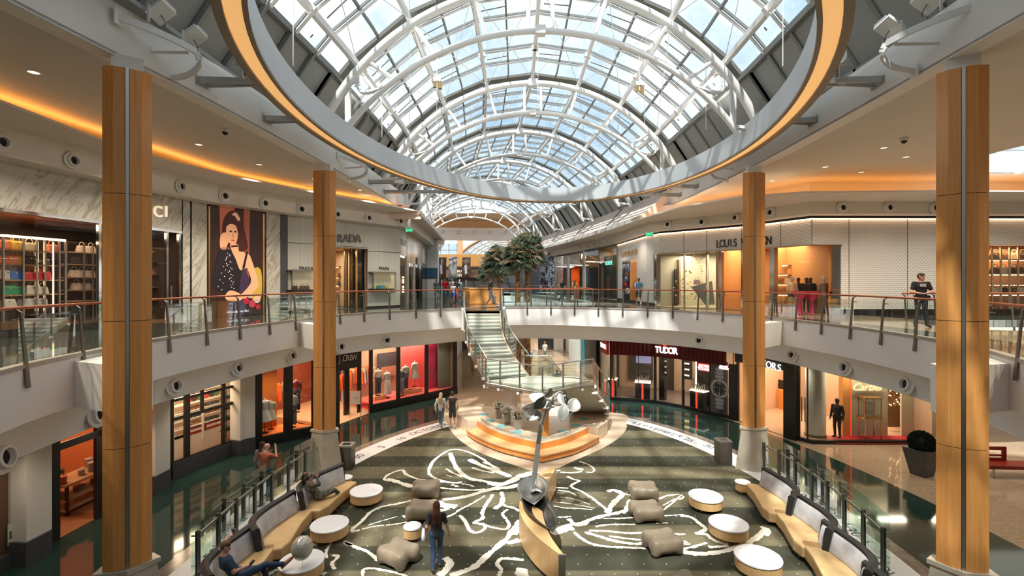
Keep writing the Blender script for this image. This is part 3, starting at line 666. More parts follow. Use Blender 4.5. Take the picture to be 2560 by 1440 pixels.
for s in (-1, 1):                              # small floodlights clamped at the ring, white housing
    p = Pd(610 if s < 0 else 2095, 150, 10.6); t = thing('ring_floodlight', 'white cylinder floodlight clamped on the %s ring bracket nearest the camera' % ('left' if s < 0 else 'right'), 'floodlight', p, R(-s * 30))
    g = MB(); g.tube([(-.0, -.2, .0), (.0, .2, .1)], .15, 14); g.box((0, .25, .12), (.34, .14, .3)); g.build('lamp_body', M['ringgrey'], t)
    g = MB(); g.tube([(0, 0, -.1), (0, 0, -.4)], .03, 8); g.build('yoke', M['metal'], t)
# ================================================================ far end of the corridor
g = MB(); g.box((-5, 70, ZC + 9.05), (30, 9, .1)); struct(g.build('ceiling_far', mat('tan_far_ceiling', (.42, .30, .19), .7)))
xs = [(-14 + i * 1.5) for i in range(19)]
fc = [(x, 73 - .012 * (x + 3) ** 2) for x in xs]
g = MB(); g.sweep(fc, [(0, ZC + 6.0), (0, ZC + 7.9), (-.3, ZC + 7.9), (-.3, ZC + 6.0)], cprof=True, cap=True); struct(g.build('trim_far', M['white'], smooth='auto'))
g = MB(); g.sweep([(x, y + .4) for x, y in fc], [(0, ZC + 7.9), (0, ZC + 9.2)]); struct(g.build('wall_far_cove', mat('amber_lit_plaster', (.62, .36, .16), .7)))  # tan wall; the amber cove light is put into its colour
for k in range(5):
    x = -10.4 + k * 2.35; t = thing('track_spotlight', 'small grey spotlight on the far white fascia, %s from the left' % ORD[k], 'spotlight', (x, 72.3, ZC + 7.0), group='spotlights on the far fascia')
    g = MB(); g.tube([(0, 0, .15), (.3, -.3, .3)], .17, 10); g.build('lamp_head', M['ringgrey'], t); g = MB(); g.box((0, .2, 0), (.1, .5, .1)); g.build('arm', M['bronze'], t)
g = MB(); g.box((-13, 78, ZC + 2.9), (16, .3, 1.6)); g.box((-8.3, 78, ZC + 4.4), (.9, .4, 5)); struct(g.build('wall_far', mat('tan_wall', (.45, .27, .14), .6)))
g = MB(); g.box((-15, 78, ZC + 7.0), (16, .3, 2.2)); struct(g.build('wall_far_upper', M['white']))
t = thing('window_1', None, None); struct(t)
g = MB(); g.quad((-17, 78.2, ZC + 3.7), (-8.8, 78.2, ZC + 3.7), (-8.8, 78.2, ZC + 6.2), (-17, 78.2, ZC + 6.2)); g.build('pane', M['roofglass'], t)
g = MB()
for x in (-14, -12.6, -11.4, -10.1, -8.8): g.box((x, 78.1, ZC + 4.9), (.10, .1, 2.6))
g.box((-12, 78.1, ZC + 4.9), (8, .1, .1)); g.build('frame', M['mull'], t)
# second vault seen beyond
t = thing('far_vault', 'distant white ribbed glass vault beyond the corridor', 'vault', (-2.3, 84, ZC - 1))
for k in range(9):
    y = k * 4.0; g = MB(); r = 8.3 if k else 8.6
    g.tube([(k * .4 + r * math.sin(R(-85 + 170 * q / 28)), y, r * math.cos(R(-85 + 170 * q / 28))) for q in range(29)], .16 if k else .3, 6); g.build('rib', M['steelwhite'] if k else mat('tan_rib', (.3, .16, .08), .5), t)
for a in range(-75, 76, 10):
    g = MB(); g.tube([(8.5 * math.sin(R(a)), 0, 8.5 * math.cos(R(a))), (3.2 + 8.5 * math.sin(R(a)), 32, 8.5 * math.cos(R(a)))], .09, 5); g.build('purlin', M['steelwhite'], t)

g = MB(); V = [(dx + 8.55 * math.sin(R(-85 + 170 * q / 20)), y, 8.55 * math.cos(R(-85 + 170 * q / 20))) for dx, y in ((0, 0), (3.2, 32)) for q in range(21)]; g.add(V, [(i, i + 1, i + 22, i + 21) for i in range(20)]); g.build('glazing', glassy('far_glass', (.42, .45, .47), .05), t, recalc=False)
# ================================================================ carpet court
def c8(x, y): return P(x / 2.977 + 850, y / 2.977 + 960, .016)
def c9(x, y): return P(x / 2.977 + 1700, y / 2.977 + 960, .016)
def zc(x, y): return P(x / 4 + 480, y / 4 + 1080, .016)
def carpet_mat():
    m = mat('patterned_carpet', (.1, .1, .07), .95, spec=.1); b = m.node_tree.nodes['Principled BSDF']
    g = nd(m, 'ShaderNodeNewGeometry'); s = nd(m, 'ShaderNodeSeparateXYZ'); lk(m, g.outputs['Position'], s.inputs[0])
    def mt(op, a, bb=0, c=0):
        n = nd(m, 'ShaderNodeMath', operation=op)
        for i, v in enumerate((a, bb, c)):
            if isinstance(v, (int, float)): n.inputs[i].default_value = v
            else: lk(m, v, n.inputs[i])
        return n.outputs[0]
    nz = nd(m, 'ShaderNodeTexNoise'); nz.inputs['Scale'].default_value = .8; nz.inputs['Detail'].default_value = 5; lk(m, g.outputs['Position'], nz.inputs['Vector'])
    y = mt('ADD', mt('MULTIPLY', s.outputs['Y'], 1 / 2.26), -12.1 / 2.26)
    tri = mt('ABSOLUTE', mt('SUBTRACT', mt('FRACT', y), .5)); # 0 at centre of change
    ph = mt('SINE', mt('MULTIPLY', y, 2 * PI))
    f = mt('ADD', mt('MULTIPLY', ph, -4.0), .5); n = nd(m, 'ShaderNodeClamp'); lk(m, f, n.inputs[0])
    ca = ramp(m, nz.outputs[0], [(.3, (.046, .047, .032)), (.7, (.066, .065, .044))]); cb = ramp(m, nz.outputs[0], [(.3, (.125, .112, .070)), (.7, (.175, .153, .096))])
    mx = nd(m, 'ShaderNodeMix', data_type='RGBA'); lk(m, n.outputs[0], mx.inputs[0]); lk(m, ca, mx.inputs[6]); lk(m, cb, mx.inputs[7])
    # staggered pale dots
    gx, gy = mt('MULTIPLY', s.outputs['X'], 1 / .56), mt('MULTIPLY', s.outputs['Y'], 1 / .42)
    row = mt('MULTIPLY', mt('MODULO', mt('FLOOR', gy), 2.0), .5)
    dx, dy = mt('MULTIPLY', mt('SUBTRACT', mt('FRACT', mt('ADD', gx, row)), .5), .56), mt('MULTIPLY', mt('SUBTRACT', mt('FRACT', gy), .5), .42)
    r = mt('SQRT', mt('ADD', mt('MULTIPLY', dx, dx), mt('MULTIPLY', dy, dy)))
    dot = mt('LESS_THAN', r, .017)
    m2 = nd(m, 'ShaderNodeMix', data_type='RGBA'); lk(m, dot, m2.inputs[0]); lk(m, mx.outputs[2], m2.inputs[6]); m2.inputs[7].default_value = (.62, .62, .60, 1)
    lk(m, m2.outputs[2], b.inputs['Base Color']); return m
M['carpet'] = carpet_mat()
g = MB(); g.prism(MOON_I, 0, .012); cp = struct(g.build('floor_carpet', M['carpet']))
mr = noisy('white_terrazzo', (.72, .74, .75), (.82, .84, .84), .3, ns=30, detail=2)
g = MB(); g.prism(MOON_O, 0, .010, [MOON_I[::-1]]); struct(g.build('floor_calendar_ring', mr))
g = MB(); g.prism(offs(MOON_O, .42, True), 0, .008, [MOON_O[::-1]]); struct(g.build('floor_border', M['granite']))
MARKS = [('30', 897, 1141), ('5', 955, 1117), ('10', 1003, 1097), ('OCTOBER', 1074, 1072), ('SEPTEMBER', 1640, 1073), ('25', 1722, 1099), ('30', 1772, 1116), ('OCTOBER', 1985, 1228), ('25', 2054, 1275), ('30', 2133, 1330), ('5', 2203, 1392), ('NOVEMBER', 2262, 1470),
         ('50', 536, 1382), ('10', 628, 1320), ('15', 690, 1262), ('20', 727, 1235)]
ink = mat('dark_inlay', (.05, .055, .06), .4)
for s, px, py in MARKS:
    p = P(px, py, .014); a = math.atan2((p.y - 13) / 14.4 ** 2, (p.x - 1) / 9.2 ** 2)
    if len(s) < 3: o = text('inlaid_number', s, .36, p, a - PI / 2, ink, None, .001, tilt=0); o['kind'] = 'structure'
    else:
        n = len(s)
        for i, ch in enumerate(s):
            q = (i - (n - 1) / 2) * .33; x, y = p.x + math.sin(a) * q, p.y - math.cos(a) * q
            # follow the ring
            aa = math.atan2((y - 13) / 14.4 ** 2, (x - 1 - .06 * (y - 13)) / 9.2 ** 2); rr = math.hypot((x - .8 - .06 * (y - 12)) / 8.72, (y - 13) / 13.9)
            o = text('inlaid_letter', ch, .34, ((x - 1) / rr ** .0 + 1, y, .014), aa - PI / 2, ink, None, .001, tilt=0); o['kind'] = 'structure'
STK = [(c8, [(1200, 665), (1080, 570), (990, 520), (900, 490), (820, 490), (740, 535), (690, 580), (660, 650), (690, 690), (760, 720), (850, 735), (910, 730)], .13), (c8, [(820, 510), (840, 570), (880, 640), (960, 700), (1060, 720), (1160, 740)], .2),
 (c8, [(960, 560), (1040, 600), (1120, 630), (1200, 660), (1270, 690)], .26), (c8, [(980, 620), (1060, 645), (1150, 660)], .12), (c8, [(1060, 580), (1130, 605), (1190, 635)], .13), (c8, [(790, 630), (840, 660), (910, 690)], .1), (c8, [(790, 675), (830, 690)], .07),
 (c8, [(640, 720), (560, 700), (490, 670), (465, 640), (400, 655), (350, 680), (330, 710), (380, 720)], .12), (c8, [(350, 705), (420, 725), (480, 745), (545, 765)], .24), (c8, [(545, 730), (620, 712), (700, 725), (780, 730)], .08),
 (c8, [(1100, 735), (1200, 745), (1280, 720), (1330, 690), (1400, 670), (1470, 650)], .32), (c8, [(1150, 775), (1250, 770), (1340, 750), (1420, 740)], .3), (c8, [(730, 770), (820, 780), (900, 785), (1000, 790), (1080, 780)], .11), (c8, [(830, 748), (885, 765)], .12), (c8, [(905, 742), (960, 750), (1000, 765)], .07),
 (c8, [(1180, 770), (1060, 800), (960, 830), (860, 850), (760, 860)], .2), (c8, [(1080, 830), (980, 890), (900, 930), (840, 970), (780, 995)], .09), (c8, [(720, 875), (780, 900), (870, 912)], .32), (c8, [(740, 900), (800, 925), (730, 945)], .16), (c8, [(470, 990), (530, 970)], .2),
 (c8, [(535, 865), (430, 890), (320, 910), (230, 950), (180, 1000), (140, 1040), (100, 1070), (95, 1095), (150, 1085)], .12), (c8, [(210, 1050), (320, 1015), (430, 985)], .05), (c8, [(340, 1050), (430, 1040), (500, 1025)], .08), (c8, [(160, 1080), (250, 1060), (330, 1050)], .06),
 (c8, [(1140, 820), (1100, 880), (1060, 950), (1060, 1000), (1000, 1030), (1080, 1050), (1060, 1090), (1000, 1105), (960, 1080), (930, 1020), (890, 975)], .13), (c8, [(1200, 800), (1210, 850), (1200, 890), (1150, 930)], .18), (c8, [(1190, 880), (1240, 910), (1290, 920), (1350, 950)], .12),
 (c8, [(1250, 930), (1210, 965), (1240, 1010), (1260, 1050), (1230, 1080), (1150, 1070), (1080, 1050)], .1), (c8, [(1340, 1010), (1290, 1080), (1240, 1150), (1160, 1220), (1080, 1290), (1000, 1360), (900, 1400), (820, 1429)], .19), (c8, [(1340, 1160), (1240, 1185)], .2), (c8, [(1330, 1060), (1290, 1120)], .3),
 (c8, [(1370, 1310), (1280, 1300), (1200, 1300), (1170, 1340), (1200, 1380), (1180, 1429)], .12), (c8, [(1360, 1370), (1350, 1400), (1370, 1440)], .3), (c8, [(30, 1180), (110, 1210), (190, 1240), (250, 1280), (290, 1320)], .12), (c8, [(170, 1429), (175, 1380), (230, 1370), (300, 1380), (400, 1400), (500, 1429)], .09), (c8, [(780, 1290), (820, 1330), (790, 1380), (740, 1429)], .22),
 (c8, [(1690, 685), (1740, 710), (1780, 720), (1720, 760), (1800, 800), (1880, 850), (1930, 890), (1980, 930)], .11), (c8, [(1780, 575), (1850, 600), (1890, 630), (1880, 655), (1830, 655)], .07), (c8, [(1640, 655), (1720, 660), (1800, 650)], .12), (c8, [(1740, 620), (1810, 640)], .2), (c8, [(1480, 660), (1560, 650), (1640, 640)], .1),
 (c8, [(1990, 800), (2040, 790), (2100, 820), (2050, 870), (2010, 920), (1990, 960)], .2), (c8, [(1620, 1080), (1700, 1050), (1780, 1040), (1860, 1010), (1960, 980), (2060, 960), (2140, 930), (2150, 880), (2170, 860)], .17), (c8, [(1700, 1000), (1760, 1050), (1850, 1030)], .18), (c8, [(1570, 1110), (1660, 1085), (1740, 1070)], .28), (c8, [(2110, 965), (2150, 900)], .16),
 (c8, [(1560, 900), (1660, 920), (1770, 925), (1880, 935)], .07), (c8, [(1560, 875), (1680, 885), (1800, 905), (1900, 925)], .06), (c8, [(1640, 840), (1760, 860), (1860, 895)], .05), (c8, [(1560, 985), (1640, 990), (1720, 985)], .08), (c8, [(1620, 790), (1700, 800), (1760, 830)], .08), (c8, [(1600, 770), (1700, 775)], .1),
 (c8, [(1740, 1100), (1800, 1150), (1880, 1190), (2000, 1210), (2120, 1215), (2280, 1222)], .12), (c8, [(1820, 1100), (1950, 1140), (2060, 1170), (2200, 1190), (2270, 1180)], .15), (c8, [(1850, 1090), (2000, 1095), (2150, 1110), (2260, 1105)], .11), (c8, [(1900, 1060), (2020, 1045), (2200, 1045)], .1), (c8, [(2000, 1130), (2140, 1150), (2240, 1160)], .1), (c8, [(1960, 1000), (2060, 1000), (2180, 995)], .08),
 (c8, [(2110, 815), (2175, 830)], .1), (c8, [(2360, 860), (2440, 830), (2540, 820)], .09), (c8, [(2540, 825), (2480, 880), (2400, 940), (2360, 955)], .08), (c8, [(2380, 980), (2500, 975), (2560, 970)], .06), (c8, [(2460, 1110), (2560, 1120)], .08), (c8, [(2480, 1180), (2560, 1200)], .08), (c8, [(2500, 1240), (2560, 1255)], .06), (c8, [(2350, 1035), (2440, 1032)], .04), (c8, [(2400, 905), (2500, 850)], .06),
 (c9, [(0, 980), (80, 990), (150, 1040), (190, 1080), (130, 1110)], .13), (c9, [(0, 1240), (100, 1260), (220, 1260), (340, 1240), (460, 1200), (560, 1150), (620, 1100), (650, 1070)], .2), (c9, [(110, 1110), (200, 1120), (260, 1160), (360, 1190)], .17), (c9, [(600, 1060), (660, 1090), (640, 1130)], .13), (c9, [(0, 1180), (60, 1190), (30, 1165)], .1), (c9, [(0, 1230), (100, 1210), (200, 1180)], .1), (c9, [(210, 1212), (300, 1210), (360, 1200)], .12), (c9, [(-20, 1120), (40, 1115)], .09), (c9, [(-10, 860), (25, 840), (0, 818)], .09),
 (zc, [(1170, 930), (1130, 980), (1060, 1010), (1000, 1060), (940, 1100)], .14), (zc, [(1060, 1100), (1100, 1140), (1180, 1120), (1260, 1125)], .12), (zc, [(850, 1215), (940, 1190), (1020, 1160)], .12), (zc, [(1400, 1090), (1370, 1140), (1340, 1200), (1350, 1260)], .09), (zc, [(1400, 1230), (1460, 1245), (1400, 1310), (1430, 1370)], .11), (zc, [(1520, 1090), (1600, 1130)], .12), (zc, [(750, 1440), (800, 1400), (860, 1370)], .1), (zc, [(1150, 1030), (1130, 1100)], .1), (zc, [(1300, 1430), (1340, 1400)], .12)]
g = MB(); rnd = random.Random(3)
for zi, (fn, pts, w) in enumerate(STK):
    c = crom([fn(*p) for p in pts], 9); n = len(c)
    for i in range(n): c[i].z = .0135 + .00012 * (zi % 16)
    ws = [w * (.62 + .6 * rnd.random()) for _ in range(n)]; ws = [(ws[max(i - 1, 0)] + ws[i] * 2 + ws[min(i + 1, n - 1)]) / 4 * (.45 if i in (0, n - 1) else 1) for i in range(n)]
    nn = normals([(p.x, p.y) for p in c]); A = []
    for p, q, ww in zip(c, nn, ws): s = rnd.uniform(-.02, .02); A.append((p.x + q[0] * (ww / 2 + s), p.y + q[1] * (ww / 2 + s), p.z)); A.append((p.x - q[0] * ww / 2, p.y - q[1] * ww / 2, p.z))
    g.add(A, [(2 * i, 2 * i + 1, 2 * i + 3, 2 * i + 2) for i in range(n - 1)])
g.build('flower_pattern', mat('cream_carpet_pile', (.82, .77, .66), .95, spec=.1), cp, recalc=False)
# ================================================================ stage
AP = crom([(1.2, 18.35), (2.6, 19.6), (4.1, 21.2), (5.2, 22.9), (5.75, 24.6), (5.4, 26.6), (-3.3, 26.6), (-3.25, 24.6), (-2.5, 22.3), (-1.4, 20.5), (0.0, 19.1)], 5, True)
g = MB(); g.prism([tuple(p) for p in AP], .0, .02); struct(g.build('floor_apron', M['beigestone']))
ARC_L = crom([(-1.62, 22.95), (-1.1, 21.95), (-.1, 20.75), (1.2, 19.83)], 6); ARC_R = crom([(1.2, 19.83), (2.2, 20.5), (3.0, 21.4), (3.42, 21.95)], 6)
st = thing('stage', 'low beige stone stage with wooden bench steps under the glass staircase', 'stage')
PLT = [tuple(p) for p in ARC_L] + [tuple(p) for p in ARC_R[1:]] + [(3.85, 21.8), (4.45, 22.8), (4.75, 24.1), (4.5, 25.5), (-2.75, 25.6), (-2.75, 24.2), (-2.12, 23.0)]
g = MB(); g.prism(PLT, .02, .62); g.build('platform', M['beigestone'], st)
SOUT = [tuple(p) for p in ARC_L] + [tuple(p) for p in ARC_R[1:]]
nn = offs(SOUT, .63); nn = [(x, y) for x, y in nn]; nn[0] = (-2.06, 22.6); nn[-1] = (3.86, 21.5)
g = MB(); g.prism(SOUT[::-1] + nn, .31, .36); g.build('bench_seat', M['benchtop'], st)
mid = offs(SOUT, .58); mid[0] = (-2.0, 22.65); mid[-1] = (3.8, 21.52)
g = MB(); g.sweep(mid, [(0, .10), (0, .31), (-.04, .31), (-.04, .10)], cprof=True, cap=True); g.build('bench_front', M['bench'], st)
low = offs(SOUT, .5); low[0] = (-1.95, 22.7); low[-1] = (3.74, 21.56)
g = MB(); g.sweep(low, [(0, .02), (0, .10), (-.04, .10)]); g.build('toe_plate', M['satin'], st)
up = offs(SOUT, .03)
g = MB(); g.sweep(up, [(0, .36), (0, .60), (-.02, .60)]); g.build('riser_panel', M['bench'], st)
g = MB(); rr = offs(SOUT, -.17) + [(3.75, 22.05), (4.3, 22.9), (4.55, 24.0)]; rl = [(x, y, .70) for x, y in rr]; g.tube(rl, .018, 6)
for i in range(0, len(rl), 5): g.tube([(rl[i][0], rl[i][1], .62), rl[i]], .012, 5)
g.build('edge_rail', M['metal'], st)
gd = mat('blue_glass_disc', (.16, .45, .52), .15)
for zx, zy in ((400, 553), (500, 637), (650, 722), (885, 808), (1220, 890), (1525, 795), (1730, 708), (1850, 618)):
    p = P(1140 + zx / 5.76, 940 + zy / 5.76, .62); g = MB(); g.cyl((p.x, p.y), .21, .615, .632, 24); g.build('floor_disc', gd, st)
g = MB(); g.cyl((1.38, 20.75), .19, .62, 2.62, 28); tag(g.build('round_post', M['bench']), 'round orange wood post under the stair landing', 'post')
# ================================================================ glass staircase
RS = Z2 / 36
Lp = crom([(-2.46, 26.0), (-2.36, 25.0), (-2.25, 24.1), (-2.1, 23.4), (-1.9, 22.8), (-1.6, 22.3), (-1.3, 21.9), (-1.02, 21.6)], 10); Rp = crom([(-.66, 26.0), (-.62, 25.1), (-.55, 24.3), (-.42, 23.75), (-.2, 23.3), (.08, 22.9), (.4, 22.65), (.7, 22.5)], 10)
def tk(pth, k): f = k / 18 * (len(pth) - 1); i = min(int(f), len(pth) - 2); return Vector(pth[i]).lerp(Vector(pth[i + 1]), f - i)
stair = thing('glass_staircase', 'curved staircase with pale stone treads, glass sides and a pointed landing', 'staircase')
M['tread'] = mat('pale_stone_tread', (.72, .66, .55), .3); M['riserglass'] = mat('frosted_riser', (.55, .66, .62), .2)
M['stringer'] = mat('beige_steel_stringer', (.60, .50, .38), .4)
for fl in (0, 1):
    for k in range(18):
        a, b, c, d = tk(Lp, k), tk(Rp, k), tk(Rp, k + 1), tk(Lp, k + 1)
        if fl: a, b, c, d = [Vector((2.46 - q.x, q.y)) for q in (a, b, c, d)]
        z = Z2 - RS * (k + 1) if not fl else RS * (k + .0) + 0.0
        if fl and k == 0: pass
        ov = (c - b).normalized() * .04; ov2 = (d - a).normalized() * .04
        g = MB()
        if not fl: g.prism([tuple(a), tuple(b), tuple(c + ov), tuple(d + ov2)], z - .05, z)
        else: z = RS * (k + 1); g.prism([tuple(a - ov2), tuple(b - ov), tuple(c), tuple(d)], z - .05, z)
        g.build('tread', M['tread'], stair)
        g = MB()
        if not fl: g.quad((*a, z), (*b, z), (*b, z + RS - .05), (*a, z + RS - .05))
        else: g.quad((*a, z - RS), (*b, z - RS), (*b, z - .05), (*a, z - .05))
        g.build('riser', M['riserglass'], stair)
def zat(k, fl): return Z2 - RS * k if not fl else RS * k
for fl in (0, 1):
    for pth, s in ((Lp, -1), (Rp, 1)):
        g = MB(); pr = []
        for k in range(0, 37):
            q = tk(pth, k / 2); x = q.x if not fl else 2.46 - q.x; pr.append(Vector((x + (s * .03 if not fl else -s * .03), q.y, zat(k / 2, fl) - .12)))
        for p, q in zip(pr, pr[1:]): g.bar(p, q, .05, .26)
        g.build('stringer', M['stringer'], stair)
ZL = RS * 18
LAND = [(-1.12, 21.7), (1.23, 19.75), (3.58, 21.7), (3.05, 22.3), (2.5, 22.5), (1.76, 22.55), (.7, 22.55), (-.04, 22.45)]
g = MB(); g.prism(LAND, ZL - .07, ZL); g.build('landing', M['tread'], stair)
g = MB(); ins = [(x * .98 + .025, y * .98 + .43) for x, y in LAND]; g.prism(ins, ZL - .2, ZL - .07); g.sweep([LAND[0], LAND[1], LAND[2]], [(-.02, ZL - .26), (.03, ZL - .26), (.03, ZL - .1), (-.02, ZL - .1)], cprof=True, cap=True); g.build('landing_frame', M['stringer'], stair)
g = MB(); g.tube([(LAND[0][0], LAND[0][1] - .08, ZL - .16), (LAND[1][0], LAND[1][1] - .1, ZL - .16), (LAND[2][0], LAND[2][1] - .08, ZL - .16)], .06, 10); g.build('edge_tube', M['metal'], stair)
def post(p, z0, z1, br=True, out=(0, -1)):
    g = MB(); g.tube([(p[0], p[1], z0), (p[0], p[1], z1)], .035, 8); o = g.build('post', M['satin'], stair)
    if br: g = MB(); g.box((p[0] - out[0] * .1, p[1] - out[1] * .1, z0 + .06), (.26, .22, .10)); g.build('post_bracket', M['white'], o)
def side_rail(pts, zs, name='handrail', h=.90, posts=True, inset=.0, out=(0, -1)):
    T = [Vector((p[0], p[1], z + h)) for p, z in zip(pts, zs)]
    g = MB(); g.tube(T, .028, 8); g.build('handrail', M['metal'], stair, smooth='auto')
for fl in (0, 1):
    for pth, s in ((Lp, -1), (Rp, 1)):
        pts = []; zs = []
        for k in range(0, 19):
            q = tk(pth, k); x = q.x + s * .09; x = x if not fl else 2.46 - x; pts.append((x, q.y)); zs.append(zat(k, fl))
        side_rail(pts, zs, h=.95)
        for k in range(1, 19, 3): post(pts[k], zs[k] - .35, zs[k] + .93, s < 0, (s if not fl else -s, 0))
        for k in range(0, 18, 3):
            g = MB(); sl = slice(k, k + 4); P_, Z_ = pts[sl], zs[sl]; n = len(P_)
            g.add([(x, y, z - .22) for (x, y), z in zip(P_, Z_)] + [(x, y, z + .98) for (x, y), z in zip(P_, Z_)], [(i, i + 1, i + 1 + n, i + n) for i in range(n - 1)]); g.build('glass_panel', M['glass'], stair)
lr = [(-1.16, 21.66), (1.23, 19.68), (3.62, 21.66)]
side_rail([lr[0], lr[1], lr[2]], [ZL] * 3, h=.93); side_rail([(.62, 22.6), (1.84, 22.6)], [ZL] * 2, h=.93)
for a, b in ((0, 1), (1, 2)):
    for f in (0, .27, .62, 1.0) if a == 0 else (.38, .73, 1.0):
        p = Vector(lr[a]).lerp(Vector(lr[b]), f); post(p, ZL - .38, ZL + .9)
    for f in (0, 1, 2):
        p, q = Vector(lr[a]).lerp(Vector(lr[b]), f / 3 + .02), Vector(lr[a]).lerp(Vector(lr[b]), (f + 1) / 3 - .02)
        g = MB(); g.quad((*p, ZL - .15), (*q, ZL - .15), (*q, ZL + .86), (*p, ZL + .86)); g.build('glass_panel', M['glass'], stair)
g = MB(); g.quad((.66, 22.6, ZL), (1.8, 22.6, ZL), (1.8, 22.6, ZL + .86), (.66, 22.6, ZL + .86)); g.build('glass_panel', M['glass'], stair)
g = MB(); g.prism([(-2.5, 26.0), (-.6, 26.0), (-.55, 29.2), (-2.7, 28.1)], Z2 - .18, Z2); struct(g.build('floor_bridge', M['upfloor']))
g = MB(); g.prism([(-2.7, 26), (-2.5, 26.0), (-2.7, 28.1), (-2.9, 28)], Z2 - 1.05, Z2 + .04); g.prism([(-.6, 26.0), (-.42, 26), (-.4, 29.2), (-.55, 29.2)], Z2 - 1.05, Z2 + .04); struct(g.build('trim_bridge', M['white']))
# ================================================================ flower planters on the stage
def flowers(px, py, label, s=1.0):
    p = P(px, py, .62); t = thing('flower_planter', label, 'planter', p, R(20), 'flower planters on the stage')
    g = MB(); b, c, h = .14 * s, .17 * s, .44 * s
    g.add([(x * b, y * b, 0) for x, y in ((-1, -1), (1, -1), (1, 1), (-1, 1))] + [(x * c, y * c, h) for x, y in ((-1, -1), (1, -1), (1, 1), (-1, 1))], [(0, 1, 5, 4), (1, 2, 6, 5), (2, 3, 7, 6), (3, 0, 4, 7), (0, 3, 2, 1), (4, 5, 6, 7)])
    g.build('pot', M['satin'], t); rn = random.Random(px)
    g = MB(); g2 = MB(); g3 = MB()
    for k in range(60):
        a, rr = rn.uniform(0, 2 * PI), .30 * math.sqrt(rn.random()); x, y = rr * math.cos(a), rr * math.sin(a); z = h + .30 - rr * .45 + rn.uniform(-.03, .05)
        g.ball((x, y, z), .038, 6, (1, 1, .6)); g3.ball((x, y, z + .018), .014, 4)
    for k in range(60):
        a, rr = rn.uniform(0, 2 * PI), .2 * math.sqrt(rn.random()); x, y = rr * math.cos(a), rr * math.sin(a); z = h + rn.uniform(0, .2)
        d = Vector((rn.uniform(-1, 1), rn.uniform(-1, 1), rn.uniform(.2, 1))).normalized() * .12; w = d.cross(Vector((0, 0, 1))).normalized() * .03
        g2.add([(x, y, z), Vector((x, y, z)) + d * .5 + w, Vector((x, y, z)) + d, Vector((x, y, z)) + d * .5 - w], [(0, 1, 2, 3)])
    g.build('blossoms', mat('white_blossom', (.75, .74, .64), .7), t); g3.build('blossom_centres', mat('yellow_centre', (.35, .3, .08), .7), t); g2.build('leaves', mat('leaf_green', (.03, .09, .02), .6), t)
flowers(1246, 1044, 'square grey pot of white daisies, furthest left and back of the three on the stage'); flowers(1266, 1058.5, 'square grey pot of white daisies, middle of the three on the stage'); flowers(1294.5, 1071.5, 'square grey pot of white daisies, nearest the round wooden post')
# ================================================================ wooden plinth and steel flower sculpture
sc = thing('steel_flower_sculpture', 'tall brushed steel orchid sculpture leaning up from the curved wooden plinth', 'sculpture')
pl = thing('curved_plinth', 'crescent shaped pale wood plinth on the carpet carrying the steel flower', 'plinth')
ls = [tuple(p) for p in crom([(1.10, 11.35), (.58, 12.2), (.27, 13.1), (.22, 14.0), (.5, 15.3), (.9, 16.1), (1.46, 16.75)], 4)]
rs = [tuple(p) for p in crom([(1.52, 16.7), (1.3, 15.9), (1.02, 15.0), (.86, 14.2), (.84, 13.2), (.95, 12.2), (1.2, 11.35)], 4)]
g = MB(); g.prism((ls + rs)[::-1], .10, .84); g.build('wood_body', M['maple2'], pl)
g = MB(); g.prism([(x * .96 + .035, y * .985 + .2) for x, y in (ls + rs)][::-1], .014, .10); g.build('recessed_base', M['black'], pl)
g = MB(); g.box((1.16, 11.33, .47), (.16, .06, .75)); g.build('end_cap', M['satin'], pl)
M['leafsteel'] = noisy('brushed_grey_steel', (.30, .30, .28), (.42, .42, .40), .33, ns=3, metal=1.0, detail=6)
M['leafdark'] = noisy('dark_steel', (.10, .10, .095), (.16, .16, .15), .28, ns=3, metal=.9, detail=6)
M['petal'] = noisy('pale_steel_petal', (.66, .65, .61), (.80, .79, .75), .4, ns=3, metal=.2)
def leafsurf(outline, mt, parent, name, curve=.1, n=10, up=Vector((0, 0, 1)), rib=.012):
    # outline: base point, tip point, half width, cup depth; a cupped leaf with a mid rib
    base, tip, hw, cup, side = outline; base, tip, side = Vector(base), Vector(tip), Vector(side).normalized()
    ax = tip - base; nrm = ax.cross(side).normalized(); side = nrm.cross(ax).normalized(); m = 8; V = []
    for i in range(n + 1):
        t = i / n; w = hw * (math.sin(PI * min(1, t * 1.0 + .0)) ** .62 if 0 < t < 1 else .02); w = max(w, .006)
        for j in range(-m // 2, m // 2 + 1):
            u = j / (m / 2); V.append(base + ax * t + side * (w * u) + nrm * (cup * (u * u) * (w / hw) + curve * math.sin(PI * t) - (rib if j == 0 else 0)))
    Fc = [(i * (m + 1) + j, i * (m + 1) + j + 1, (i + 1) * (m + 1) + j + 1, (i + 1) * (m + 1) + j) for i in range(n) for j in range(m)]
    g = MB(); g.add(V, Fc); o = g.build(name, mt, parent, smooth=True, recalc=False); so_ = o.modifiers.new('thickness', 'SOLIDIFY'); so_.thickness = .015; return o
M['stemm'] = mat('stem_steel', (.50, .49, .46), .35, .5)
leafsurf(((.42, 14.3, .95), (1.05, 12.35, .85), .40, .26, (1, .3, 0)), M['leafdark'], sc, 'lower_leaf', -.12)
leafsurf(((.62, 14.9, 1.25), (.62, 13.55, .98), .46, .20, (1, .1, .15)), M['leafsteel'], sc, 'heart_leaf', -.10)
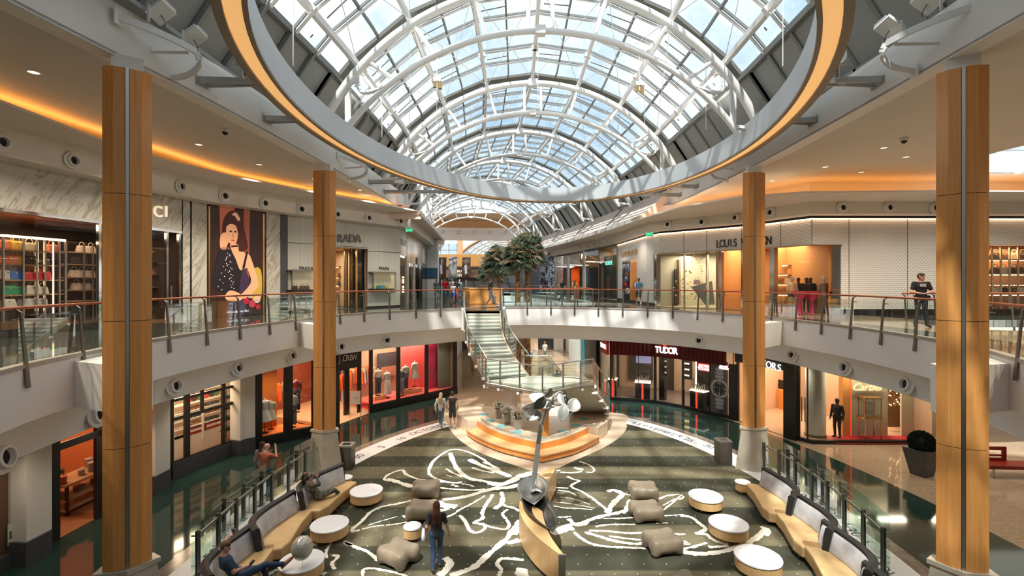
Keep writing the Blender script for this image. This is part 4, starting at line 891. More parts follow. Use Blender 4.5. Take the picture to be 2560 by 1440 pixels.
# folded sheath that wraps the plinth
g = MB(); prof = crom([(.30, 14.9, .0 + .25), (.42, 14.85, .9), (.66, 14.8, 1.12), (.95, 14.7, 1.02), (1.12, 14.6, .6), (1.14, 14.6, .04)], 6)
V = []
for q in prof:
    V.append((q.x, q.y + .42, q.z)); V.append((q.x + .02, q.y - .55 - .1 * q.z, q.z))
g.add(V, [(2 * i, 2 * i + 1, 2 * i + 3, 2 * i + 2) for i in range(len(prof) - 1)]); o = g.build('sheath', M['leafsteel'], sc, smooth=True, recalc=False); md = o.modifiers.new('t', 'SOLIDIFY'); md.thickness = .02
stem = [Pd(1330, 1232, 14.35), Pd(1336, 1190, 14.4), Pd(1344, 1125, 14.45), Pd(1351, 1075, 14.5), Pd(1357, 1050, 14.5), Pd(1366, 1028, 14.45), Pd(1378, 1008, 14.4), Pd(1396, 994, 14.3), Pd(1416, 990, 14.2)]
g = MB(); cs = crom(stem, 5); g.tube(cs, [.085 - .045 * i / len(cs) for i in range(len(cs))], 12); g.build('stem', M['stemm'], sc, smooth='auto')
for q in ([Pd(1360, 1040, 14.5), Pd(1348, 1024, 14.3), Pd(1334, 1018, 14.1)], [Pd(1384, 1004, 14.4), Pd(1372, 1000, 14.2), Pd(1364, 1002, 14.0)], [Pd(1380, 1010, 14.4), Pd(1398, 1012, 14.2), Pd(1412, 1018, 14.0)], [Pd(1380, 1000, 14.4), Pd(1392, 984, 14.4), Pd(1402, 980, 14.5), Pd(1412, 990, 14.5)]):
    g = MB(); g.tube(crom(q, 5), .03, 8); g.build('branch', M['stemm'], sc, smooth='auto')
PET = [((1340, 1016, 14.2), (1304, 1020, 13.9), .30, .12, M['petal']), ((1338, 1020, 14.2), (1317, 1050, 14.0), .22, .10, M['petal']), ((1344, 1012, 14.3), (1346, 982, 14.5), .26, .12, M['petal']), ((1346, 1016, 14.1), (1368, 992, 14.4), .22, .1, M['petal']), ((1336, 1020, 13.9), (1364, 992, 13.9), .15, .05, M['leafdark']), ((1362, 994, 14.0), (1379, 972, 14.3), .10, .04, M['leafdark']),
       ((1344, 1022, 14.1), (1348, 1052, 14.1), .10, .05, M['leafsteel']), ((1366, 1012, 14.2), (1378, 1020, 14.3), .18, .1, M['leafsteel']),
       ((1412, 1015, 14.1), (1398, 983, 14.3), .10, .06, M['petal']), ((1418, 1012, 14.1), (1412, 977, 14.4), .08, .05, M['leafdark']), ((1424, 1030, 14.0), (1440, 996, 14.1), .20, .12, M['petal']), ((1412, 1008, 14.0), (1404, 1054, 13.9), .16, .12, M['petal']), ((1420, 1004, 14.2), (1422, 1036, 14.1), .17, .1, M['leafsteel']), ((1412, 1024, 14.0), (1432, 1030, 14.2), .12, .08, M['petal'])]
for b, t_, hw, cup, mt in PET:
    a, c = Pd(*b), Pd(*t_); ax = (c - a); side = ax.cross(Vector((.15, 1, .25))); leafsurf((a, c, hw, cup, side), mt, sc, 'petal', .05)
# ================================================================ tables
def table(px, py, r, label, cat='coffee table'):
    z = .42; p = P(px, py, z); t = thing('round_table', label, cat, (p.x, p.y, .012), group='round drum tables on the carpet')
    g = MB(); g.lathe([(.001, .405), (r - .03, .405), (r - .005, .40), (r, .385), (r, .37), (.001, .37)], n=48); g.build('table_top', M['tabletop'], t, smooth='auto')
    g = MB(); g.lathe([(r - .02, .365), (r - .015, .12), (r - .03, .11), (.001, .11)], n=48); g.build('wood_drum', M['maple2'], t, smooth='auto')
    for k in range(3 if r > .3 else 3): a = R(90 + 120 * k + 20); g = MB(); g.tube([(r * .72 * math.cos(a), r * .72 * math.sin(a), 0), (r * .72 * math.cos(a), r * .72 * math.sin(a), .12)], .016, 8); g.build('leg', M['metal'], t)
for px, py, r, l in ((916, 1224.5, .52, 'round white topped wooden drum table, furthest of the large ones on the left'), (824, 1308, .52, 'round white topped wooden drum table beside the middle left sofa'), (754, 1400, .53, 'round white topped wooden drum table with the balloon over it'),
                     (863, 1192, .25, 'small round side table at the end of the furthest left sofa'), (1031, 1313, .25, 'small round drum table between the ottomans and the walking woman'),
                     (1764, 1238, .52, 'round white topped wooden drum table, furthest of the large ones on the right'), (1821, 1306, .53, 'round white topped wooden drum table, middle of the three on the right'), (1895, 1389, .55, 'round white topped wooden drum table, nearest of the three on the right'), (1856.5, 1203, .25, 'small round side table at the end of the furthest right sofa')):
    table(px, py, r, l)
p = P(754, 1400, .42); bt = thing('balloon', 'shiny iridescent pearl balloon floating over the nearest left table', 'balloon', (p.x + .12, p.y - .25, .55))
bm_ = noisy('pearl_foil', (.62, .50, .40), (.50, .58, .55), .18, scale=(1, 1, 3), ns=2.2, dist=3, metal=.35)
g = MB(); g.lathe([(.001, .04)] + [(.245 * math.sin(PI * i / 14) ** .9, .30 - .27 * math.cos(PI * i / 14)) for i in range(1, 14)] + [(.001, .57)], n=28); g.build('foil_ball', bm_, bt, smooth=True)
g = MB(); g.tube([(0, 0, .04), (.01, 0, -.25), (0, .02, -.5)], .004, 5); g.build('string', M['black'], bt)
# ================================================================ ottomans
taupe = noisy('taupe_leather', (.21, .165, .115), (.26, .205, .145), .45, ns=3, bump=.3)
def ottoman_proto():
    t = thing('ottoman', 'x', 'ottoman', (0, 0, 0))
    pr = [cap_sdf((-.26, v, .25), (.26, v, .25), .20) for v in (-.19, .19)] + [cap_sdf((x, -.18, .25), (x, .18, .25), .20) for x in (-.2, 0, .2)] + [cap_sdf((s * .33, v * .25, .12), (s * .31, v * .25, .32), .12, .14) for s in (-1, 1) for v in (-1, 1)]
    sdf_obj('seat', pr, .026, taupe, t, .06, cut=lambda D, X, Y, Z: np.maximum(np.maximum(D, (Z - .43 - .03 * np.abs(X)) * .9), .04 - Z))
    for s in (-1, 1):
        for v in (-1, 1): g = MB(); g.ball((s * .35, v * .25, .03), .04, 10); g.build('foot', M['bench'], t, smooth=True)
    return t
OT = ottoman_proto(); first = True
for x, y, rz, l in ((-2.87, 16.3, 5, 'taupe leather bone shaped ottoman, furthest on the left half of the carpet'), (-2.72, 14.8, -4, 'taupe leather bone shaped ottoman half hidden behind the walking woman'), (-2.9, 12.45, -32, 'taupe leather bone shaped ottoman nearest the camera left of the woman'),
                    (4.35, 16.2, -4, 'taupe leather bone shaped ottoman, furthest on the right half of the carpet'), (4.05, 14.75, 6, 'taupe leather bone shaped ottoman, second from the back on the right'), (4.0, 13.0, 12, 'taupe leather bone shaped ottoman, third from the back on the right'), (3.9, 11.0, 30, 'taupe ottoman cut by the bottom edge of the photo')):
    o = OT if first else copy_tree(OT); first = False
    put(o, (x, y, .012), R(rz), l, 'bone shaped ottomans on the carpet', 1.0)
# ================================================================ sofas
M['tan'] = noisy('tan_leather', (.56, .36, .16), (.64, .43, .21), .4, ns=2.5, bump=.15)
M['velvet'] = noisy('pale_grey_velvet', (.46, .44, .44), (.60, .58, .57), .8, ns=4, detail=6)
M['shell'] = mat('black_sofa_shell', (.018, .017, .017), .5)
def sofa_proto(s, label):
    t = thing('sofa', label, 'sofa')
    seat = [(.12, -.02), (.42, -.42), (.9, -.28), (.98, .05), (.86, 1.0), (.86, 1.72), (.78, 1.85), (.40, 1.78), (.18, 1.0)]
    sp = [(x * s, y) for x, y in (seat if s > 0 else seat[::-1])]
    g = MB(); n = len(sp); cx, cy = sum(p[0] for p in sp) / n, sum(p[1] for p in sp) / n
    lev = [(.97, .14), (1.0, .18), (1.0, .38), (.985, .42), (.94, .445)]
    V = [(cx + (x - cx) * k, cy + (y - cy) * k, z) for k, z in lev for x, y in sp]
    g.add(V, [(i * n + j, i * n + (j + 1) % n, (i + 1) * n + (j + 1) % n, (i + 1) * n + j) for i in range(len(lev) - 1) for j in range(n)] + [tuple(range(n))[::-1], tuple(range((len(lev) - 1) * n, len(lev) * n))])
    g.build('seat', M['tan'], t)
    bp = [tuple(p) for p in crom([(.46, -.40), (.22, -.12), (.08, .2), (.10, .7), (.22, 1.2), (.38, 1.78)], 5)]
    bp = [(x * s, y) for x, y in bp]; q = 1 if s > 0 else -1      # right of travel (+y) is +x
    g = MB(); lean = -.14
    g.sweep(bp, [(-q * .06, .16), (q * (-.07 + lean), .99), (q * (.02 + lean), 1.04), (q * (.10 + lean), 1.0), (q * .06, .16)], cprof=True, cap=True); g.build('back_shell', M['shell'], t, smooth='auto')
    bi = bp[2:-1]
    g = MB(); g.sweep(bi, [(q * .055, .44), (q * .11, .46), (q * (.13 + lean * .8), .88), (q * (.105 + lean), .93), (q * (.085 + lean), .93)], cprof=True, cap=True); g.build('back_cushion', M['velvet'], t, smooth='auto')
    for x, y in ((.3, .1), (.85, 0), (.75, 1.6), (.4, 1.6)): g = MB(); g.tube([(s * x, y, 0), (s * x, y, .15)], .018, 8); g.build('leg', M['metal'], t)
    return t
gr = 'sofas beside the glass rail'
A = sofa_proto(1, ''); put(A, (-6.72, 12.6, .012), 0, 'tan leather sofa with grey velvet back, middle one of the left row', gr)
o = copy_tree(A); put(o, (-6.45, 14.85, .012), R(-14), 'tan leather sofa carrying the man in camouflage', gr); o = copy_tree(A); put(o, (-6.72, 10.65, .012), R(5), 'tan leather sofa carrying the man in a blue tee', gr)
A = sofa_proto(-1, ''); put(A, (8.42, 14.4, .012), R(-7), 'tan leather sofa with grey velvet back, furthest of the right row', gr)
o = copy_tree(A); put(o, (8.30, 12.55, .012), R(-8), 'tan leather sofa with grey velvet back, middle one of the right row', gr); o = copy_tree(A); put(o, (8.02, 10.8, .012), R(-10), 'tan leather sofa beside the nearest table on the right', gr)
o = copy_tree(A); put(o, (7.55, 8.95, .012), R(-16), 'tan leather sofa cut by the bottom edge at the right', gr)
# ================================================================ floor level glass screens
def screen(pts, label, side):
    t = thing('glass_screen', label, 'glass screen'); n = len(pts); nn = normals(pts)
    for p, q in zip(pts, nn):
        for dx in (-.04, .04):
            pass
        g = MB(); g.box((p[0] - .03, p[1], .56), (.02, .09, 1.1)); g.box((p[0] + .03, p[1], .56), (.02, .09, 1.1)); g.box((p[0], p[1], .03), (.14, .16, .04)); g.box((p[0], p[1], .6), (.05, .03, .9)); po = g.build('post', M['dkpost'], t)
        g = MB(); g.bar((p[0], p[1], .98), (p[0] + side * .16, p[1], .98), .03); g.bar((p[0], p[1], .25), (p[0] + side * .16, p[1], .25), .03); g.build('clamp', M['metal'], po)
    g = MB()
    for a, b in zip(pts, pts[1:]): g.bar((*a, 1.0), (*b, 1.0), .03, .06)
    g.build('top_rail', M['satin'], t)
    for a, b in zip(pts, pts[1:]):
        a, b = Vector(a), Vector(b); e = (b - a) * .02; off = Vector((side * .17, 0)); g = MB()
        g.quad((*(a + e + off), .08), (*(b - e + off), .08), (*(b - e + off), 1.38), (*(a + e + off), 1.38)); g.build('glass_panel', M['glassg'], t)
screen([(-7.2, 18.3), (-7.4, 17.45), (-7.56, 16.5), (-7.68, 15.6), (-7.73, 14.66), (-7.74, 13.7), (-7.7, 12.8), (-7.66, 11.9)], 'green glass screen with bronze posts behind the left row of sofas', -1)
screen([(9.5, 18.4), (9.63, 17.6), (9.69, 16.7), (9.67, 15.75), (9.6, 14.85), (9.5, 13.95), (9.36, 13.0), (9.17, 12.05)], 'green glass screen with bronze posts behind the right row of sofas', 1)
# ================================================================ bins, topiary, red bench, sign
for x, y, l in ((-6.35, 18.75, 'square bronze litter bin beside the far left column base'), (8.35, 19.3, 'square bronze litter bin beside the far right column base')):
    t = thing('litter_bin', l, 'bin', (x, y, .012))
    g = MB(); g.box((0, 0, .43), (.5, .5, .86)); g.build('bin_body', M['bronze'], t)
    g = MB(); g.prism([(-.26, -.26), (.26, -.26), (.26, .26), (-.26, .26)], .86, .92, [[(-.15, .15), (.15, .15), (.15, -.15), (-.15, -.15)]]); g.build('bin_lid', M['satin'], t)
t = thing('topiary_ball', 'clipped dark round bush in a tall tapered grey pot', 'potted plant', (15.2, 18.1, 0), R(20))
g = MB(); b, c, h = .25, .42, .98
g.add([(x * b, y * b, 0) for x, y in ((-1, -1), (1, -1), (1, 1), (-1, 1))] + [(x * c, y * c, h) for x, y in ((-1, -1), (1, -1), (1, 1), (-1, 1))], [(0, 1, 5, 4), (1, 2, 6, 5), (2, 3, 7, 6), (3, 0, 4, 7), (0, 3, 2, 1), (4, 5, 6, 7)]); g.build('pot', M['dkgrey'], t)
g = MB(); rn = random.Random(5)
for k in range(2600):
    a, zz = rn.uniform(0, 2 * PI), rn.uniform(-.8, 1); rr = math.sqrt(1 - zz * zz); n = Vector((rr * math.cos(a), rr * math.sin(a), zz)); c = Vector((0, 0, 1.2)) + n * .40 * rn.uniform(.9, 1.06)
    u = n.cross(Vector((rn.random(), rn.random(), rn.random()))).normalized(); g.add([c - u * .022, c + n * .045, c + u * .022, c - n * .02], [(0, 1, 2, 3)])
g.build('foliage', noisy('dark_leaf', (.010, .018, .012), (.03, .05, .03), .7, ns=30), t, recalc=False); g = MB(); g.ball((0, 0, 1.2), .37, 20); g.build('core', M['black'], t, smooth=True)
t = thing('red_bench', 'dark red slatted wooden bench on the right side floor', 'bench', (18.6, 18.0, 0), R(-4)); red = wood('red_lacquer', (.20, .015, .01), (.28, .025, .015), .3, 'x')
g = MB(); g.box((0, 0, .42), (2.3, .62, .08)); g.box((0, 0, .34), (2.3, .5, .05)); g.build('seat', red, t)
g = MB(); g.box((-.62, .28, .92), (1.0, .06, .12)); g.box((-.62, .28, .66), (1.0, .06, .05)); g.box((-.62, .28, .5), (1.0, .06, .12)); g.box((-1.06, .28, .7), (.14, .06, .56)); g.box((-.18, .28, .7), (.14, .06, .56)); g.build('backrest', red, t)
g = MB(); g.box((.75, -.28, .55), (.7, .05, .1)); g.box((.75, -.28, .72), (.7, .05, .06)); g.box((1.07, -.28, .6), (.08, .05, .3)); g.box((.43, -.28, .6), (.08, .05, .3)); g.build('side_back', red, t)
for x in (-1, 1):
    for y in (-.24, .24): g = MB(); g.box((x, y, .16), (.05, .05, .32)); g.build('leg', M['metal'], t)
t = thing('sign_stand', 'white framed notice on a wooden easel stand by the clothes shop door', 'sign', (-8.15, 25.4, 0), R(10))
g = MB(); g.bar((-.27, 0, 0), (-.27, 0, 1.45), .03); g.bar((.27, 0, 0), (.27, 0, 1.45), .03); g.bar((-.27, 0, 1.45), (.27, 0, 1.45), .03); g.bar((-.27, .2, 0), (-.27, -.2, 0), .03); g.bar((.27, .2, 0), (.27, -.2, 0), .03); g.build('stand', M['maple2'], t)
g = MB(); g.box((0, -.03, 1.1), (.48, .02, .66)); bd = g.build('board', mat('white_board', (.75, .74, .70), .5), t); g = MB(); g.box((0, -.045, 1.12), (.22, .004, .018)); g.build('faint_print', M['dkgrey'], bd)
# ================================================================ palms
M['frond'] = noisy('grey_green_frond', (.10, .15, .09), (.22, .27, .17), .6, ns=2); M['dry'] = noisy('dry_frond', (.36, .28, .17), (.54, .43, .28), .7, ns=2)
M['trunk'] = noisy('palm_trunk', (.22, .09, .035), (.62, .36, .15), .9, scale=(5, 5, 8), ns=1.6, lo=.42, hi=.58, bump=1)
def palm(x, y, h, rc, label, z0=0, seed=1, tr=.22):
    t = thing('palm_tree', label, 'palm tree', (x, y, z0)); rn = random.Random(seed)
    g = MB(); n = 40; pts = [(.0, 0, h * i / n) for i in range(n + 1)]; g.tube(pts, [tr * (1 - .45 * i / n) * (1.0 + (.16 if i % 2 else 0)) for i in range(n + 1)], 12); g.build('trunk', M['trunk'], t)
    A, B = MB(), MB()
    for k in range(78):
        f = k / 78; el = R(82 - 112 * f + rn.uniform(-10, 10)); az = k * 2.4 + rn.uniform(-.2, .2); L = rc * rn.uniform(.6, .85)
        d = Vector((math.cos(az) * math.cos(el), math.sin(az) * math.cos(el), math.sin(el))); base = Vector((0, 0, h - .55 * f)); c = base + d * L * .55
        g = B if (rn.random() < .30 + .35 * max(0, f - .55) or (f < .12 and rn.random() < .5)) else A
        g.bar(base, c, .03, .02)
        side = d.cross(Vector((0, 0, 1)))
        side = side.normalized() if side.length > .1 else Vector((1, 0, 0)); upv = side.cross(d)
        R_ = rc * rn.uniform(.42, .58)
        for j in range(21):
            a = R(-110 + 220 * j / 20); dr = (d * math.cos(a) + side * math.sin(a)); w = (side * math.cos(a) - d * math.sin(a)) * .024
            m_ = c + dr * R_ * .6 + upv * .04 * (j % 2) ; e = c + dr * R_ * rn.uniform(.85, 1.1) - Vector((0, 0, R_ * rn.uniform(.12, .38)))
            g.add([c, m_ + w, e, m_ - w], [(0, 1, 2), (0, 2, 3)])
    A.build('green_fronds', M['frond'], t, recalc=False); B.build('dry_fronds', M['dry'], t, recalc=False)
palm(.42, 34.2, 9.0, 1.5, 'palm with a rough trunk, the left one of the two tall palms', seed=1, tr=.24); palm(1.08, 34.4, 9.5, 1.6, 'tallest palm with a shaggy crown, right of the pair of trunks', seed=2, tr=.24)
palm(-1.1, 41, 8.9, 1.8, 'smaller palm with a lighter crown left of the tall pair', seed=3, tr=.2); palm(-1.9, 46, 8.3, 1.6, 'distant palm furthest left in the corridor opening', seed=5, tr=.2)
# ================================================================ corridor opening: rails, cabinet
rail_run('guard_rail', 'short straight glass rail across the near edge of the corridor opening', [(5.45, 32.9), (-.8, 32.9)], 1.0, top=M['woodrail'], small=True, r=.025)
rail_run('guard_rail', 'glass rail with many close posts along the right edge of the corridor opening', [(-.25, 62), (2.2, 54), (4.45, 45), (5.25, 38), (5.45, 32.9)], 1.3, small=True, r=.025)
rail_run('guard_rail', 'glass rail along the left edge of the corridor opening', [(-.8, 33.1), (-.95, 38), (-1.9, 45), (-3.7, 54)], 1.3, small=True, r=.025)
rail_run('guard_rail', 'second red topped rail behind the officer around the side opening', [(25, 19.75), (21, 19.8), (17, 19.75), (15.6, 19.35), (14.95, 18.4), (14.75, 17.4)][:4], 1.6, r=.03)
rail_run('guard_rail', 'red topped rail along the near side of the opening right of the officer', [(16.2, 15.15), (18, 14.95), (21, 14.9), (25, 15.0)], 1.6, r=.03)
t = thing('wood_cabinet', 'orange wood panelled cabinet block on the bridge beside the stair head', 'cabinet', (-1.75, 33.4, Z2))
g = MB(); g.box((0, 0, .5), (2.2, .7, 1.0)); g.build('body', M['maple'], t)
for k in range(3): g = MB(); g.box((-.73 + .73 * k, -.36, .5), (.70, .02, .94)); d = g.build('door', M['maple'], t); g = MB(); g.tube([(-.5 + .73 * k, -.39, .55), (-.5 + .73 * k, -.39, .68)], .012, 6); g.build('handle', M['metal'], d)
g = MB(); g.box((0, 0, 1.03), (2.3, .8, .06)); g.build('counter', M['maple'], t)
t = thing('wood_cabinet', 'lower orange wood counter further back along the corridor opening', 'cabinet', (-2.4, 37.5, Z2)); g = MB(); g.box((0, 0, .5), (2.6, .7, 1.0)); g.build('body', M['maple'], t); g = MB(); g.box((0, 0, 1.03), (2.7, .8, .06)); g.build('counter', M['maple2'], t)
# tapered light masts on the right of the corridor opening
for px, d, top, lb in ((1460, 36.5, 629, 'nearest'), (1421, 40, 641, 'middle'), (1389, 43.5, 647, 'furthest')):
    x = (px - 1280) / F * d; h = ZC - (top - HOR) * d / F - Z2
    t = thing('light_mast', 'tall tapered grey mast with a pointed arm lamp, %s of the three' % lb, 'lamp post', (x, d, Z2), group='light masts by the corridor opening')
    g = MB(); g.lathe([(.16, 0), (.14, h * .5), (.09, h)], n=10); g.build('mast', M['satin'], t, smooth='auto')
    g = MB(); g.tube([(0, 0, h * .80), (1.25, 0, h * .785)], [.05, .06], 8); g.tube([(0, 0, h * .97), (1.0, 0, h * .83)], .008, 5); g.build('arm', M['steelwhite'], t)
    g = MB(); g.add([(1.2, -.1, h * .76), (1.25, .0, h * .83), (1.2, .1, h * .76), (1.75, 0, h * .80)], [(0, 1, 2), (0, 3, 1), (1, 3, 2), (0, 2, 3)]); g.build('lamp_shade', M['steelwhite'], t)
# ================================================================ materials of the shopfronts
def marble():
    m = mat('veined_marble', (.6, .57, .5), .25); b = m.node_tree.nodes['Principled BSDF']
    c = coords(m, (1, 1, 1), (R(33), 0, 0)); mp = nd(m, 'ShaderNodeMapping'); mp.inputs['Scale'].default_value = (.5, 2.6, .42); lk(m, c, mp.inputs['Vector'])
    n = nd(m, 'ShaderNodeTexNoise'); n.inputs['Scale'].default_value = 1.0; n.inputs['Detail'].default_value = 10; n.inputs['Distortion'].default_value = .9; n.inputs['Roughness'].default_value = .6
    lk(m, mp.outputs['Vector'], n.inputs['Vector'])
    lk(m, ramp(m, n.outputs[0], [(.0, (.56, .54, .49)), (.42, (.60, .58, .53)), (.475, (.36, .31, .22)), (.50, (.56, .54, .48)), (.60, (.62, .60, .55)), (.635, (.42, .38, .30)), (.67, (.60, .58, .53)), (1, (.64, .62, .58))]), b.inputs['Base Color']); return m
M['marble'] = marble()
def dotted():
    m = mat('dotted_white_panel', (.7, .64, .58), .45); b = m.node_tree.nodes['Principled BSDF']
    g = nd(m, 'ShaderNodeNewGeometry'); s = nd(m, 'ShaderNodeSeparateXYZ'); lk(m, g.outputs['Position'], s.inputs[0])
    def mt(op, a, bb=0):
        n = nd(m, 'ShaderNodeMath', operation=op)
        for i, v in enumerate((a, bb)):
            if isinstance(v, (int, float)): n.inputs[i].default_value = v
            else: lk(m, v, n.inputs[i])
        return n.outputs[0]
    gx, gz = mt('MULTIPLY', s.outputs['X'], 1 / .15), mt('MULTIPLY', s.outputs['Z'], 1 / .09)
    row = mt('MULTIPLY', mt('MODULO', mt('FLOOR', gz), 2.0), .5)
    dx, dz = mt('SUBTRACT', mt('FRACT', mt('ADD', gx, row)), .5), mt('SUBTRACT', mt('FRACT', gz), .5)
    d = mt('SUBTRACT', .34, mt('SQRT', mt('ADD', mt('MULTIPLY', dx, dx), mt('MULTIPLY', dz, dz)))); c = nd(m, 'ShaderNodeClamp'); lk(m, mt('MULTIPLY', d, 8.0), c.inputs[0])
    bp = nd(m, 'ShaderNodeBump', invert=True); bp.inputs['Strength'].default_value = .8; bp.inputs['Distance'].default_value = .02; lk(m, c.outputs[0], bp.inputs['Height']); lk(m, bp.outputs[0], b.inputs['Normal'])
    lk(m, ramp(m, c.outputs[0], [(0, (.84, .80, .75)), (1, (.70, .65, .59))]), b.inputs['Base Color']); return m
M['dotted'] = dotted()
def fluted():
    m = mat('fluted_panel', (.5, .5, .44), .5); b = m.node_tree.nodes['Principled BSDF']
    n = nd(m, 'ShaderNodeTexNoise'); n.inputs['Scale'].default_value = 1; n.inputs['Detail'].default_value = 2; lk(m, coords(m, (16, 16, .02)), n.inputs['Vector'])
    lk(m, ramp(m, n.outputs[0], [(.35, (.52, .51, .44)), (.65, (.62, .61, .54))]), b.inputs['Base Color'])
    bp = nd(m, 'ShaderNodeBump'); bp.inputs['Strength'].default_value = .4; bp.inputs['Distance'].default_value = .02; lk(m, n.outputs[0], bp.inputs['Height']); lk(m, bp.outputs[0], b.inputs['Normal']); return m
M['fluted'] = fluted()
M['whitepanel'] = noisy('white_gloss_panel', (.70, .69, .66), (.74, .73, .70), .18, ns=.4)
M['shopdark'] = mat('dark_shop_wall', (.045, .035, .028), .6); M['shopbrown'] = mat('brown_shop_wall', (.16, .085, .045), .6); M['shoptan'] = mat('tan_shop_wall', (.50, .36, .24), .6)
M['shoporange'] = mat('orange_backdrop', (.75, .20, .03), .6); M['pinkwall'] = mat('coral_backdrop', (.75, .14, .12), .6); M['magenta'] = mat('magenta_panel', (.60, .05, .14), .6)
M['shopfloor'] = wood('shop_wood_floor', (.22, .09, .04), (.32, .15, .07), .35, 'x'); M['shelf'] = wood('shelf_wood', (.30, .19, .11), (.38, .25, .15), .4, 'x'); M['shelfwhite'] = mat('white_shelf', (.78, .74, .66), .5)
M['glow'] = mat('warm_light_strip', (1, .8, .5), .5, emit=(1, .66, .33), es=3.5); M['glowwhite'] = mat('lit_letters', (1, 1, 1), .5, emit=(1, .97, .93), es=1.0)
M['warmletters'] = mat('halo_letters', (.8, .7, .6), .4, emit=(1, .78, .55), es=.5); M['redglow'] = mat('red_light_strip', (.8, .02, .02), .5, emit=(1, .02, .01), es=2.2)
def mc(r, g, b, rough=.5): 
    k = 'c_%d_%d_%d_%d' % (r * 100, g * 100, b * 100, rough * 10)
    if k not in M: M[k] = mat('colour_%d' % len(M), (r, g, b), rough)
    return M[k]
NI = [0]
def interior(fac, a, b, dep, z0, z1, wm, fm, cm=None, lamp=None, left=True, right=True, back=True):
    NI[0] += 1; k = NI[0]; p = fac.seg(a, b); bk = offs(p, -dep)
    g = MB(); pts = ([p[0]] if left else []) + bk + ([p[-1]] if right else []); g.sweep(pts, [(0, z0), (0, z1)]); struct(g.build('wall_shop_%d' % k, wm))
    g = MB(); g.prism(p + bk[::-1], z0 - .02, z0 + .03); struct(g.build('floor_shop_%d' % k, fm))
    g = MB(); g.prism(p + bk[::-1], z1, z1 + .05); struct(g.build('ceiling_shop_%d' % k, cm or M['shoptan']))
    if lamp:
        c = Vector(((p[0][0] + p[-1][0] + bk[0][0] + bk[-1][0]) / 4, (p[0][1] + p[-1][1] + bk[0][1] + bk[-1][1]) / 4, z1 - .12)); w = math.hypot(p[0][0] - p[-1][0], p[0][1] - p[-1][1])
        LIGHTS.append(('shop_light', c, (0, 0, fac.ang((a + b) / 2)), w * .7, dep * .5, lamp[0], lamp[1]))
def fpanel(fac, a, b, z0, z1, m, name, par, o0=0, o1=.06): g = MB(); fac.box(g, a, b, z0, z1, o0, o1); return g.build(name, m, par)
def fglass(fac, a, b, z0, z1, par, off=0, m=None, name='glass_pane'):
    f = fac.sh(off); p = f.seg(a, b) if f and f.hit(a) and f.hit(b) else offs(fac.seg(a, b), off); g = MB(); g.sweep(p, [(0, z0), (0, z1)]); return g.build(name, m or M['shopglass'], par, recalc=False)
def fbar(fac, px, z0, z1, par, w=.08, m=None, off=0, name='mullion', dep=.1):
    c = fac.at(px, off); g = MB(); g.box((c.x, c.y, (z0 + z1) / 2), (w, dep, z1 - z0), fac.ang(px)); return g.build(name, m or M['black'], par)
def fhbar(fac, a, b, z, par, h=.08, m=None, off=0, name='transom'): g = MB(); fac.box(g, a, b, z - h / 2, z + h / 2, off - .05, off + .05); return g.build(name, m or M['black'], par)
def ftext(fac, px, z, s, h, m, par, off=.08, **kw): c = fac.at(px, off, z); return text('lettering', s, h, c, fac.ang(px), m, par, **kw)
def bag(loc, rz, col, label, w=.34, grp='handbags on shop shelves', h=None, rough=.4):
    h = h or w * .7; t = thing('handbag', label, 'handbag', loc, rz, grp); m = mc(*col, rough)
    g = MB(); d = w * .38
    V = [(sx * w / 2 * k, sy * d / 2 * q, z) for z, k, q in ((0, .92, 1), (.1 * h, 1, 1.05), (.75 * h, .92, .7), (h, .82, .35)) for sx, sy in ((-1, -1), (1, -1), (1, 1), (-1, 1))]
    g.add(V, [(i * 4 + j, i * 4 + (j + 1) % 4, i * 4 + 4 + (j + 1) % 4, i * 4 + 4 + j) for i in range(3) for j in range(4)] + [(3, 2, 1, 0), (12, 13, 14, 15)]); g.build('bag_body', m, t)
    g = MB(); g.tube([(w * .28 * math.cos(PI * i / 10), -.01, h * .92 + h * .62 * math.sin(PI * i / 10)) for i in range(11)], w * .03, 6); g.build('bag_handle', m, t)
    g = MB(); g.box((0, -d * .32, h * .72), (w * .14, .02, h * .1)); g.build('clasp', M['gold'], t); return t
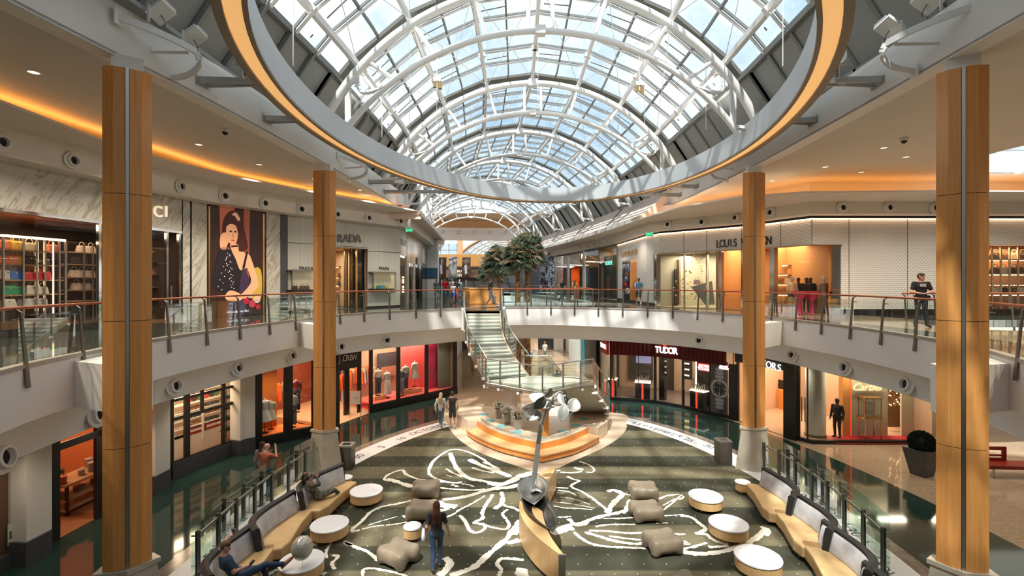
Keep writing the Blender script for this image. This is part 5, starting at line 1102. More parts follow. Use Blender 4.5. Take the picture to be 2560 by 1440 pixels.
def form(loc, rz, label, top, bottom, mode='dress', s=1.0, base=True, head=False):
    # tailor's dress form / mannequin on a stand
    t = thing('mannequin', label, 'mannequin', loc, rz); t.scale = (s, s, s)
    pr = [cap_sdf((-.12, 0, 1.36), (.12, 0, 1.36), .075), cap_sdf((0, 0, 1.0), (0, 0, 1.34), .12, .13, (1.15, .8, 1)), cap_sdf((0, 0, .95), (0, 0, 1.0), .15, .13, (1.1, .8, 1)), cap_sdf((0, 0, 1.4), (0, 0, 1.52), .05)]
    if head: pr.append(cap_sdf((0, 0, 1.62), (0, .0, 1.68), .085, .09))
    sdf_obj('torso', pr, .03, mc(.60, .50, .38), t, .05)
    pr = [cap_sdf((-.14, 0, 1.36), (.14, 0, 1.36), .085), cap_sdf((0, 0, 1.02), (0, 0, 1.34), .135, .145, (1.15, .82, 1))] + [cap_sdf((q * .17, 0, 1.36), (q * .25, .03, 1.05), .06, .05) for q in (-1, 1)]
    sdf_obj('top', pr, .03, top, t, .04)
    if mode == 'dress': g = MB(); g.lathe([(.13, 1.04), (.17, .95), (.27, .62), (.30, .55)], n=20); g.build('skirt', bottom, t, smooth=True)
    elif mode == 'long': g = MB(); g.lathe([(.14, 1.05), (.19, .9), (.24, .5), (.27, .22)], n=20); g.build('skirt', bottom, t, smooth=True)
    else: sdf_obj('trousers', [cap_sdf((-.07, 0, .98), (.07, 0, .98), .13)] + [cap_sdf((q * .09, 0, .92), (q * .11, .02, .15), .10, .08) for q in (-1, 1)], .03, bottom, t, .04)
    if base: g = MB(); g.cyl((0, 0), .012, .02, 1.0, 8); g.cyl((0, 0), .16, 0, .02, 20); g.build('stand', M['black'], t)
    return t
# ---------------------------------------------------------------- upper left: marble bag boutique
ZT = ZC + 1.98; ZH = ZC + 3.27
interior(UL, -140, 452, 4.2, Z2, ZT + .1, M['shopdark'], M['shopfloor'], mat('copper_ceiling', (.35, .14, .09), .4), (100, (1, .62, .38)))
t = thing('shopfront', 'marble fronted bag boutique with halo lit sign at the upper left', 'shopfront', (0, 0, 0))
fpanel(UL, -150, 449, ZT, ZH, M['marble'], 'marble_header', t, 0, .10)
fpanel(UL, 454.5, 472, Z2, ZH, M['marble'], 'marble_panel', t, 0, .06); fpanel(UL, 477, 515, Z2, ZH, M['marble'], 'marble_panel', t, 0, .06); fpanel(UL, 664, 699, Z2, ZH, M['marble'], 'marble_panel', t, 0, .06)
fpanel(UL, 449, 454.5, Z2, ZH, M['blackgloss'], 'dark_reveal', t, -.02, .04); fpanel(UL, 472, 477, Z2, ZH, M['blackgloss'], 'dark_reveal', t, -.02, .04); fpanel(UL, 699, 716, Z2, ZH, M['dkgrey'], 'dark_reveal', t, -.02, .10)
fpanel(UL, -150, 449, ZT - .10, ZT, M['chrome'], 'steel_lintel', t, 0, .12)
fglass(UL, -150, 247, Z2, ZT - .1, t, .03); fglass(UL, 378, 418, Z2, ZT - .1, t, .03)
for px in (-60, 247, 416, 447): fbar(UL, px, Z2, ZT, t, .10, M['chrome'])
fhbar(UL, -150, 247, Z2 + .12, t, .22, M['black'])
for px, ch in ((306, 'G'), (330, 'U'), (353, 'C'), (385, 'C'), (406, 'I')): ftext(UL, px, UL.z(px, 530), ch, .42, M['warmletters'], t, .16, ext=.03)
for px, z, ch in ((5, 0, 'a'),): pass
# shelves with bags
def shelfrow(fac, a, b, z, off, par, m=M['shelf'], dep=.35, glow=True, t_=.04):
    g = MB(); f = fac.sh(off); p = f.seg(a, b) if f and f.hit(a) and f.hit(b) else offs(fac.seg(a, b), off); g.sweep(p, [(0, z - t_), (0, z), (-dep, z), (-dep, z - t_)], cprof=True, cap=True); g.build('shelf', m, par)
    if glow: g = MB(); g.sweep(offs(p, -dep + .04), [(0, z - t_ - .01), (0, z - t_ - .04), (-.03, z - t_ - .04), (-.03, z - t_ - .01)], cprof=True); g.build('light_strip', M['glow'], par)
RB = random.Random(11)
COLS = [((.55, .02, .03), 'red'), ((.02, .12, .45), 'blue'), ((.02, .25, .12), 'green'), ((.75, .25, .12), 'orange'), ((.6, .55, .45), 'cream'), ((.03, .03, .03), 'black'), ((.25, .12, .05), 'brown'), ((.75, .5, .1), 'yellow'), ((.5, .48, .46), 'grey')]
su = thing('display_shelving', 'tall lit display shelving full of handbags behind the left boutique window', 'shelving')
ZS = [Z2 + .75, Z2 + 1.15, Z2 + 1.62, Z2 + 2.1, Z2 + 2.55]
for i, z in enumerate(ZS): shelfrow(UL, 8, 160, z, -1.6, su, glow=False)
for px in (8, 58, 92, 112, 133, 148, 163): fbar(UL, px, Z2 + .3, Z2 + 2.95, su, .05, M['satin'], -1.6, 'upright', .05)
fhbar(UL, 6, 165, Z2 + 2.95, su, .07, M['glow'], -1.6, 'lit_top')
fbar(UL, 92, Z2 + .6, Z2 + 2.85, su, .07, M['glow'], -1.75, 'lit_upright', .04); fbar(UL, 133, Z2 + .5, Z2 + 2.85, su, .02, M['glow'], -1.58, 'lit_upright', .03)
fpanel(UL, 2, 168, Z2, Z2 + .32, M['shopbrown'], 'plinth', su, -2.1, -1.5)
rows = [(ZS[0], [(20, 4), (60, 8), (80, 8), (100, 8)], 'lowest'), (ZS[1], [(22, 2), (45, 2), (82, 4), (105, 4)], 'second lowest'), (ZS[2], [(15, 8), (38, 1), (62, 0), (78, 0), (92, 0), (112, 0)], 'middle'), (ZS[3], [(22, 3), (35, 7), (75, 5), (125, 5)], 'second highest'), (ZS[4], [(18, 3), (40, 7), (72, 4), (128, 3)], 'top')]
P5 = ['first', 'second', 'third', 'fourth', 'fifth', 'sixth', 'seventh']
for z, l, w in rows:
    for i, (px, c) in enumerate(l):
        q = UL.at(px, -1.72, z); bag(q, UL.ang(px) + RB.uniform(-.2, .2), COLS[c][0], '%s handbag, %s from the left on the %s shelf of the left boutique window' % (COLS[c][1], P5[i], w), RB.uniform(.34, .42), 'handbags in the left boutique window')
s2 = thing('display_shelving', 'dim brown wall shelving right of the lit bag display in the left boutique', 'shelving')
for i, z in enumerate(ZS): shelfrow(UL, 165, 240, z + .1, -2.6, s2, glow=False)
for px in (165, 210, 232): fbar(UL, px, Z2, Z2 + 2.95, s2, .05, M['satin'], -2.6, 'upright', .05)
for z, l, w in ((ZS[1] + .1, [(190, 4), (215, 8)], 'second lowest'), (ZS[2] + .1, [(185, 4), (204, 4), (224, 4)], 'middle'), (ZS[3] + .1, [(185, 5), (205, 5)], 'second highest'), (ZS[4] + .1, [(204, 4), (226, 4)], 'top')):
    for i, (px, c) in enumerate(l): q = UL.at(px, -2.75, z); bag(q, UL.ang(px), COLS[c][0], '%s bag, %s on the %s dim wall shelf of the left boutique' % (COLS[c][1], P5[i], w), .36, 'handbags in the left boutique window')
s3 = thing('display_shelving', 'wall shelves with a green and a pink bag inside the boutique doorway', 'shelving')
for py in (620, 651, 684, 718, 748): shelfrow(UL, 378, 441, UL.z(410, py), -1.2, s3, glow=py == 620)
fpanel(UL, 376, 446, Z2, ZT, M['shopbrown'], 'back_panel', s3, -1.75, -1.7); fpanel(UL, 426, 431, Z2, ZC - .2, M['chrome'], 'door_leaf', s3, -.1, 0)
for px, py, c, w in ((418, 651, (.02, .28, .08), 'green'), (419, 684, (.8, .25, .15), 'pink'), (384, 684, (.8, .3, .2), 'small coral'), (421, 718, (.5, .35, .2), 'beige')): bag(UL.at(px, -1.35, UL.z(px, py)), UL.ang(px), c, w + ' handbag on a shelf inside the boutique doorway beside the column', .38 if w != 'small coral' else .2, 'handbags in the boutique doorway')
# poster: flat printed advert in a dark frame
po = thing('advert_poster', 'huge backlit fashion poster of a dark haired woman in black on the left gallery', 'poster')
za, zb = UL.z(590, 788), UL.z(590, 520)
fpanel(UL, 515.5, 663, Z2, ZH, M['blackgloss'], 'frame', po, -.03, .05); fpanel(UL, 519, 523, Z2, ZH - .1, M['gold'], 'gold_edge', po, .05, .07); fpanel(UL, 655, 659, Z2, ZH - .1, M['gold'], 'gold_edge', po, .05, .07)
A0, A1 = UL.at(524, .06), UL.at(654, .06); AX = (A1 - A0); AX.z = 0; AN = Vector((AX.y, -AX.x, 0)).normalized()
def pp(u, v, k): q = A0 + AX * u + AN * (.002 + .0025 * k); q.z = za + (zb - za) * v; return q
def pm(r, g, b, e=.25): m = mat('print_%d' % len(bpy.data.materials), (r, g, b), .45, emit=(r, g, b), es=e); return m
def shape(name, pts, m, k, sm=True, par=po):
    c = [Vector((x, y, 0)) for x, y in pts]; c = crom([(q.x, q.y) for q in c], 4, True) if sm else c
    g = MB(); L = [pp(q[0], q[1], k) for q in c]; tr = tessellate_polygon([[Vector((q[0], q[1], 0)) for q in c]]); g.add(L, tr); return g.build(name, m, par, recalc=False)
shape('print_background', [(0, 0), (1, 0), (1, 1), (0, 1)], pm(.028, .010, .008, .3), 0, False)
shape('print_glow', [(.18, .5), (.42, .5), (.44, 1), (.16, 1)], pm(.40, .10, .05), 1, False); shape('print_glow', [(.60, .35), (.72, .35), (.74, 1), (.62, 1)], pm(.28, .07, .04), 1, False); shape('print_glow', [(.78, .15), (.97, .15), (.97, .42), (.8, .42)], pm(.55, .35, .05), 1)
hair = pm(.06, .012, .008); sk = pm(.80, .38, .20, .3); blk = pm(.012, .008, .012)
shape('print_hair', [(.20, .72), (.22, .86), (.32, .95), (.46, .97), (.58, .90), (.64, .78), (.70, .64), (.60, .60), (.50, .62), (.36, .62), (.24, .64)], hair, 2)
shape('print_torso', [(.04, .38), (.14, .50), (.22, .56), (.36, .62), (.46, .58), (.60, .58), (.70, .50), (.60, .28), (.62, .10), (.58, 0), (.24, 0), (.26, .2), (.10, .24), (.02, .3)], blk, 3)
shape('print_neck', [(.36, .66), (.50, .66), (.52, .60), (.62, .59), (.72, .53), (.70, .46), (.55, .42), (.46, .52), (.38, .60)], sk, 4)
shape('print_face', [(.28, .74), (.29, .84), (.38, .87), (.48, .86), (.50, .76), (.47, .68), (.40, .655), (.32, .68)], sk, 5)
shape('print_fringe', [(.26, .80), (.27, .90), (.40, .95), (.52, .91), (.56, .74), (.50, .77), (.46, .83), (.36, .845), (.29, .82)], hair, 6)
shape('print_hair_shine', [(.38, .93), (.46, .955), (.54, .90), (.50, .88), (.44, .92)], pm(.7, .38, .25), 7)
shape('print_arm', [(.62, .57), (.72, .57), (.80, .48), (.90, .32), (.88, .25), (.70, .17), (.56, .15), (.54, .18), (.68, .25), (.76, .32), (.70, .42), (.64, .48)], sk, 6)
shape('print_hand', [(.26, .19), (.34, .23), (.46, .22), (.58, .18), (.56, .14), (.40, .13), (.28, .15)], sk, 7)
shape('print_raised_hand', [(.17, .62), (.17, .72), (.24, .76), (.32, .75), (.34, .70), (.29, .64), (.26, .60)], sk, 7)
shape('print_sleeve', [(.08, .42), (.16, .60), (.29, .62), (.31, .56), (.24, .46)], blk, 7)
shape('print_bag', [(.52, .20), (.58, .42), (.62, .44), (.72, .34), (.74, .24), (.62, .19)], pm(.035, .018, .04, .5), 5)
shape('print_strap', [(.58, .44), (.66, .60), (.70, .60), (.63, .44)], blk, 8, False); shape('print_jeans', [(.28, 0), (.32, .12), (.56, .14), (.66, .12), (.60, 0)], pm(.06, .05, .10), 4)
shape('print_eye', [(.33, .775), (.36, .785), (.385, .775), (.36, .768)], hair, 9); shape('print_eye', [(.42, .775), (.45, .785), (.475, .775), (.45, .768)], hair, 9); shape('print_mouth', [(.36, .695), (.40, .702), (.44, .695), (.40, .688)], pm(.5, .07, .05), 9); shape('print_nose', [(.39, .76), (.405, .76), (.415, .72), (.385, .72)], pm(.62, .27, .14), 9)
shape('print_choker', [(.37, .645), (.50, .655), (.505, .640), (.37, .63)], blk, 9, False)
for cx, cy, r, c in ((.66, .13, .06, (.5, .02, .05)), (.78, .10, .07, (.55, .05, .08)), (.74, .18, .05, (.7, .4, .35)), (.88, .14, .07, (.75, .45, .35)), (.9, .07, .05, (.45, .02, .03))): shape('print_flower', [(cx + r * math.cos(a * PI / 4), cy + r * .5 * math.sin(a * PI / 4)) for a in range(8)], pm(*c), 8)
g = MB()
for k in range(34):
    f = k / 33; u = .30 + .04 * math.sin(k) + (.10 * f if k % 3 else -.16 * f * .9); v = .57 - .33 * f; r = .010
    g.add([pp(u + r * math.cos(a * PI / 3), v + r * .5 * math.sin(a * PI / 3), 10) for a in range(6)], [tuple(range(6))])
g.build('print_studs', pm(.85, .75, .65), po, recalc=False)
text('lettering', '#GucciJackie1961', .10, pp(.5, .035, 12), math.atan2(AX.y, AX.x), pm(.9, .9, .9, .5), po, .001)
# ---------------------------------------------------------------- upper left: pale fluted boutique
interior(UL, 790, 919, 3.5, Z2, ZC + 1.83, M['shoptan'], M['shopdark'], None, (110, (1, .78, .5)))
t = thing('shopfront', 'pale grey green fluted boutique front with steel letters on the left gallery', 'shopfront')
fpanel(UL, 716, 792, Z2 + .1, ZH, M['fluted'], 'panel', t); fpanel(UL, 792, 917.5, ZC + 1.83, ZH, M['fluted'], 'panel', t); fpanel(UL, 917.5, 998, Z2 + .1, ZH, M['fluted'], 'panel', t); fpanel(UL, 716, 792, Z2, Z2 + .1, M['black'], 'base', t); fpanel(UL, 917.5, 998, Z2, Z2 + .1, M['black'], 'base', t)
for a, b in ((716, 917), (918, 998)): fhbar(UL, a, b, ZC + 1.72 if a > 800 else ZC + 1.9, t, .02, M['dkgrey'], .03, 'joint')
fpanel(UL, 892, 917, Z2, ZC + 1.8, M['blackgloss'], 'black_door', t, -.3, -.2); fbar(UL, 891, Z2, ZC + 1.8, t, .06, M['gold'], .0, 'door_frame'); fbar(UL, 862, Z2, ZC + 1.8, t, .06, M['bronze'], -.6, 'door_frame'); fbar(UL, 868, Z2, ZC + 1.8, t, .06, M['bronze'], -.5, 'door_frame')
fglass(UL, 873, 890, Z2, ZC + 1.8, t, -.3, glassy('smoked_glass', (.08, .07, .06), .06))
for px, ch in ((830, 'P'), (847, 'R'), (862, 'A'), (878, 'D'), (893, 'A')): ftext(UL, px, UL.z(px, 597), ch, .42, mat('dark_steel_letters', (.20, .20, .18), .35, .6), t, .12, ext=.03, bold=.014)
for px in (764, 958): ftext(UL, px, UL.z(px, 671), 'PRADA', .15, M['dkgrey'], t, .08, ext=.01, bold=.006, space=1.15)
s4 = thing('display_shelving', 'warm lit shelves with small bags inside the fluted boutique doorway', 'shelving')
for py in (656, 686, 709): shelfrow(UL, 830, 876, UL.z(850, py + 5), -2.6, s4, M['shopbrown'])
for px, py, c in ((852, 691, (.15, .05, .03)), (868, 691, (.15, .05, .03)), (853, 714, (.04, .05, .08)), (868, 714, (.5, .03, .02))): bag(UL.at(px, -2.75, UL.z(850, py)), UL.ang(px), c, '%s clutch on the %s lit shelf inside the fluted boutique, %s one' % (('dark' if c[0] < .4 else 'red'), 'upper' if py == 691 else 'lower', 'left' if px < 860 else 'right'), .40, 'bags inside the fluted boutique', .24)
def vitrine(a, b, y0, y1, cols, label):
    t = thing('wall_vitrine', label, 'display case'); m = (a + b) / 2; z0, z1 = UL.z(m, y1), UL.z(m, y0)
    fhbar(UL, a, b, z1, t, .05, M['satin'], .12, 'frame'); fhbar(UL, a, b, z0, t, .06, M['satin'], .12, 'frame'); fbar(UL, a, z0, z1, t, .04, M['satin'], .12, 'frame'); fbar(UL, b, z0, z1, t, .04, M['satin'], .12, 'frame')
    fpanel(UL, a, b, z0, z1, mat('vitrine_back', (.62, .56, .42), .5, emit=(.9, .7, .4), es=.10), 'back', t, .065, .075); fpanel(UL, a, b, z0, z0 + .06, M['black'], 'floor', t, .06, .42); fpanel(UL, a, b, z1 - .05, z1, M['satin'], 'top', t, .06, .42); fglass(UL, a, b, z0, z1, t, .42)
    for i, (px, c, w) in enumerate(cols): bag(UL.at(px, .24, z0 + .06), UL.ang(px), c, w, .26, 'bags in the wall vitrines', .2)
vitrine(727, 783, 675, 727, ((732, (.05, .03, .02), 'dark brown bag at the left of the left wall vitrine'), (749, (.12, .06, .04), 'brown bag with a tall strap, centre of the left wall vitrine'), (761, (.12, .05, .03), 'brown bag at the right of the left wall vitrine')), 'lit glass vitrine with three brown bags left of the column')
vitrine(930, 985, 680, 724, ((940, (.02, .35, .22), 'green bag in the right wall vitrine'), (949.5, (.15, .3, .6), 'blue bag in the right wall vitrine'), (959, (.6, .52, .1), 'yellow bag in the right wall vitrine')), 'lit glass vitrine with green, blue and yellow bags')
# side return and corridor shops on the left
t = thing('shopfront', 'narrow window with round bulbs at the corridor corner on the left', 'shopfront'); 
zc2 = lambda py, px: UL.z(px, py)
fpanel(UL, 999, 1014, ZC + 1.6, ZH, M['fluted'], 'header', t); fpanel(UL, 1000, 1013, Z2, ZC + 1.6, M['shopbrown'], 'backdrop', t, -.5, -.45); fglass(UL, 1000, 1013, Z2, ZC + 1.6, t); fbar(UL, 1014, Z2, ZH, t, .1, M['satin']); ftext(UL, 1006, UL.z(1006, 607), 'PRADA', .35, M['metal'], t, .1)
for py in (693, 700, 706, 718, 725, 731): q = UL.at(1008, -.3, UL.z(1008, py)); g = MB(); g.ball(q, .07, 10); g.build('bulb', M['glow'], t)
t = thing('shopfront', 'pale stone shopfront with a black emblem further down the left corridor', 'shopfront')
fpanel(UL, 1016, 1053, ZC + 1.25, ZH, M['beigestone'], 'header', t); fpanel(UL, 1016, 1020, Z2, ZC + 1.3, M['beigestone'], 'pier', t); fpanel(UL, 1033, 1036.5, Z2, ZC + 1.3, M['beigestone'], 'pier', t); fpanel(UL, 1037, 1051, Z2, ZC + 1.2, M['shoptan'], 'doorway', t, -.8, -.7); fglass(UL, 1020, 1033, Z2, ZC + 1.25, t); fpanel(UL, 1020, 1033, Z2, ZC + 1.25, M['dkgrey'], 'backdrop', t, -1.2, -1.1); q = UL.at(1039, .1, UL.z(1039, 652)); g = MB(); g.box(q, (.05, .7, .5)); g.box(q + Vector((0, .55, -.35)), (.05, .3, .12)); g.box(q + Vector((0, .5, -.6)), (.05, .1, .5)); g.build('black_emblem', M['black'], t)
t = thing('shopfront', 'dark fronted shop at the end of the left corridor wall', 'shopfront'); fpanel(UL, 1053.5, 1066.5, Z2, ZC + 1.5, M['blackgloss'], 'dark_window', t); fpanel(UL, 1053.5, 1066.5, ZC + 1.5, ZH, M['roofgrey'], 'header', t)
t = thing('pillar', 'square white pillar with a blue band at the end of the left corridor', 'pillar', kind='thing'); g = MB(); g.box((-7.36, 45.4, Z2 + 2.7), (1.0, .8, 5.4)); g.build('shaft', M['white'], t); g = MB(); g.box((-7.36, 44.98, 7.91), (1.01, .06, .98)); g.build('blue_band', mc(.05, .13, .22), t)
g = MB(); g.box((-9.5, 46, 10), (4, .3, 10)); struct(g.build('wall_left_end', M['white']))
# ---------------------------------------------------------------- upper right: dotted white boutique
ZL1 = ZC + 1.63; ZW = ZC + 2.85; SKYL = []
interior(UR, 1636, 1790, 3.2, Z2, ZL1 + .05, mat('sand_backdrop', (.52, .48, .38), .6), M['shoptan'], M['dkgrey'], (130, (1, .86, .62)))
interior(UR, 1791, 2098, 5.0, Z2, ZL1 + .3, mat('honey_wall', (.55, .33, .16), .6), M['shopfloor'], mat('honey_ceiling', (.6, .32, .12), .6), (200, (1, .62, .30)))
t = thing('shopfront', 'long white dotted luxury shopfront with gold lit windows on the right gallery', 'shopfront')
fpanel(UR, 1636, 2101, ZL1, ZW, M['dotted'], 'dotted_header', t); fpanel(UR, 2101, 2462, Z2 + .28, ZW, M['dotted'], 'dotted_wall', t); fpanel(UR, 2462, 2640, ZL1, ZW, M['dotted'], 'dotted_header', t); fpanel(UR, 2101, 2640, Z2, Z2 + .28, M['black'], 'black_base', t); fpanel(UR, 1346, 2640, ZW, ZW + .16, M['black'], 'black_band', t, -.1, .12); fpanel(UR, 1546, 2640, ZW - .012, ZW, mat('header_wash', (1, .8, .6), .5, emit=(1, .66, .42), es=5), 'light_line', t, .07, .13)
fpanel(UR, 1594, 1636, Z2 + .2, ZW, M['whitepanel'], 'white_panel', t); fpanel(UR, 1546, 1594, ZC + 1.5, ZW, M['whitepanel'], 'white_panel', t); fpanel(UR, 1546, 1556, Z2 + .2, ZC + 1.5, M['whitepanel'], 'white_panel', t); fpanel(UR, 1546, 1636, Z2, Z2 + .2, M['black'], 'black_base', t)
for px in (1711, 1768, 1855, 1954, 2027.5, 2120, 2266): fbar(UR, px, ZL1 if px < 2101 else Z2 + .3, ZW, t, .02, M['dkgrey'], .065, 'joint', .01)
fglass(UR, 1636, 1790, Z2, ZL1, t); fglass(UR, 1935, 2080, Z2, ZL1, t)
for a, b in ((1636, 1642), (1765, 1767.5), (1796, 1804), (1853, 1857), (1924, 1936), (2080, 2101)): fpanel(UR, a, b, Z2, ZL1, M['chrome'], 'mirror_column', t, -.25, .02)
fbar(UR, 1711, Z2, ZL1, t, .06, M['satin']); fhbar(UR, 1636, 2101, ZL1, t, .04, M['gold'], .08)
for i, ch in enumerate('LOUIS VUITTON'):
    px = 1797 + i * 10.7
    if ch != ' ': ftext(UR, px, UR.z(px, 611 - i * .75), ch, .42, M['black'], t, .1, ext=.02, sx=.72)
ftext(UR, 1574, UR.z(1574, 634), 'LOUIS VUITTON', .42, M['gold'], t, .1, sx=.9, space=1.1)
c = UR; fglass(UR, 1557, 1593, Z2 + .2, ZC + 1.5, t); fpanel(UR, 1572, 1593, Z2, ZC + 1.5, mat('tan_backdrop', (.55, .22, .07), .6, emit=(.9, .3, .06), es=.15), 'backdrop', t, -1.2, -1.1); fpanel(UR, 1556, 1572, Z2, ZC + 1.5, M['dkgrey'], 'backdrop', t, -.6, -.5)
rn = random.Random(9)
for k in range(16): px = rn.uniform(1559, 1571); z = rn.uniform(Z2 + .3, ZC + 1.2); q = UR.at(px, -.3, z); g = MB(); g.ball(q, rn.uniform(.10, .2), 8, (1, 1, 1.4)); g.build('ornament', mc(*rn.choice([(.6, .05, .05), (.1, .25, .5), (.7, .45, .1), (.7, .7, .7), (.05, .3, .15)])), t)
# window one: gold ball sprays and a silver wedge
def spray(px, py, d, n, label, r=1.0):
    p = Pd(px, py, d); t = thing('gold_spray', label, 'window display', p); rn = random.Random(int(px))
    g = MB()
    for k in range(n):
        v = Vector((rn.uniform(-1, 1), rn.uniform(-.4, .2), rn.uniform(-1, 1))) * r * .55; g.tube([(0, 0, 0), v * .6 + Vector((.03, 0, .05)), v], .008, 5); b = MB(); b.ball(v, .055, 10); b.build('ball', M['gold'], t, smooth=True)
    g.build('stem', M['gold'], t)
for px, py, d, n, l in ((1745, 660, 28.8, 7, 'spray of gold balls high in the sand coloured window'), (1752, 728, 28.6, 12, 'spray of gold balls low in the sand coloured window'), (1704, 700, 29.6, 9, 'spray of gold balls in the left bay of the sand window'), (1704, 735, 29.6, 7, 'gold balls near the floor of the left bay')): spray(px, py, d, n, l, 1.0)
p = Pd(1752, 728, 28.5); t2 = thing('silver_wedge', 'silver wedge shaped display stand among the gold balls', 'window display', p, R(-20)); g = MB(); g.add([(-.55, -.2, .25), (.6, -.2, .6), (.75, -.2, -.75), (.25, -.2, -.8), (-.55, .2, .25), (.6, .2, .6), (.75, .2, -.75), (.25, .2, -.8)], [(0, 1, 2, 3), (7, 6, 5, 4), (0, 4, 5, 1), (1, 5, 6, 2), (2, 6, 7, 3), (3, 7, 4, 0)]); g.build('wedge', M['metal'], t2)
bag(Pd(1743, 711, 28.6), R(-30), (.75, .45, .38), 'pale pink box bag on the silver wedge', .4, 'bags in the dotted boutique')
t2 = thing('leaning_frames', 'tall dark frames leaning inside the left bay of the dotted boutique window', 'window display')
for px in (1681, 1687, 1692): fbar(UR, px, Z2, Z2 + 2.3, t2, .05, M['black'], -1.3, 'frame')
fpanel(UR, 1676, 1698, Z2 + .1, Z2 + 2.9, mc(.35, .22, .14), 'board', t2, -1.6, -1.5)
# shelving in the honey coloured shop
sh = thing('display_shelving', 'honey lit wall shelves with bags behind the mannequins on the right', 'shelving')
for x0, x1, z in ((14.7, 17.2, 8.1), (14.3, 16.3, 7.58), (14.3, 17.2, 7.05), (14.3, 17.2, 6.5)):
    g = MB(); g.box(((x0 + x1) / 2, 26.4, z - .03), (x1 - x0, .45, .06)); g.build('shelf', M['shoptan'], sh); g = MB(); g.box(((x0 + x1) / 2, 26.58, z - .08), (x1 - x0, .04, .03)); g.build('light_strip', M['glow'], sh)
g = MB(); g.box((15.7, 26.7, 7.4), (3.0, .06, 3.2)); g.build('back_panel', mat('honey_panel', (.60, .36, .17), .5), sh)
for x, z, c, w in ((15.85, 8.1, (.75, .62, .5), 'cream handbag on the top honey lit shelf'), (16.25, 8.1, (.03, .03, .03), 'black handbag on the top honey lit shelf'), (15.1, 7.58, (.6, .35, .15), 'tan bag on the second honey lit shelf'), (14.9, 7.05, (.7, .6, .45), 'left cream bag on the lower honey lit shelf'), (15.5, 7.05, (.7, .6, .45), 'right cream bag on the lower honey lit shelf')): bag((x, 26.3, z), 0, c, w, .42, 'bags in the dotted boutique')
sh = thing('display_shelving', 'lit shelves seen through the boutique entrance beside the mirrored column', 'shelving')
for py in (688, 705, 722, 742): shelfrow(UR, 1812, 1850, ZC - (py - HOR) * 30 / F, -2.8, sh, M['shoptan'])
for px, d, l, a, b, mode in ((1981, 23.3, 'mannequin in a tan jacket and dark skirt in the gold lit window', (.55, .36, .2), (.02, .02, .03), 'dress'), (2041, 24.2, 'mannequin in a beige patterned coat, middle of the gold lit window', (.35, .24, .15), (.3, .2, .12), 'long'), (2059, 23.2, 'mannequin in a brown patterned coat beside the mirrored column', (.25, .17, .10), (.22, .15, .09), 'long'), (2070, 24.8, 'mannequin bust in black at the right of the gold lit window', (.02, .02, .02), (.02, .02, .02), 'dress')):
    form(((px - 1280) / F * d, d, Z2 + .03 + (.5 if 'bust' in l else 0)), 0, l, mc(*a), mc(*b), mode, 1.0, True, True)
for px, d, l in ((2000, 22.95, 'left'), (2029, 22.9, 'right')): 
    t2 = thing('cafe_table', 'magenta flared pedestal table in the gold lit window, %s one' % l, 'table', ((px - 1280) / F * d, d, Z2 + .03)); g = MB(); g.lathe([(.16, 0), (.10, .1), (.09, .6), (.34, .95), (.38, 1.05), (.001, 1.05)], n=24); g.build('pedestal', mc(.55, .02, .10), t2, smooth='auto')
interior(UR, 2462, 2640, 1.2, Z2, ZL1 + .05, M['shopbrown'], M['shopfloor'], None, (120, (1, .6, .28)))
sh = thing('display_shelving', 'warm wooden shelving of bags in the window right of the nearest right column', 'shelving')
for py in (648, 684, 710, 735): shelfrow(UR, 2465, 2600, ZC - (py - HOR) * 22.9 / F, -.25, sh, M['shoptan'])
for px in (2480, 2502, 2524, 2545, 2567): fbar(UR, px, Z2, ZL1, sh, .06, M['shoptan'], -.25, 'upright', .06)
fglass(UR, 2462, 2640, Z2, ZL1, t)
for i, px in enumerate((2488, 2508, 2535, 2556)):
    for j, py in enumerate((648, 684, 735)): bag(UR.at(px, -.42, ZC - (py - HOR) * 22.9 / F), UR.ang(px), [(.02, .015, .01), (.12, .06, .03), (.5, .42, .3)][(i + j) % 3], '%s bag, %s column, %s row of the window right of the nearest right column' % (['black', 'brown', 'cream'][(i + j) % 3], P5[i], ['top', 'middle', 'bottom'][j]), .42, 'bags in the far right window')
# further right-hand corridor shops
interior(UR, 1498, 1545, 2.5, Z2, ZW, M['shoptan'], M['shoptan'], None, (90, (1, .8, .55)), right=False)
t = thing('shopfront', 'dark green watch shop front with a gold crown emblem on the right corridor', 'shopfront')
fpanel(UR, 1510, 1532, Z2, ZC + 2.2, mc(.01, .04, .03, .2), 'green_portal', t, -1.0, -.3); fpanel(UR, 1516, 1526, Z2, ZC + .4, mc(.12, .03, .02), 'doorway', t, -.3, -.27); fglass(UR, 1498, 1545, Z2, ZW, t); fbar(UR, 1544, Z2, ZW, t, .3, M['bronze']); fbar(UR, 1498, Z2, ZW, t, .3, M['bronze'])
ftext(UR, 1516, UR.z(1516, 658), 'ROLEX', .34, mat('teal_letters', (.1, .6, .5), .5, emit=(.2, .9, .75), es=.8), t, -.2, sx=1.4)
q = UR.at(1516, -.2, UR.z(1516, 646)); g = MB()
for a in (-2, -1, 0, 1, 2): g.tube([q, q + Vector((0, a * .10, .38 - .04 * abs(a)))], [.03, .015], 5); g.ball(q + Vector((0, a * .10, .40 - .04 * abs(a))), .03, 6)
g.build('crown_emblem', M['gold'], t)
t = thing('shopfront', 'glossy black shopfront on the right corridor', 'shopfront'); fpanel(UR, 1450, 1497, Z2, ZW, M['blackgloss'], 'black_panel', t); ftext(UR, 1461, UR.z(1461, 641), 'MA', .5, M['glowwhite'], t, .1, sx=1.3)
interior(UR, 1409, 1450, 2, Z2, ZC + 1.6, M['shoporange'], M['shopfloor'], None, (70, (1, .6, .3)), right=False)
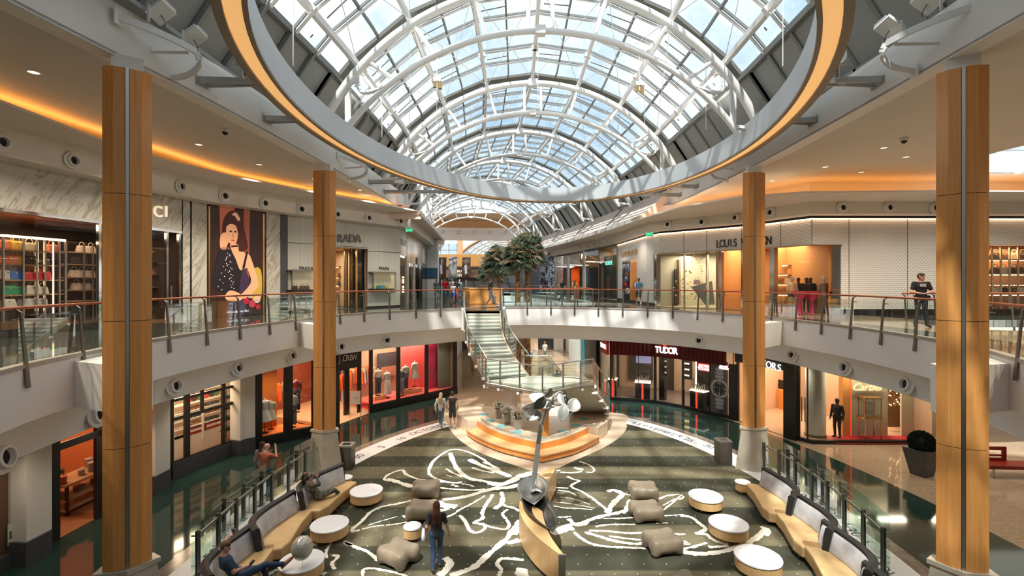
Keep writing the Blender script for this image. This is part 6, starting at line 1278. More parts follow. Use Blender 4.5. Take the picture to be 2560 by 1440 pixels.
t = thing('shopfront', 'shopfront with a rippled cream header and warm doorway on the right corridor', 'shopfront'); fpanel(UR, 1409, 1449.5, ZC + 1.6, ZW, M['cream'], 'header', t); fpanel(UR, 1409, 1421, Z2, ZC + 1.6, mc(.08, .03, .025), 'brown_panel', t); fpanel(UR, 1421, 1428, Z2, ZC + 1.6, M['black'], 'black_panel', t)
t = thing('pillar', 'square white pillar on the right corridor', 'pillar', kind='thing'); x = (1398 - 1280) / F * 57; g = MB(); g.box((x, 57, Z2 + 2.2), (1.0, .9, 4.4)); g.build('shaft', M['white'], t)
t = thing('art_panel', 'tall black and white abstract mural panel behind the palms', 'mural'); g = MB(); x = (1370 - 1280) / F * 58; g.box((x, 58.3, ZC + 1.0), (1.9, .1, 4.6)); g.build('panel', noisy('abstract_mural', (.55, .60, .68), (.05, .06, .08), .5, scale=(1.4, 1.4, .8), ns=2.2, detail=9, lo=.47, hi=.53, dist=1.2), t)
# exit signs
for px, py, d, l in ((1023, 576, 30, 'left'), (1624, 586, 30.2, 'right')):
    p = Pd(px, py, d); t = thing('exit_sign', 'small green glowing exit sign under the %s corridor soffit' % l, 'exit sign', p, R(20 if l == 'left' else -20)); g = MB(); g.box((0, 0, 0), (.42, .04, .24)); g.build('panel', mc(.35, .55, .45), t); g = MB(); g.box((0, 0, .16), (.03, .03, .12)); g.build('bracket', M['white'], t); text('lettering', 'EXIT', .15, (0, -.03, 0), 0, mat('green_glow', (.02, .5, .2), .5, emit=(.05, .8, .35), es=1), t, .004, bold=.006)
# ---------------------------------------------------------------- far end cafe and banners
t = thing('coffee_shop', 'distant dark coffee shop front under an amber ceiling band', 'shopfront', (-7.5, 66, Z2)); g = MB(); g.box((0, 0, 1.7), (9, .3, 3.4)); g.build('dark_front', M['shopdark'], t); g = MB(); g.box((0, -.3, 2.5), (6, .2, 1.0)); g.build('sign_band', M['shopbrown'], t)
text('lettering', 'STARBUCKS', .34, (.3, -.45, 2.85), 0, M['warmletters'], t); text('lettering', 'COFFEE', .34, (.5, -.45, 2.3), 0, M['warmletters'], t)
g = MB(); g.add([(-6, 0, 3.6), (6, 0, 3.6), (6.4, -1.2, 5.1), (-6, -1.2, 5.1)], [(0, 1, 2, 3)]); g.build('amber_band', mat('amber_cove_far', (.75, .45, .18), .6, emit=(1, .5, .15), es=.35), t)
for px, d, c, l, s in ((1104, 52, (.10, .05, .03), 'brown curved banner left of the grey one', 'SALE'), (1165, 52, (.10, .05, .03), 'brown curved banner right of the grey one', 'SALE'), (1131, 51, (.22, .22, .21), 'grey curved banner between the two brown ones', '')):
    x = (px - 1280) / F * d; t = thing('hanging_banner', l, 'banner', (x, d, Z2)); g = MB(); g.sweep([(-.45, 0), (.45, 0)], [(0, 1.7), (-.12, 2.4), (-.3, 3.2), (-.7, 4.1)]); o = g.build('banner_cloth', mc(*c), t, smooth=True); o.modifiers.new('s', 'SOLIDIFY').thickness = .03
    g = MB(); g.tube([(0, .2, 0), (0, .25, 3.9)], .09, 8); g.build('pole', M['satin'], t)
    if s: g = MB(); g.add([(-.10, -.13, 2.3), (.12, -.13, 2.3), (.10, -.36, 3.25), (-.12, -.36, 3.25)], [(0, 1, 2, 3)]); g.build('pale_print', mc(.75, .74, .8), t)
g = MB(); g.box((6, 66.5, Z2 + 2), (18, .3, 4)); struct(g.build('wall_corridor_end', M['dkgrey']))
# ---------------------------------------------------------------- lower left
ZK = 3.75
interior(LL, -260, 52, 3, 0, ZK, M['shopbrown'], M['shopfloor'], None, (60, (1, .6, .35)))
interior(LL, 133, 382, 6, 0, ZK, mat('terracotta_wall', (.40, .14, .06), .6), M['shopfloor'], None, (120, (1, .52, .26)))
interior(LL, 427, 601, 3.2, 0, ZK, mat('warm_white_wall', (.50, .38, .27), .6), M['shopfloor'], None, (150, (1, .74, .5)))
t = thing('shopfront', 'brown papered window in a black frame at the bottom left', 'shopfront'); fpanel(LL, -260, 50, .35, ZK, mc(.22, .10, .05), 'brown_panel', t, -.1, -.04); fbar(LL, 53, 0, ZK, t, .25, M['black']); fpanel(LL, -260, 56, 0, .35, M['dkgrey'], 'base', t, -.1, .1); fglass(LL, -260, 50, .35, ZK, t, .02)
q0, q1 = LL.at(15, .05), LL.at(43, .05); p2 = thing('notice', 'pale green framed notice with a small picture taped in the brown window', 'notice'); zt, zb_ = LL.z(29, 1305), LL.z(29, 1358); fpanel(LL, 15, 43, zb_, zt, mc(.5, .62, .52), 'sheet', p2, .04, .05); fpanel(LL, 19, 30, zb_ + .15, zt - .2, mc(.08, .10, .10), 'picture', p2, .05, .055)
for k in range(6): fpanel(LL, 32, 40, zt - .22 - k * .07, zt - .20 - k * .07, mc(.2, .28, .24), 'text_line', p2, .05, .054)
def pier(a, b, label, dep=.75):
    t = thing('pier', label, 'pillar', kind='thing'); fpanel(LL, a, b, .62, ZK, M['cream'], 'shaft', t, -.1, dep - .3); fpanel(LL, a - 1, b + 1, 0, .62, M['dkgrey'], 'slate_base', t, -.1, dep - .24)
pier(66, 130, 'cream square pier with slate base between the brown window and the warm doorway'); pier(388, 426, 'cream square pier with slate base right of the nearest left column'); pier(601, 638, 'cream square pier with slate base beside the clothes shop')
t = thing('shopfront', 'black framed open doorway of the warm lit kitchenware shop', 'shopfront'); fbar(LL, 137, 0, ZK, t, .22, M['black']); fbar(LL, 245, 0, ZK, t, .2, M['black']); fhbar(LL, 130, 390, LL.z(240, 1085), t, .2, M['black']); fglass(LL, 250, 385, 0, ZK, t)
tb = thing('display_table', 'wooden display table with cookware inside the warm doorway', 'table', (-13.9, 16.0, .03), LL.ang(200)); g = MB(); g.box((0, 0, .92), (2.4, .9, .06)); g.build('table_top', M['shelf'], tb); g = MB(); g.box((0, 0, .45), (2.3, .8, .05)); g.box((0, 0, .15), (2.3, .8, .05)); g.build('shelf', M['shelf'], tb)
for x in (-1.1, 1.1):
    for y in (-.38, .38): g = MB(); g.box((x, y, .45), (.07, .07, .9)); g.build('leg', M['black'], tb)
rn = random.Random(21)
def pot(loc, r, h, c, label, grp):
    t = thing('cooking_pot', label, 'cookware', loc, rn.uniform(0, 6), grp); g = MB(); g.lathe([(.001, 0), (r * .9, 0), (r, .02), (r, h), (r * 1.04, h + .01), (.001, h + .04)], n=16); g.build('pot_body', mc(*c, .25), t, smooth='auto'); g = MB(); g.ball((0, 0, h + .06), .02, 6); g.build('knob', M['metal'], t); g = MB(); g.box((r * 1.15, 0, h * .7), (r * .35, .04, .02)); g.build('handle', M['metal'], t); return t
tm = Matrix.Translation((-13.9, 16.0, 0)) @ Matrix.Rotation(LL.ang(200), 4, 'Z')
for i in range(7): pot(tm @ Vector((-1.05 + i * .34, rn.uniform(-.25, .25), .98)), rn.uniform(.09, .14), rn.uniform(.1, .3), rn.choice([(.03, .03, .03), (.4, .1, .04), (.3, .3, .3)]), '%s pot from the left on the display table in the warm doorway' % P5[i], 'pots on the display table')
for i in range(4): pot(tm @ Vector((-.9 + i * .6, 0, .475)), .16, .14, (.25, .2, .15), '%s bowl from the left on the under shelf of the display table' % P5[i], 'pots on the display table')
sh = thing('display_shelving', 'tall shelving of cookware on the back wall of the warm doorway shop', 'shelving')
for k in range(5): shelfrow(LL, 138, 240, .6 + k * .6, -3.0 if 0 else -4.6, sh, M['shelfwhite'], glow=k == 4)
for px in (140, 190, 238): fbar(LL, px, 0, 3.2, sh, .06, M['shelfwhite'], -4.6, 'upright')
for k in range(5):
    for i, px in enumerate((150, 168, 180, 205, 222)): q = LL.at(px, -4.78, .6 + k * .6); pot(q, .13, .12 + .12 * rn.random(), rn.choice([(.4, .05, .03), (.04, .04, .05), (.5, .3, .12), (.4, .4, .4)]), 'pot %s from the left on shelf %s of the warm shop back wall' % (P5[i], P5[k]), 'cookware on the warm shop back wall')
# gridded window
t = thing('shopfront', 'black gridded kitchenware window between two cream piers', 'shopfront'); z0w = .55
fpanel(LL, 427, 601, 0, z0w, M['dkgrey'], 'base', t, -.05, .08); fglass(LL, 427, 601, z0w, ZK, t, .02)
for px in (428, 467, 558, 597): fbar(LL, px, z0w - .05, ZK, t, .14 if px != 467 else .2)
fbar(LL, 505, LL.z(505, 1010) - .25, ZK, t, .1)
fhbar(LL, 427, 600, LL.z(505, 1010) - .28, t, .12); fhbar(LL, 427, 600, z0w, t, .1); fhbar(LL, 427, 600, LL.z(505, 984), t, .1)
sh = thing('display_shelving', 'white shelving stacked with dishes and red boxes in the gridded window', 'shelving')
SZ = [.85, 1.2, 1.52, 1.84, 2.16, 2.62, 3.1]
for k, z in enumerate(SZ): shelfrow(LL, 430, 560, z, -1.5, sh, M['shelfwhite'], glow=False)
for px in (432, 464, 507, 556): fbar(LL, px, .5, 3.5, sh, .06, M['shelfwhite'], -1.5, 'upright')
fpanel(LL, 430, 560, .05, .85, M['shelfwhite'], 'cupboard', sh, -1.9, -1.5)
for k, z in enumerate(SZ[:-1]):
    for i, px in enumerate((474, 484, 495, 516, 528, 540)):
        q = LL.at(px, -1.68, z); w = '%s from the left on the %s shelf of the gridded window' % (P5[i], ['lowest', 'second', 'third', 'fourth', 'fifth', 'highest'][k])
        if k == 0:
            b = thing('red_box', 'red cookware box, ' + w, 'box', q, LL.ang(px), 'red boxes in the gridded window'); g = MB(); g.box((0, 0, .13), (.34, .3, .26)); g.build('carton', mc(.55, .03, .02), b); g = MB(); g.box((0, -.153, .14), (.22, .005, .1)); g.build('white_label', mc(.8, .75, .7), b)
        elif k == 4: 
            b = thing('serving_dish', ['red', 'black', 'green'][i % 3] + ' round dish standing, ' + w, 'dish', q, LL.ang(px), 'dishes in the gridded window'); g = MB(); g.lathe([(.001, 0), (.15, .0), (.17, .03), (.001, .03)], (0, 0, .17), 20, Matrix.Rotation(R(80), 3, 'X')); g.build('plate', mc(*[(.55, .04, .03), (.03, .03, .03), (.1, .2, .1)][i % 3], .3), b)
        else: pot(q, .14, .09, [(.05, .08, .12), (.5, .25, .08), (.03, .03, .03), (.35, .12, .05)][(k + i // 3) % 4], ['blue', 'amber', 'black', 'brown'][(k + i // 3) % 4] + ' casserole, ' + w, 'dishes in the gridded window')
sr = thing('wire_rack', 'black wire rack of pans at the right of the gridded window', 'rack'); 
for px in (566, 580): fbar(LL, px, .6, 2.6, sr, .025, M['black'], -.5, 'upright', .025)
for i, z in enumerate((.9, 1.35, 1.8, 2.25)): shelfrow(LL, 562, 582, z, -.4, sr, M['black'], .3, False, .02); pot(LL.at(571, -.55, z), .16, .1, (.03, .04, .05), 'dark pan, %s from the bottom on the wire rack' % P5[i], 'pans on the wire rack')
# clothes shop
interior(LL, 640, 838, 4.0, 0, ZK, M['shopbrown'], M['shopfloor'], None, (200, (1, .55, .28)), right=False)
interior(LL, 838, 932, 5.0, 0, ZK, mat('cedar_wall', (.25, .06, .03), .6), M['shoptan'], None, (140, (1, .6, .32)), left=False, right=False)
interior(LL, 932, 1138, 2.6, 0, ZK, M['shoptan'], mat('pink_floor', (.75, .12, .14), .4), None, (170, (1, .7, .55)), left=False)
t = thing('shopfront', 'black framed clothes shop windows with mannequins curving along the lower left', 'shopfront')
for a, b in ((640, 842), (925, 1142)): fpanel(LL, a, b, 0, .42, M['black'], 'base', t, -.1, .08)
fglass(LL, 648, 838, .4, ZK, t, .02); fglass(LL, 932, 1134, .4, ZK, t, .02)
for px, w in ((644, .35), (720, .4), (786, .3), (842, .3), (927, .22), (995.5, .24), (1066, .24), (1137, .3)): fbar(LL, px, 0, ZK, t, w)
fpanel(LL, 838, 900, ZK - 1.05, ZK + .05, M['black'], 'sign_board', t, 0, .1); fbar(LL, 866, 0, ZK - 1.0, t, .35, M['black'], -.9); fbar(LL, 898, 0, ZK - 1.0, t, .25, M['black'], -.6); fglass(LL, 870, 896, 0, ZK - 1.0, t, -.8)
for i, ch in enumerate('J.CREW'): 
    px = [843.5, 850, 855.5, 864, 872, 880.5][i]; ftext(LL, px, LL.z(px, 898 - i * 1.0), ch, .30, M['cream'], t, .14, ext=.01)
fpanel(LL, 640, 692, .42, ZK, M['shoporange'], 'orange_backdrop', t, -1.3, -1.25); fpanel(LL, 642, 782, .38, .42, M['shoporange'], 'orange_deck', t, -1.3, -.02)
fpanel(LL, 946, 992, 1.3, 2.75, mc(.05, .06, .07), 'picture', t, -2.5, -2.4); fpanel(LL, 953, 990, 1.3, 1.9, mc(.4, .2, .12), 'picture_flowers', t, -2.4, -2.35)
fpanel(LL, 1006, 1064, .42, ZK, M['pinkwall'], 'coral_backdrop', t, -1.6, -1.5); fpanel(LL, 1066, 1096, .42, ZK, M['magenta'], 'magenta_backdrop', t, -.9, -.85); fpanel(LL, 1096, 1136, .42, ZK, mc(.20, .21, .17), 'grey_backdrop', t, -.5, -.45); fpanel(LL, 933, 1136, .38, .42, M['pinkwall'], 'pink_deck', t, -2.0, -.02)
def fm(px, off, label, top, bot, mode, z=.42, s=1.0): q = LL.at(px, -off, z); form(q, LL.ang(px), label, mc(*top), mc(*bot), mode, s)
fm(661, .5, 'dress form in a white ruffled top at the left edge of the orange window', (.6, .58, .52), (.5, .52, .5), 'dress'); fm(678, .9, 'dress form in a short patterned green dress in the orange window', (.35, .42, .32), (.35, .42, .32), 'dress', s=.85); fm(741, .8, 'dress form in a dark red sweater with cream collar', (.30, .02, .02), (.04, .04, .05), 'trousers', 1.0); fm(731, .5, 'dress form in a cream jacket and grey trousers beside the black mullion', (.6, .52, .4), (.12, .13, .15), 'trousers')
fm(945, .9, 'dress form in a pale blouse and dark blue jeans in the tan window', (.6, .5, .38), (.04, .06, .10), 'trousers', .62); fm(967, .8, 'dress form in a long white dress in the tan window', (.6, .58, .53), (.62, .6, .55), 'long'); fm(1003, .6, 'dress form in a navy top and denim shorts in the coral window', (.05, .07, .12), (.25, .32, .4), 'trousers'); fm(1014, .9, 'dress form in a striped shirt and blue jeans in the coral window', (.5, .48, .42), (.05, .08, .14), 'trousers', .6); fm(1037, .8, 'dress form in a white blouse and grey pleated skirt in the coral window', (.72, .68, .6), (.36, .36, .30), 'dress', .75)
for px, off, l in ((945, .9, 'wooden plinth block under the blue jeans form'), (1014, .9, 'wooden plinth block under the striped shirt form'), (1037, .8, 'brown plinth block under the pleated skirt form')): q = LL.at(px, -off, .52); g = MB(); g.box(q, (.75, .5, .2), LL.ang(px)); tag(g.build('plinth_block', M['maple2']), l, 'plinth')
def rack(px, off, n, cols, label, L=1.3, z=1.75):
    q = LL.at(px, -off); t = thing('clothes_rail', label, 'clothes rack', (q.x, q.y, .03), LL.ang(px)); g = MB(); g.tube([(-L / 2, 0, 0), (-L / 2, 0, z), (L / 2, 0, z), (L / 2, 0, 0)], .015, 6); g.build('rail', M['black'], t)
    for i in range(n):
        c = cols[i % len(cols)]; x = -L / 2 + .1 + i * (L - .2) / max(1, n - 1); m = Matrix.Translation(q + Vector((0, 0, .03))) @ Matrix.Rotation(LL.ang(px), 4, 'Z')
        s = thing('garment', '%s garment, %s from the left on the %s' % (c[1], P5[i], ' '.join(label.split()[:8])) , 'clothing', m @ Vector((x, 0, 0)), LL.ang(px), 'garments on ' + label[:30])
        g = MB(); h = z - .05; g.add([(-.03, -.22, h - .05), (.03, -.22, h - .05), (.03, .22, h - .05), (-.03, .22, h - .05), (-.05, -.26, h - .85), (.05, -.26, h - .85), (.05, .26, h - .85), (-.05, .26, h - .85), (0, 0, h)], [(0, 1, 5, 4), (1, 2, 6, 5), (2, 3, 7, 6), (3, 0, 4, 7), (4, 5, 6, 7), (0, 1, 8), (1, 2, 8), (2, 3, 8), (3, 0, 8)]); g.build('cloth', mc(*c[0], .8), s)
        g = MB(); g.tube([(0, 0, h), (0, 0, z + .02)], .006, 5); g.build('hanger', M['metal'], s)
OR, GY, WH_, BK, RD = ((.75, .16, .03), 'orange'), ((.3, .3, .28), 'grey'), ((.62, .56, .48), 'cream'), ((.03, .03, .04), 'black'), ((.5, .03, .02), 'red')
rack(703, 2.4, 6, [WH_, OR, OR, GY], 'rail of cream and orange clothes behind the orange window', 1.5, 2.2); rack(854, 1.9, 5, [GY, OR, RD], 'rail of grey and orange clothes just inside the clothes shop door', 1.1, 2.0); rack(888, 2.6, 6, [OR, WH_, OR, OR], 'rail of bright orange tops seen through the glass clothes shop door', 1.3, 2.1); rack(914, 2.2, 6, [OR, WH_, GY, OR], 'rail of orange tops right of the clothes shop door', 1.3, 2.1)
sh = thing('display_shelving', 'dark red shelves with folded clothes and straw hats in the clothes shop', 'shelving')
for z in (2.35, 2.8, 3.3): shelfrow(LL, 842, 926, z, -3.6, sh, mc(.3, .05, .02), .4, False)
for px in (850, 875, 900, 924): fbar(LL, px, 0, 3.6, sh, .06, mc(.2, .03, .015), -3.6, 'upright')
for px, z, l in ((914, 3.3, 'straw sun hat hanging upper right in the clothes shop'), (905, 3.34, 'dark straw hat beside the sun hat')): 
    q = LL.at(px, -3.1, z - .25); t2 = thing('straw_hat', l, 'hat', q, LL.ang(px)); g = MB(); g.lathe([(.28, 0), (.14, .02), (.13, .14), (.001, .16)], (0, 0, 0), 24, Matrix.Rotation(R(70), 3, 'X')); g.build('hat', mc(.62, .4, .16), t2, smooth='auto')
for i, (px, z, c) in enumerate(((846, 2.8, (.6, .45, .3)), (874, 2.35, (.6, .5, .4)), (914, 2.35, (.5, .25, .1)), (922, 2.35, (.6, .3, .1)))): q = LL.at(px, -3.8, z + .1); g = MB(); g.box(q, (.36, .3, .2), LL.ang(px)); tag(g.build('folded_clothes', mc(*c, .8)), 'folded stack of clothes, %s from the left on the dark red shelves' % P5[i], 'clothing', 'folded stacks in the clothes shop')
# ---------------------------------------------------------------- lower right
interior(LR, 1525, 1832, 4.0, 0, ZK, M['shoptan'], mc(.16, .12, .10, .3), M['dkgrey'], (190, (1, .82, .64)))
t = thing('shopfront', 'watch shop with a dark red ribbed canopy and white lit sign', 'shopfront')
zh0 = 2.78
g = MB(); p = resample(LR.seg(1525, 1820), .12); o_ = offs(p, .30); nn = [(q[0], q[1]) for q in o_]
zz = [(q if i % 2 else (p[i][0] + (q[0] - p[i][0]) * .72, p[i][1] + (q[1] - p[i][1]) * .72)) for i, q in enumerate(nn)]; g.sweep(zz, [(0, zh0), (0, ZK), (-.3, ZK), (-.3, zh0)], cprof=True, cap=True); g.build('ribbed_canopy', mat('dark_red_ribs', (.11, .006, .006), .35), t)
g = MB(); g.box((5.68, 29.9, (zh0 + ZK) / 2), (.12, 1.5, ZK - zh0), R(4)); g.build('canopy_return', mc(.35, .01, .01), t)
for i, ch in enumerate('TUDOR'): px = 1643.5 + i * 11.2; ftext(LR, px, LR.z(px, 872.5 + i * .9), ch, .36, M['glowwhite'], t, .36, ext=.03, bold=.012, sx=.82)
for px in (1505,): text('lettering', 'TUDOR', .26, (5.58, 29.95, 3.2), R(-86), M['glowwhite'], t, .01, bold=.01, sx=1.0)
q = LR.at(1662.5, .38, LR.z(1662.5, 858)); g = MB(); g.prism([(-.14, .12), (-.14, 0), (0, -.16), (.14, 0), (.14, .12)], 0, .03); o = g.build('shield_emblem', M['redglow'], t); o.location = q; o.rotation_euler = (R(90), 0, LR.ang(1662))
fpanel(LR, 1525, 1832, 0, .18, M['black'], 'base', t, -.1, .06); fglass(LR, 1527, 1638, .1, zh0 + .1, t); fglass(LR, 1708, 1776, .1, zh0 + .1, t)
for px, w in ((1527, .1), (1596, .03), (1638, .14), (1708, .12), (1776, .08), (1832, .4)): fbar(LR, px, 0, zh0 + .1, t, w)
fbar(LR, 1657, 0, 3.2, t, .35, M['blackgloss'], -1.0, 'black_column', .3); fpanel(LR, 1543, 1548, 0, 3.4, M['shopdark'], 'wall_slot', t, -3.95, -3.9); fpanel(LR, 1572, 1632, .6, 3.0, M['shopdark'], 'wall_niche', t, -3.95, -3.8); fpanel(LR, 1590, 1628, 1.7, 2.3, mat('blue_screen', (.12, .12, .2), .3, emit=(.3, .3, .5), es=.4), 'screen', t, -3.8, -3.75)
fpanel(LR, 1660, 1682, 0, 3.0, M['shopdark'], 'dark_doorway', t, -3.95, -3.8); fpanel(LR, 1742, 1776, .2, 3.0, M['black'], 'sign_wall', t, -.8, -.75)
fbar(LR, 1741, .2, 3.2, t, .06, mat('pale_light_strip', (1, .8, .7), .5, emit=(1, .8, .65), es=2), -.8)
def hash_sign(px, py, w): 
    q = LR.at(px, -.6 if w > 1 else .05, LR.z(px, py)); s = thing('lit_sign', 'red and white lit hashtag sign %s' % ('in the dark wall of the watch shop' if w > 1 else 'at the top of the watch poster'), 'sign', q, LR.ang(px)); k = .62 if w > 1 else .42
    g = MB(); g.box((0, 0, 0), (k * 1.15, .03, k * .62)); g.build('red_board', M['redglow'] if w > 1 else mc(.6, .05, .04), s); text('lettering', '#BORN', k * .22, (0, -.03, k * .13), 0, M['glowwhite'], s, .01, bold=.008); text('lettering', 'TODARE', k * .22, (0, -.03, -k * .15), 0, M['glowwhite'], s, .01, bold=.008)
hash_sign(1761, 924, 2); hash_sign(1811, 918, 1)
def case(px, off, label, w=.85):
    q = LR.at(px, -off); t = thing('display_case', label, 'display case', (q.x, q.y, .03), LR.ang(px)); g = MB(); g.box((0, 0, .5), (w, .7, 1.0)); g.build('black_plinth', M['blackgloss'], t); g = MB(); g.box((0, -.36, .5), (.10, .02, 1.0)); g.build('red_light', M['redglow'], t); g = MB(); g.box((0, 0, 1.03), (w * 1.1, .75, .05)); g.build('lit_tray', mat('lit_tray', (.9, .8, .7), .5, emit=(1, .8, .6), es=.8), t)
    g = MB(); g.box((0, 0, 1.36), (w * .95, .62, .62)); g.build('glass_cover', M['shopglass'], t)
    for k in range(6): x = -w * .38 + w * .76 * k / 5; g = MB(); g.cyl((x, -.05), .03, 1.055, 1.2 + .08 * (k % 3), 8); g.lathe([(.05, 0), (.05, .015), (.001, .015)], (x, -.09, 1.24 + .08 * (k % 3)), 12, Matrix.Rotation(R(90), 3, 'X')); g.build('watch_stand', M['satin'], t)
case(1607, .8, 'glass watch display case on a black plinth with a red light, left of the entrance'); case(1750, .55, 'glass watch display case on a black plinth with a red light, beside the poster', .8); case(1532, 1.2, 'small glass watch case at the left end of the watch shop', .5)
t2 = thing('watch_cabinet', 'small gold lit wall cabinet of watches inside the watch shop', 'display case'); fpanel(LR, 1706, 1728, 1.15, 2.45, M['black'], 'cabinet', t2, -2.7, -2.5); 
for r_ in range(3): 
    for c_ in range(3): q = LR.at(1712 + c_ * 4.5, -2.45, 1.4 + r_ * .36); g = MB(); g.ball(q, .05, 8); g.build('watch', M['glow'], t2)
# watch poster
w = thing('watch_poster', 'tall grey poster of a steel wristwatch with a black dial', 'poster'); fpanel(LR, 1777, 1820, .15, 2.95, noisy('poster_grey', (.05, .05, .05), (.16, .16, .16), .5, scale=(1, 1, .4), ns=1.2), 'print', w, .02, .04)
q = LR.at(1800, .045, LR.z(1800, 971)); rz = LR.ang(1800); WP = bpy.data.objects.new('watch_picture', None); COL.objects.link(WP); WP.parent = w; WP.location = q; WP.rotation_euler = (0, 0, rz)
st_, dk_, wt_ = mc(.42, .42, .42, .3), mc(.012, .012, .012, .3), mc(.8, .8, .8)
RX = Matrix.Rotation(R(90), 3, 'X')
g = MB(); g.lathe([(.50, 0), (.50, .012), (.40, .02), (.001, .02)], (0, 0, 0), 40, RX)
for k in range(1, 4): 
    for s in (-1, 1): g.box((0, -.008, s * (.42 + .19 * k)), (.50 - .03 * k, .016, .15)); g.box((0, -.012, s * (.42 + .19 * k)), (.22, .018, .17))
g.box((.53, -.006, 0), (.08, .012, .1)); g.build('watch_case', st_, w).parent = WP
g = MB(); g.lathe([(.37, .022), (.001, .022)], (0, 0, 0), 36, RX); g.build('watch_dial', dk_, w, recalc=False).parent = WP
g = MB()
for k in range(12):
    a = k * PI / 6
    if k % 3: g.box((.31 * math.sin(a), -.028, .31 * math.cos(a)), (.02, .004, .07), 0, 0, a)
g.bar((0, -.03, 0), (-.15, -.03, .11), .025, .004); g.bar((0, -.03, 0), (.25, -.03, .12), .02, .004); g.bar((0, -.03, .05), (0, -.03, -.28), .008, .004); g.build('watch_hands', wt_, w).parent = WP
for s_, x, z in (('12', 0, .28), ('3', .29, 0), ('6', 0, -.28), ('9', -.29, 0)): text('numeral', s_, .11, (x, -.03, z), 0, wt_, w, .001, bold=.004).parent = WP
# jeweller's wide shop and glass corner
interior(LR, 1834, 2330, 5.2, 0, ZK, mat('pink_beige_wall', (.55, .38, .26), .6), mat('polished_beige', (.50, .36, .25), .15), M['shoptan'], (330, (1, .74, .50)))
t = thing('shopfront', 'open fronted jewellers shop with a black sign board beside the far right column', 'shopfront'); fpanel(LR, 1840, 1962, 3.05, ZK, M['black'], 'sign_board', t, 0, .12); fpanel(LR, 1958, 1988, 0, ZK, M['black'], 'black_pier', t, -.1, .3); fbar(LR, 1845, 0, ZK, t, .12)
for i, ch in enumerate('MAYORS'): px = 1889 + i * 13.2; ftext(LR, px, LR.z(px, 901 + i * 3.8), ch, .34, M['glowwhite'], t, .18, ext=.02, sx=.85)
t2 = thing('wood_counter', 'orange wood counter with black screens inside the jewellers shop', 'counter'); q = LR.at(1947, -4.4); g = MB(); g.box((q.x, q.y, .55), (1.2, .5, 1.1), LR.ang(1947)); g.build('counter_body', M['maple'], t2); g = MB(); g.box((q.x, q.y, 1.35), (.5, .1, .5), LR.ang(1947)); g.build('screen', M['black'], t2)
fpanel(LR, 1918, 1934, .9, 3.0, M['satin'], 'mirror', t, -5.0, -4.9)
t = thing('shopfront', 'cream jewellery boutique behind a long glass wall with red accents', 'shopfront'); fpanel(LR, 1988, 2460, 0, .16, M['black'], 'base', t, -.06, .1); fglass(LR, 1990, 2460, .16, ZK, t, .04)
g = MB(); q = LR.at(2012, -.1)
for px in (2008, 2016): fbar(LR, px, .9, 2.0, t, .03, M['black'], .12, 'door_handle', .03)
fbar(LR, 2000, 0, ZK, t, .03, M['black'], .04); fbar(LR, 2020, 0, ZK, t, .03, M['black'], .04)
g = MB(); g.cyl((14.05, 22.6), .42, .0, ZK, 32); tag(g.build('round_column', noisy('pale_plaster', (.60, .62, .56), (.64, .66, .60), .5)), 'round pale grey column just inside the glass corner', 'column'); g = MB(); g.cyl((14.05, 22.6), .45, .0, .14, 32); tag(g.build('column_plinth', M['bronze']), 'bronze ring at the foot of the round pale column', 'column base')
cw = noisy('cream_stone_wall', (.46, .42, .30), (.50, .46, .34), .5, ns=.5)
def wp(px0, px1, y, z0, z1, m, name, par, th=.1): g = MB(); x0, x1 = (px0 - 1280) / F * y, (px1 - 1280) / F * y; g.box(((x0 + x1) / 2, y, (z0 + z1) / 2), (x1 - x0, th, z1 - z0)); return g.build(name, m, par)
wp(2127, 2217, 22.6, 0, ZK, cw, 'cream_wall', t); wp(2102, 2121, 22.7, 0, ZK, M['maple'], 'wood_door_frame', t, .3); wp(2121, 2126, 22.62, 0, ZK, M['redglow'], 'red_strip', t); wp(2252, 2294, 22.6, 0, ZK, cw, 'cream_wall', t); wp(2218, 2250, 23.4, .2, ZK, M['shopbrown'], 'shelf_wall', t); wp(2296, 2312, 23.2, 0, ZK, mc(.25, .04, .02), 'red_wall', t); wp(2312, 2317, 22.7, 0, ZK, M['redglow'], 'red_strip', t); wp(2318, 2460, 22.6, 0, ZK, cw, 'cream_wall', t); wp(2070, 2330, 22.0, .03, .05, mc(.45, .01, .02), 'red_carpet', t, 1.1)
for k in range(40): rn.random(); g = MB(); g.ball(((rn.uniform(2220, 2248) - 1280) / F * 23.3, 23.25, rn.uniform(1.2, 2.6)), .03, 6); g.build('sparkle', M['glow'] if k % 2 else M['gold'], t)
o = text('lettering', 'Cartier', .34, ((2170 - 1280) / F * 22.4, 22.45, ZC - (969 - HOR) * 22.4 / F), 0, mat('gold_glow', (.9, .7, .4), .4, emit=(1, .75, .4), es=.45), t, .02, shear=.45, bold=.003)
x = (2178 - 1280) / F * 21.95; c = thing('display_case', 'brass framed glass jewel case on slim legs before the cream wall', 'display case', (x, 22.05, .03))
g = MB()
for sx in (-.36, .36):
    for sy in (-.22, .22): g.box((sx, sy, 1.45), (.03, .03, .9)); g.box((sx * .95, sy, .5), (.03, .03, 1.0))
g.box((0, 0, 1.91), (.80, .52, .05)); g.box((0, 0, 1.02), (.86, .56, .06)); g.build('brass_frame', M['gold'], c); g = MB(); g.box((0, 0, 1.47), (.70, .42, .82)); g.build('glass_box', M['shopglass'], c); g = MB(); g.box((0, .08, 1.4), (.36, .12, .52)); g.build('white_bust', mc(.85, .82, .78), c)
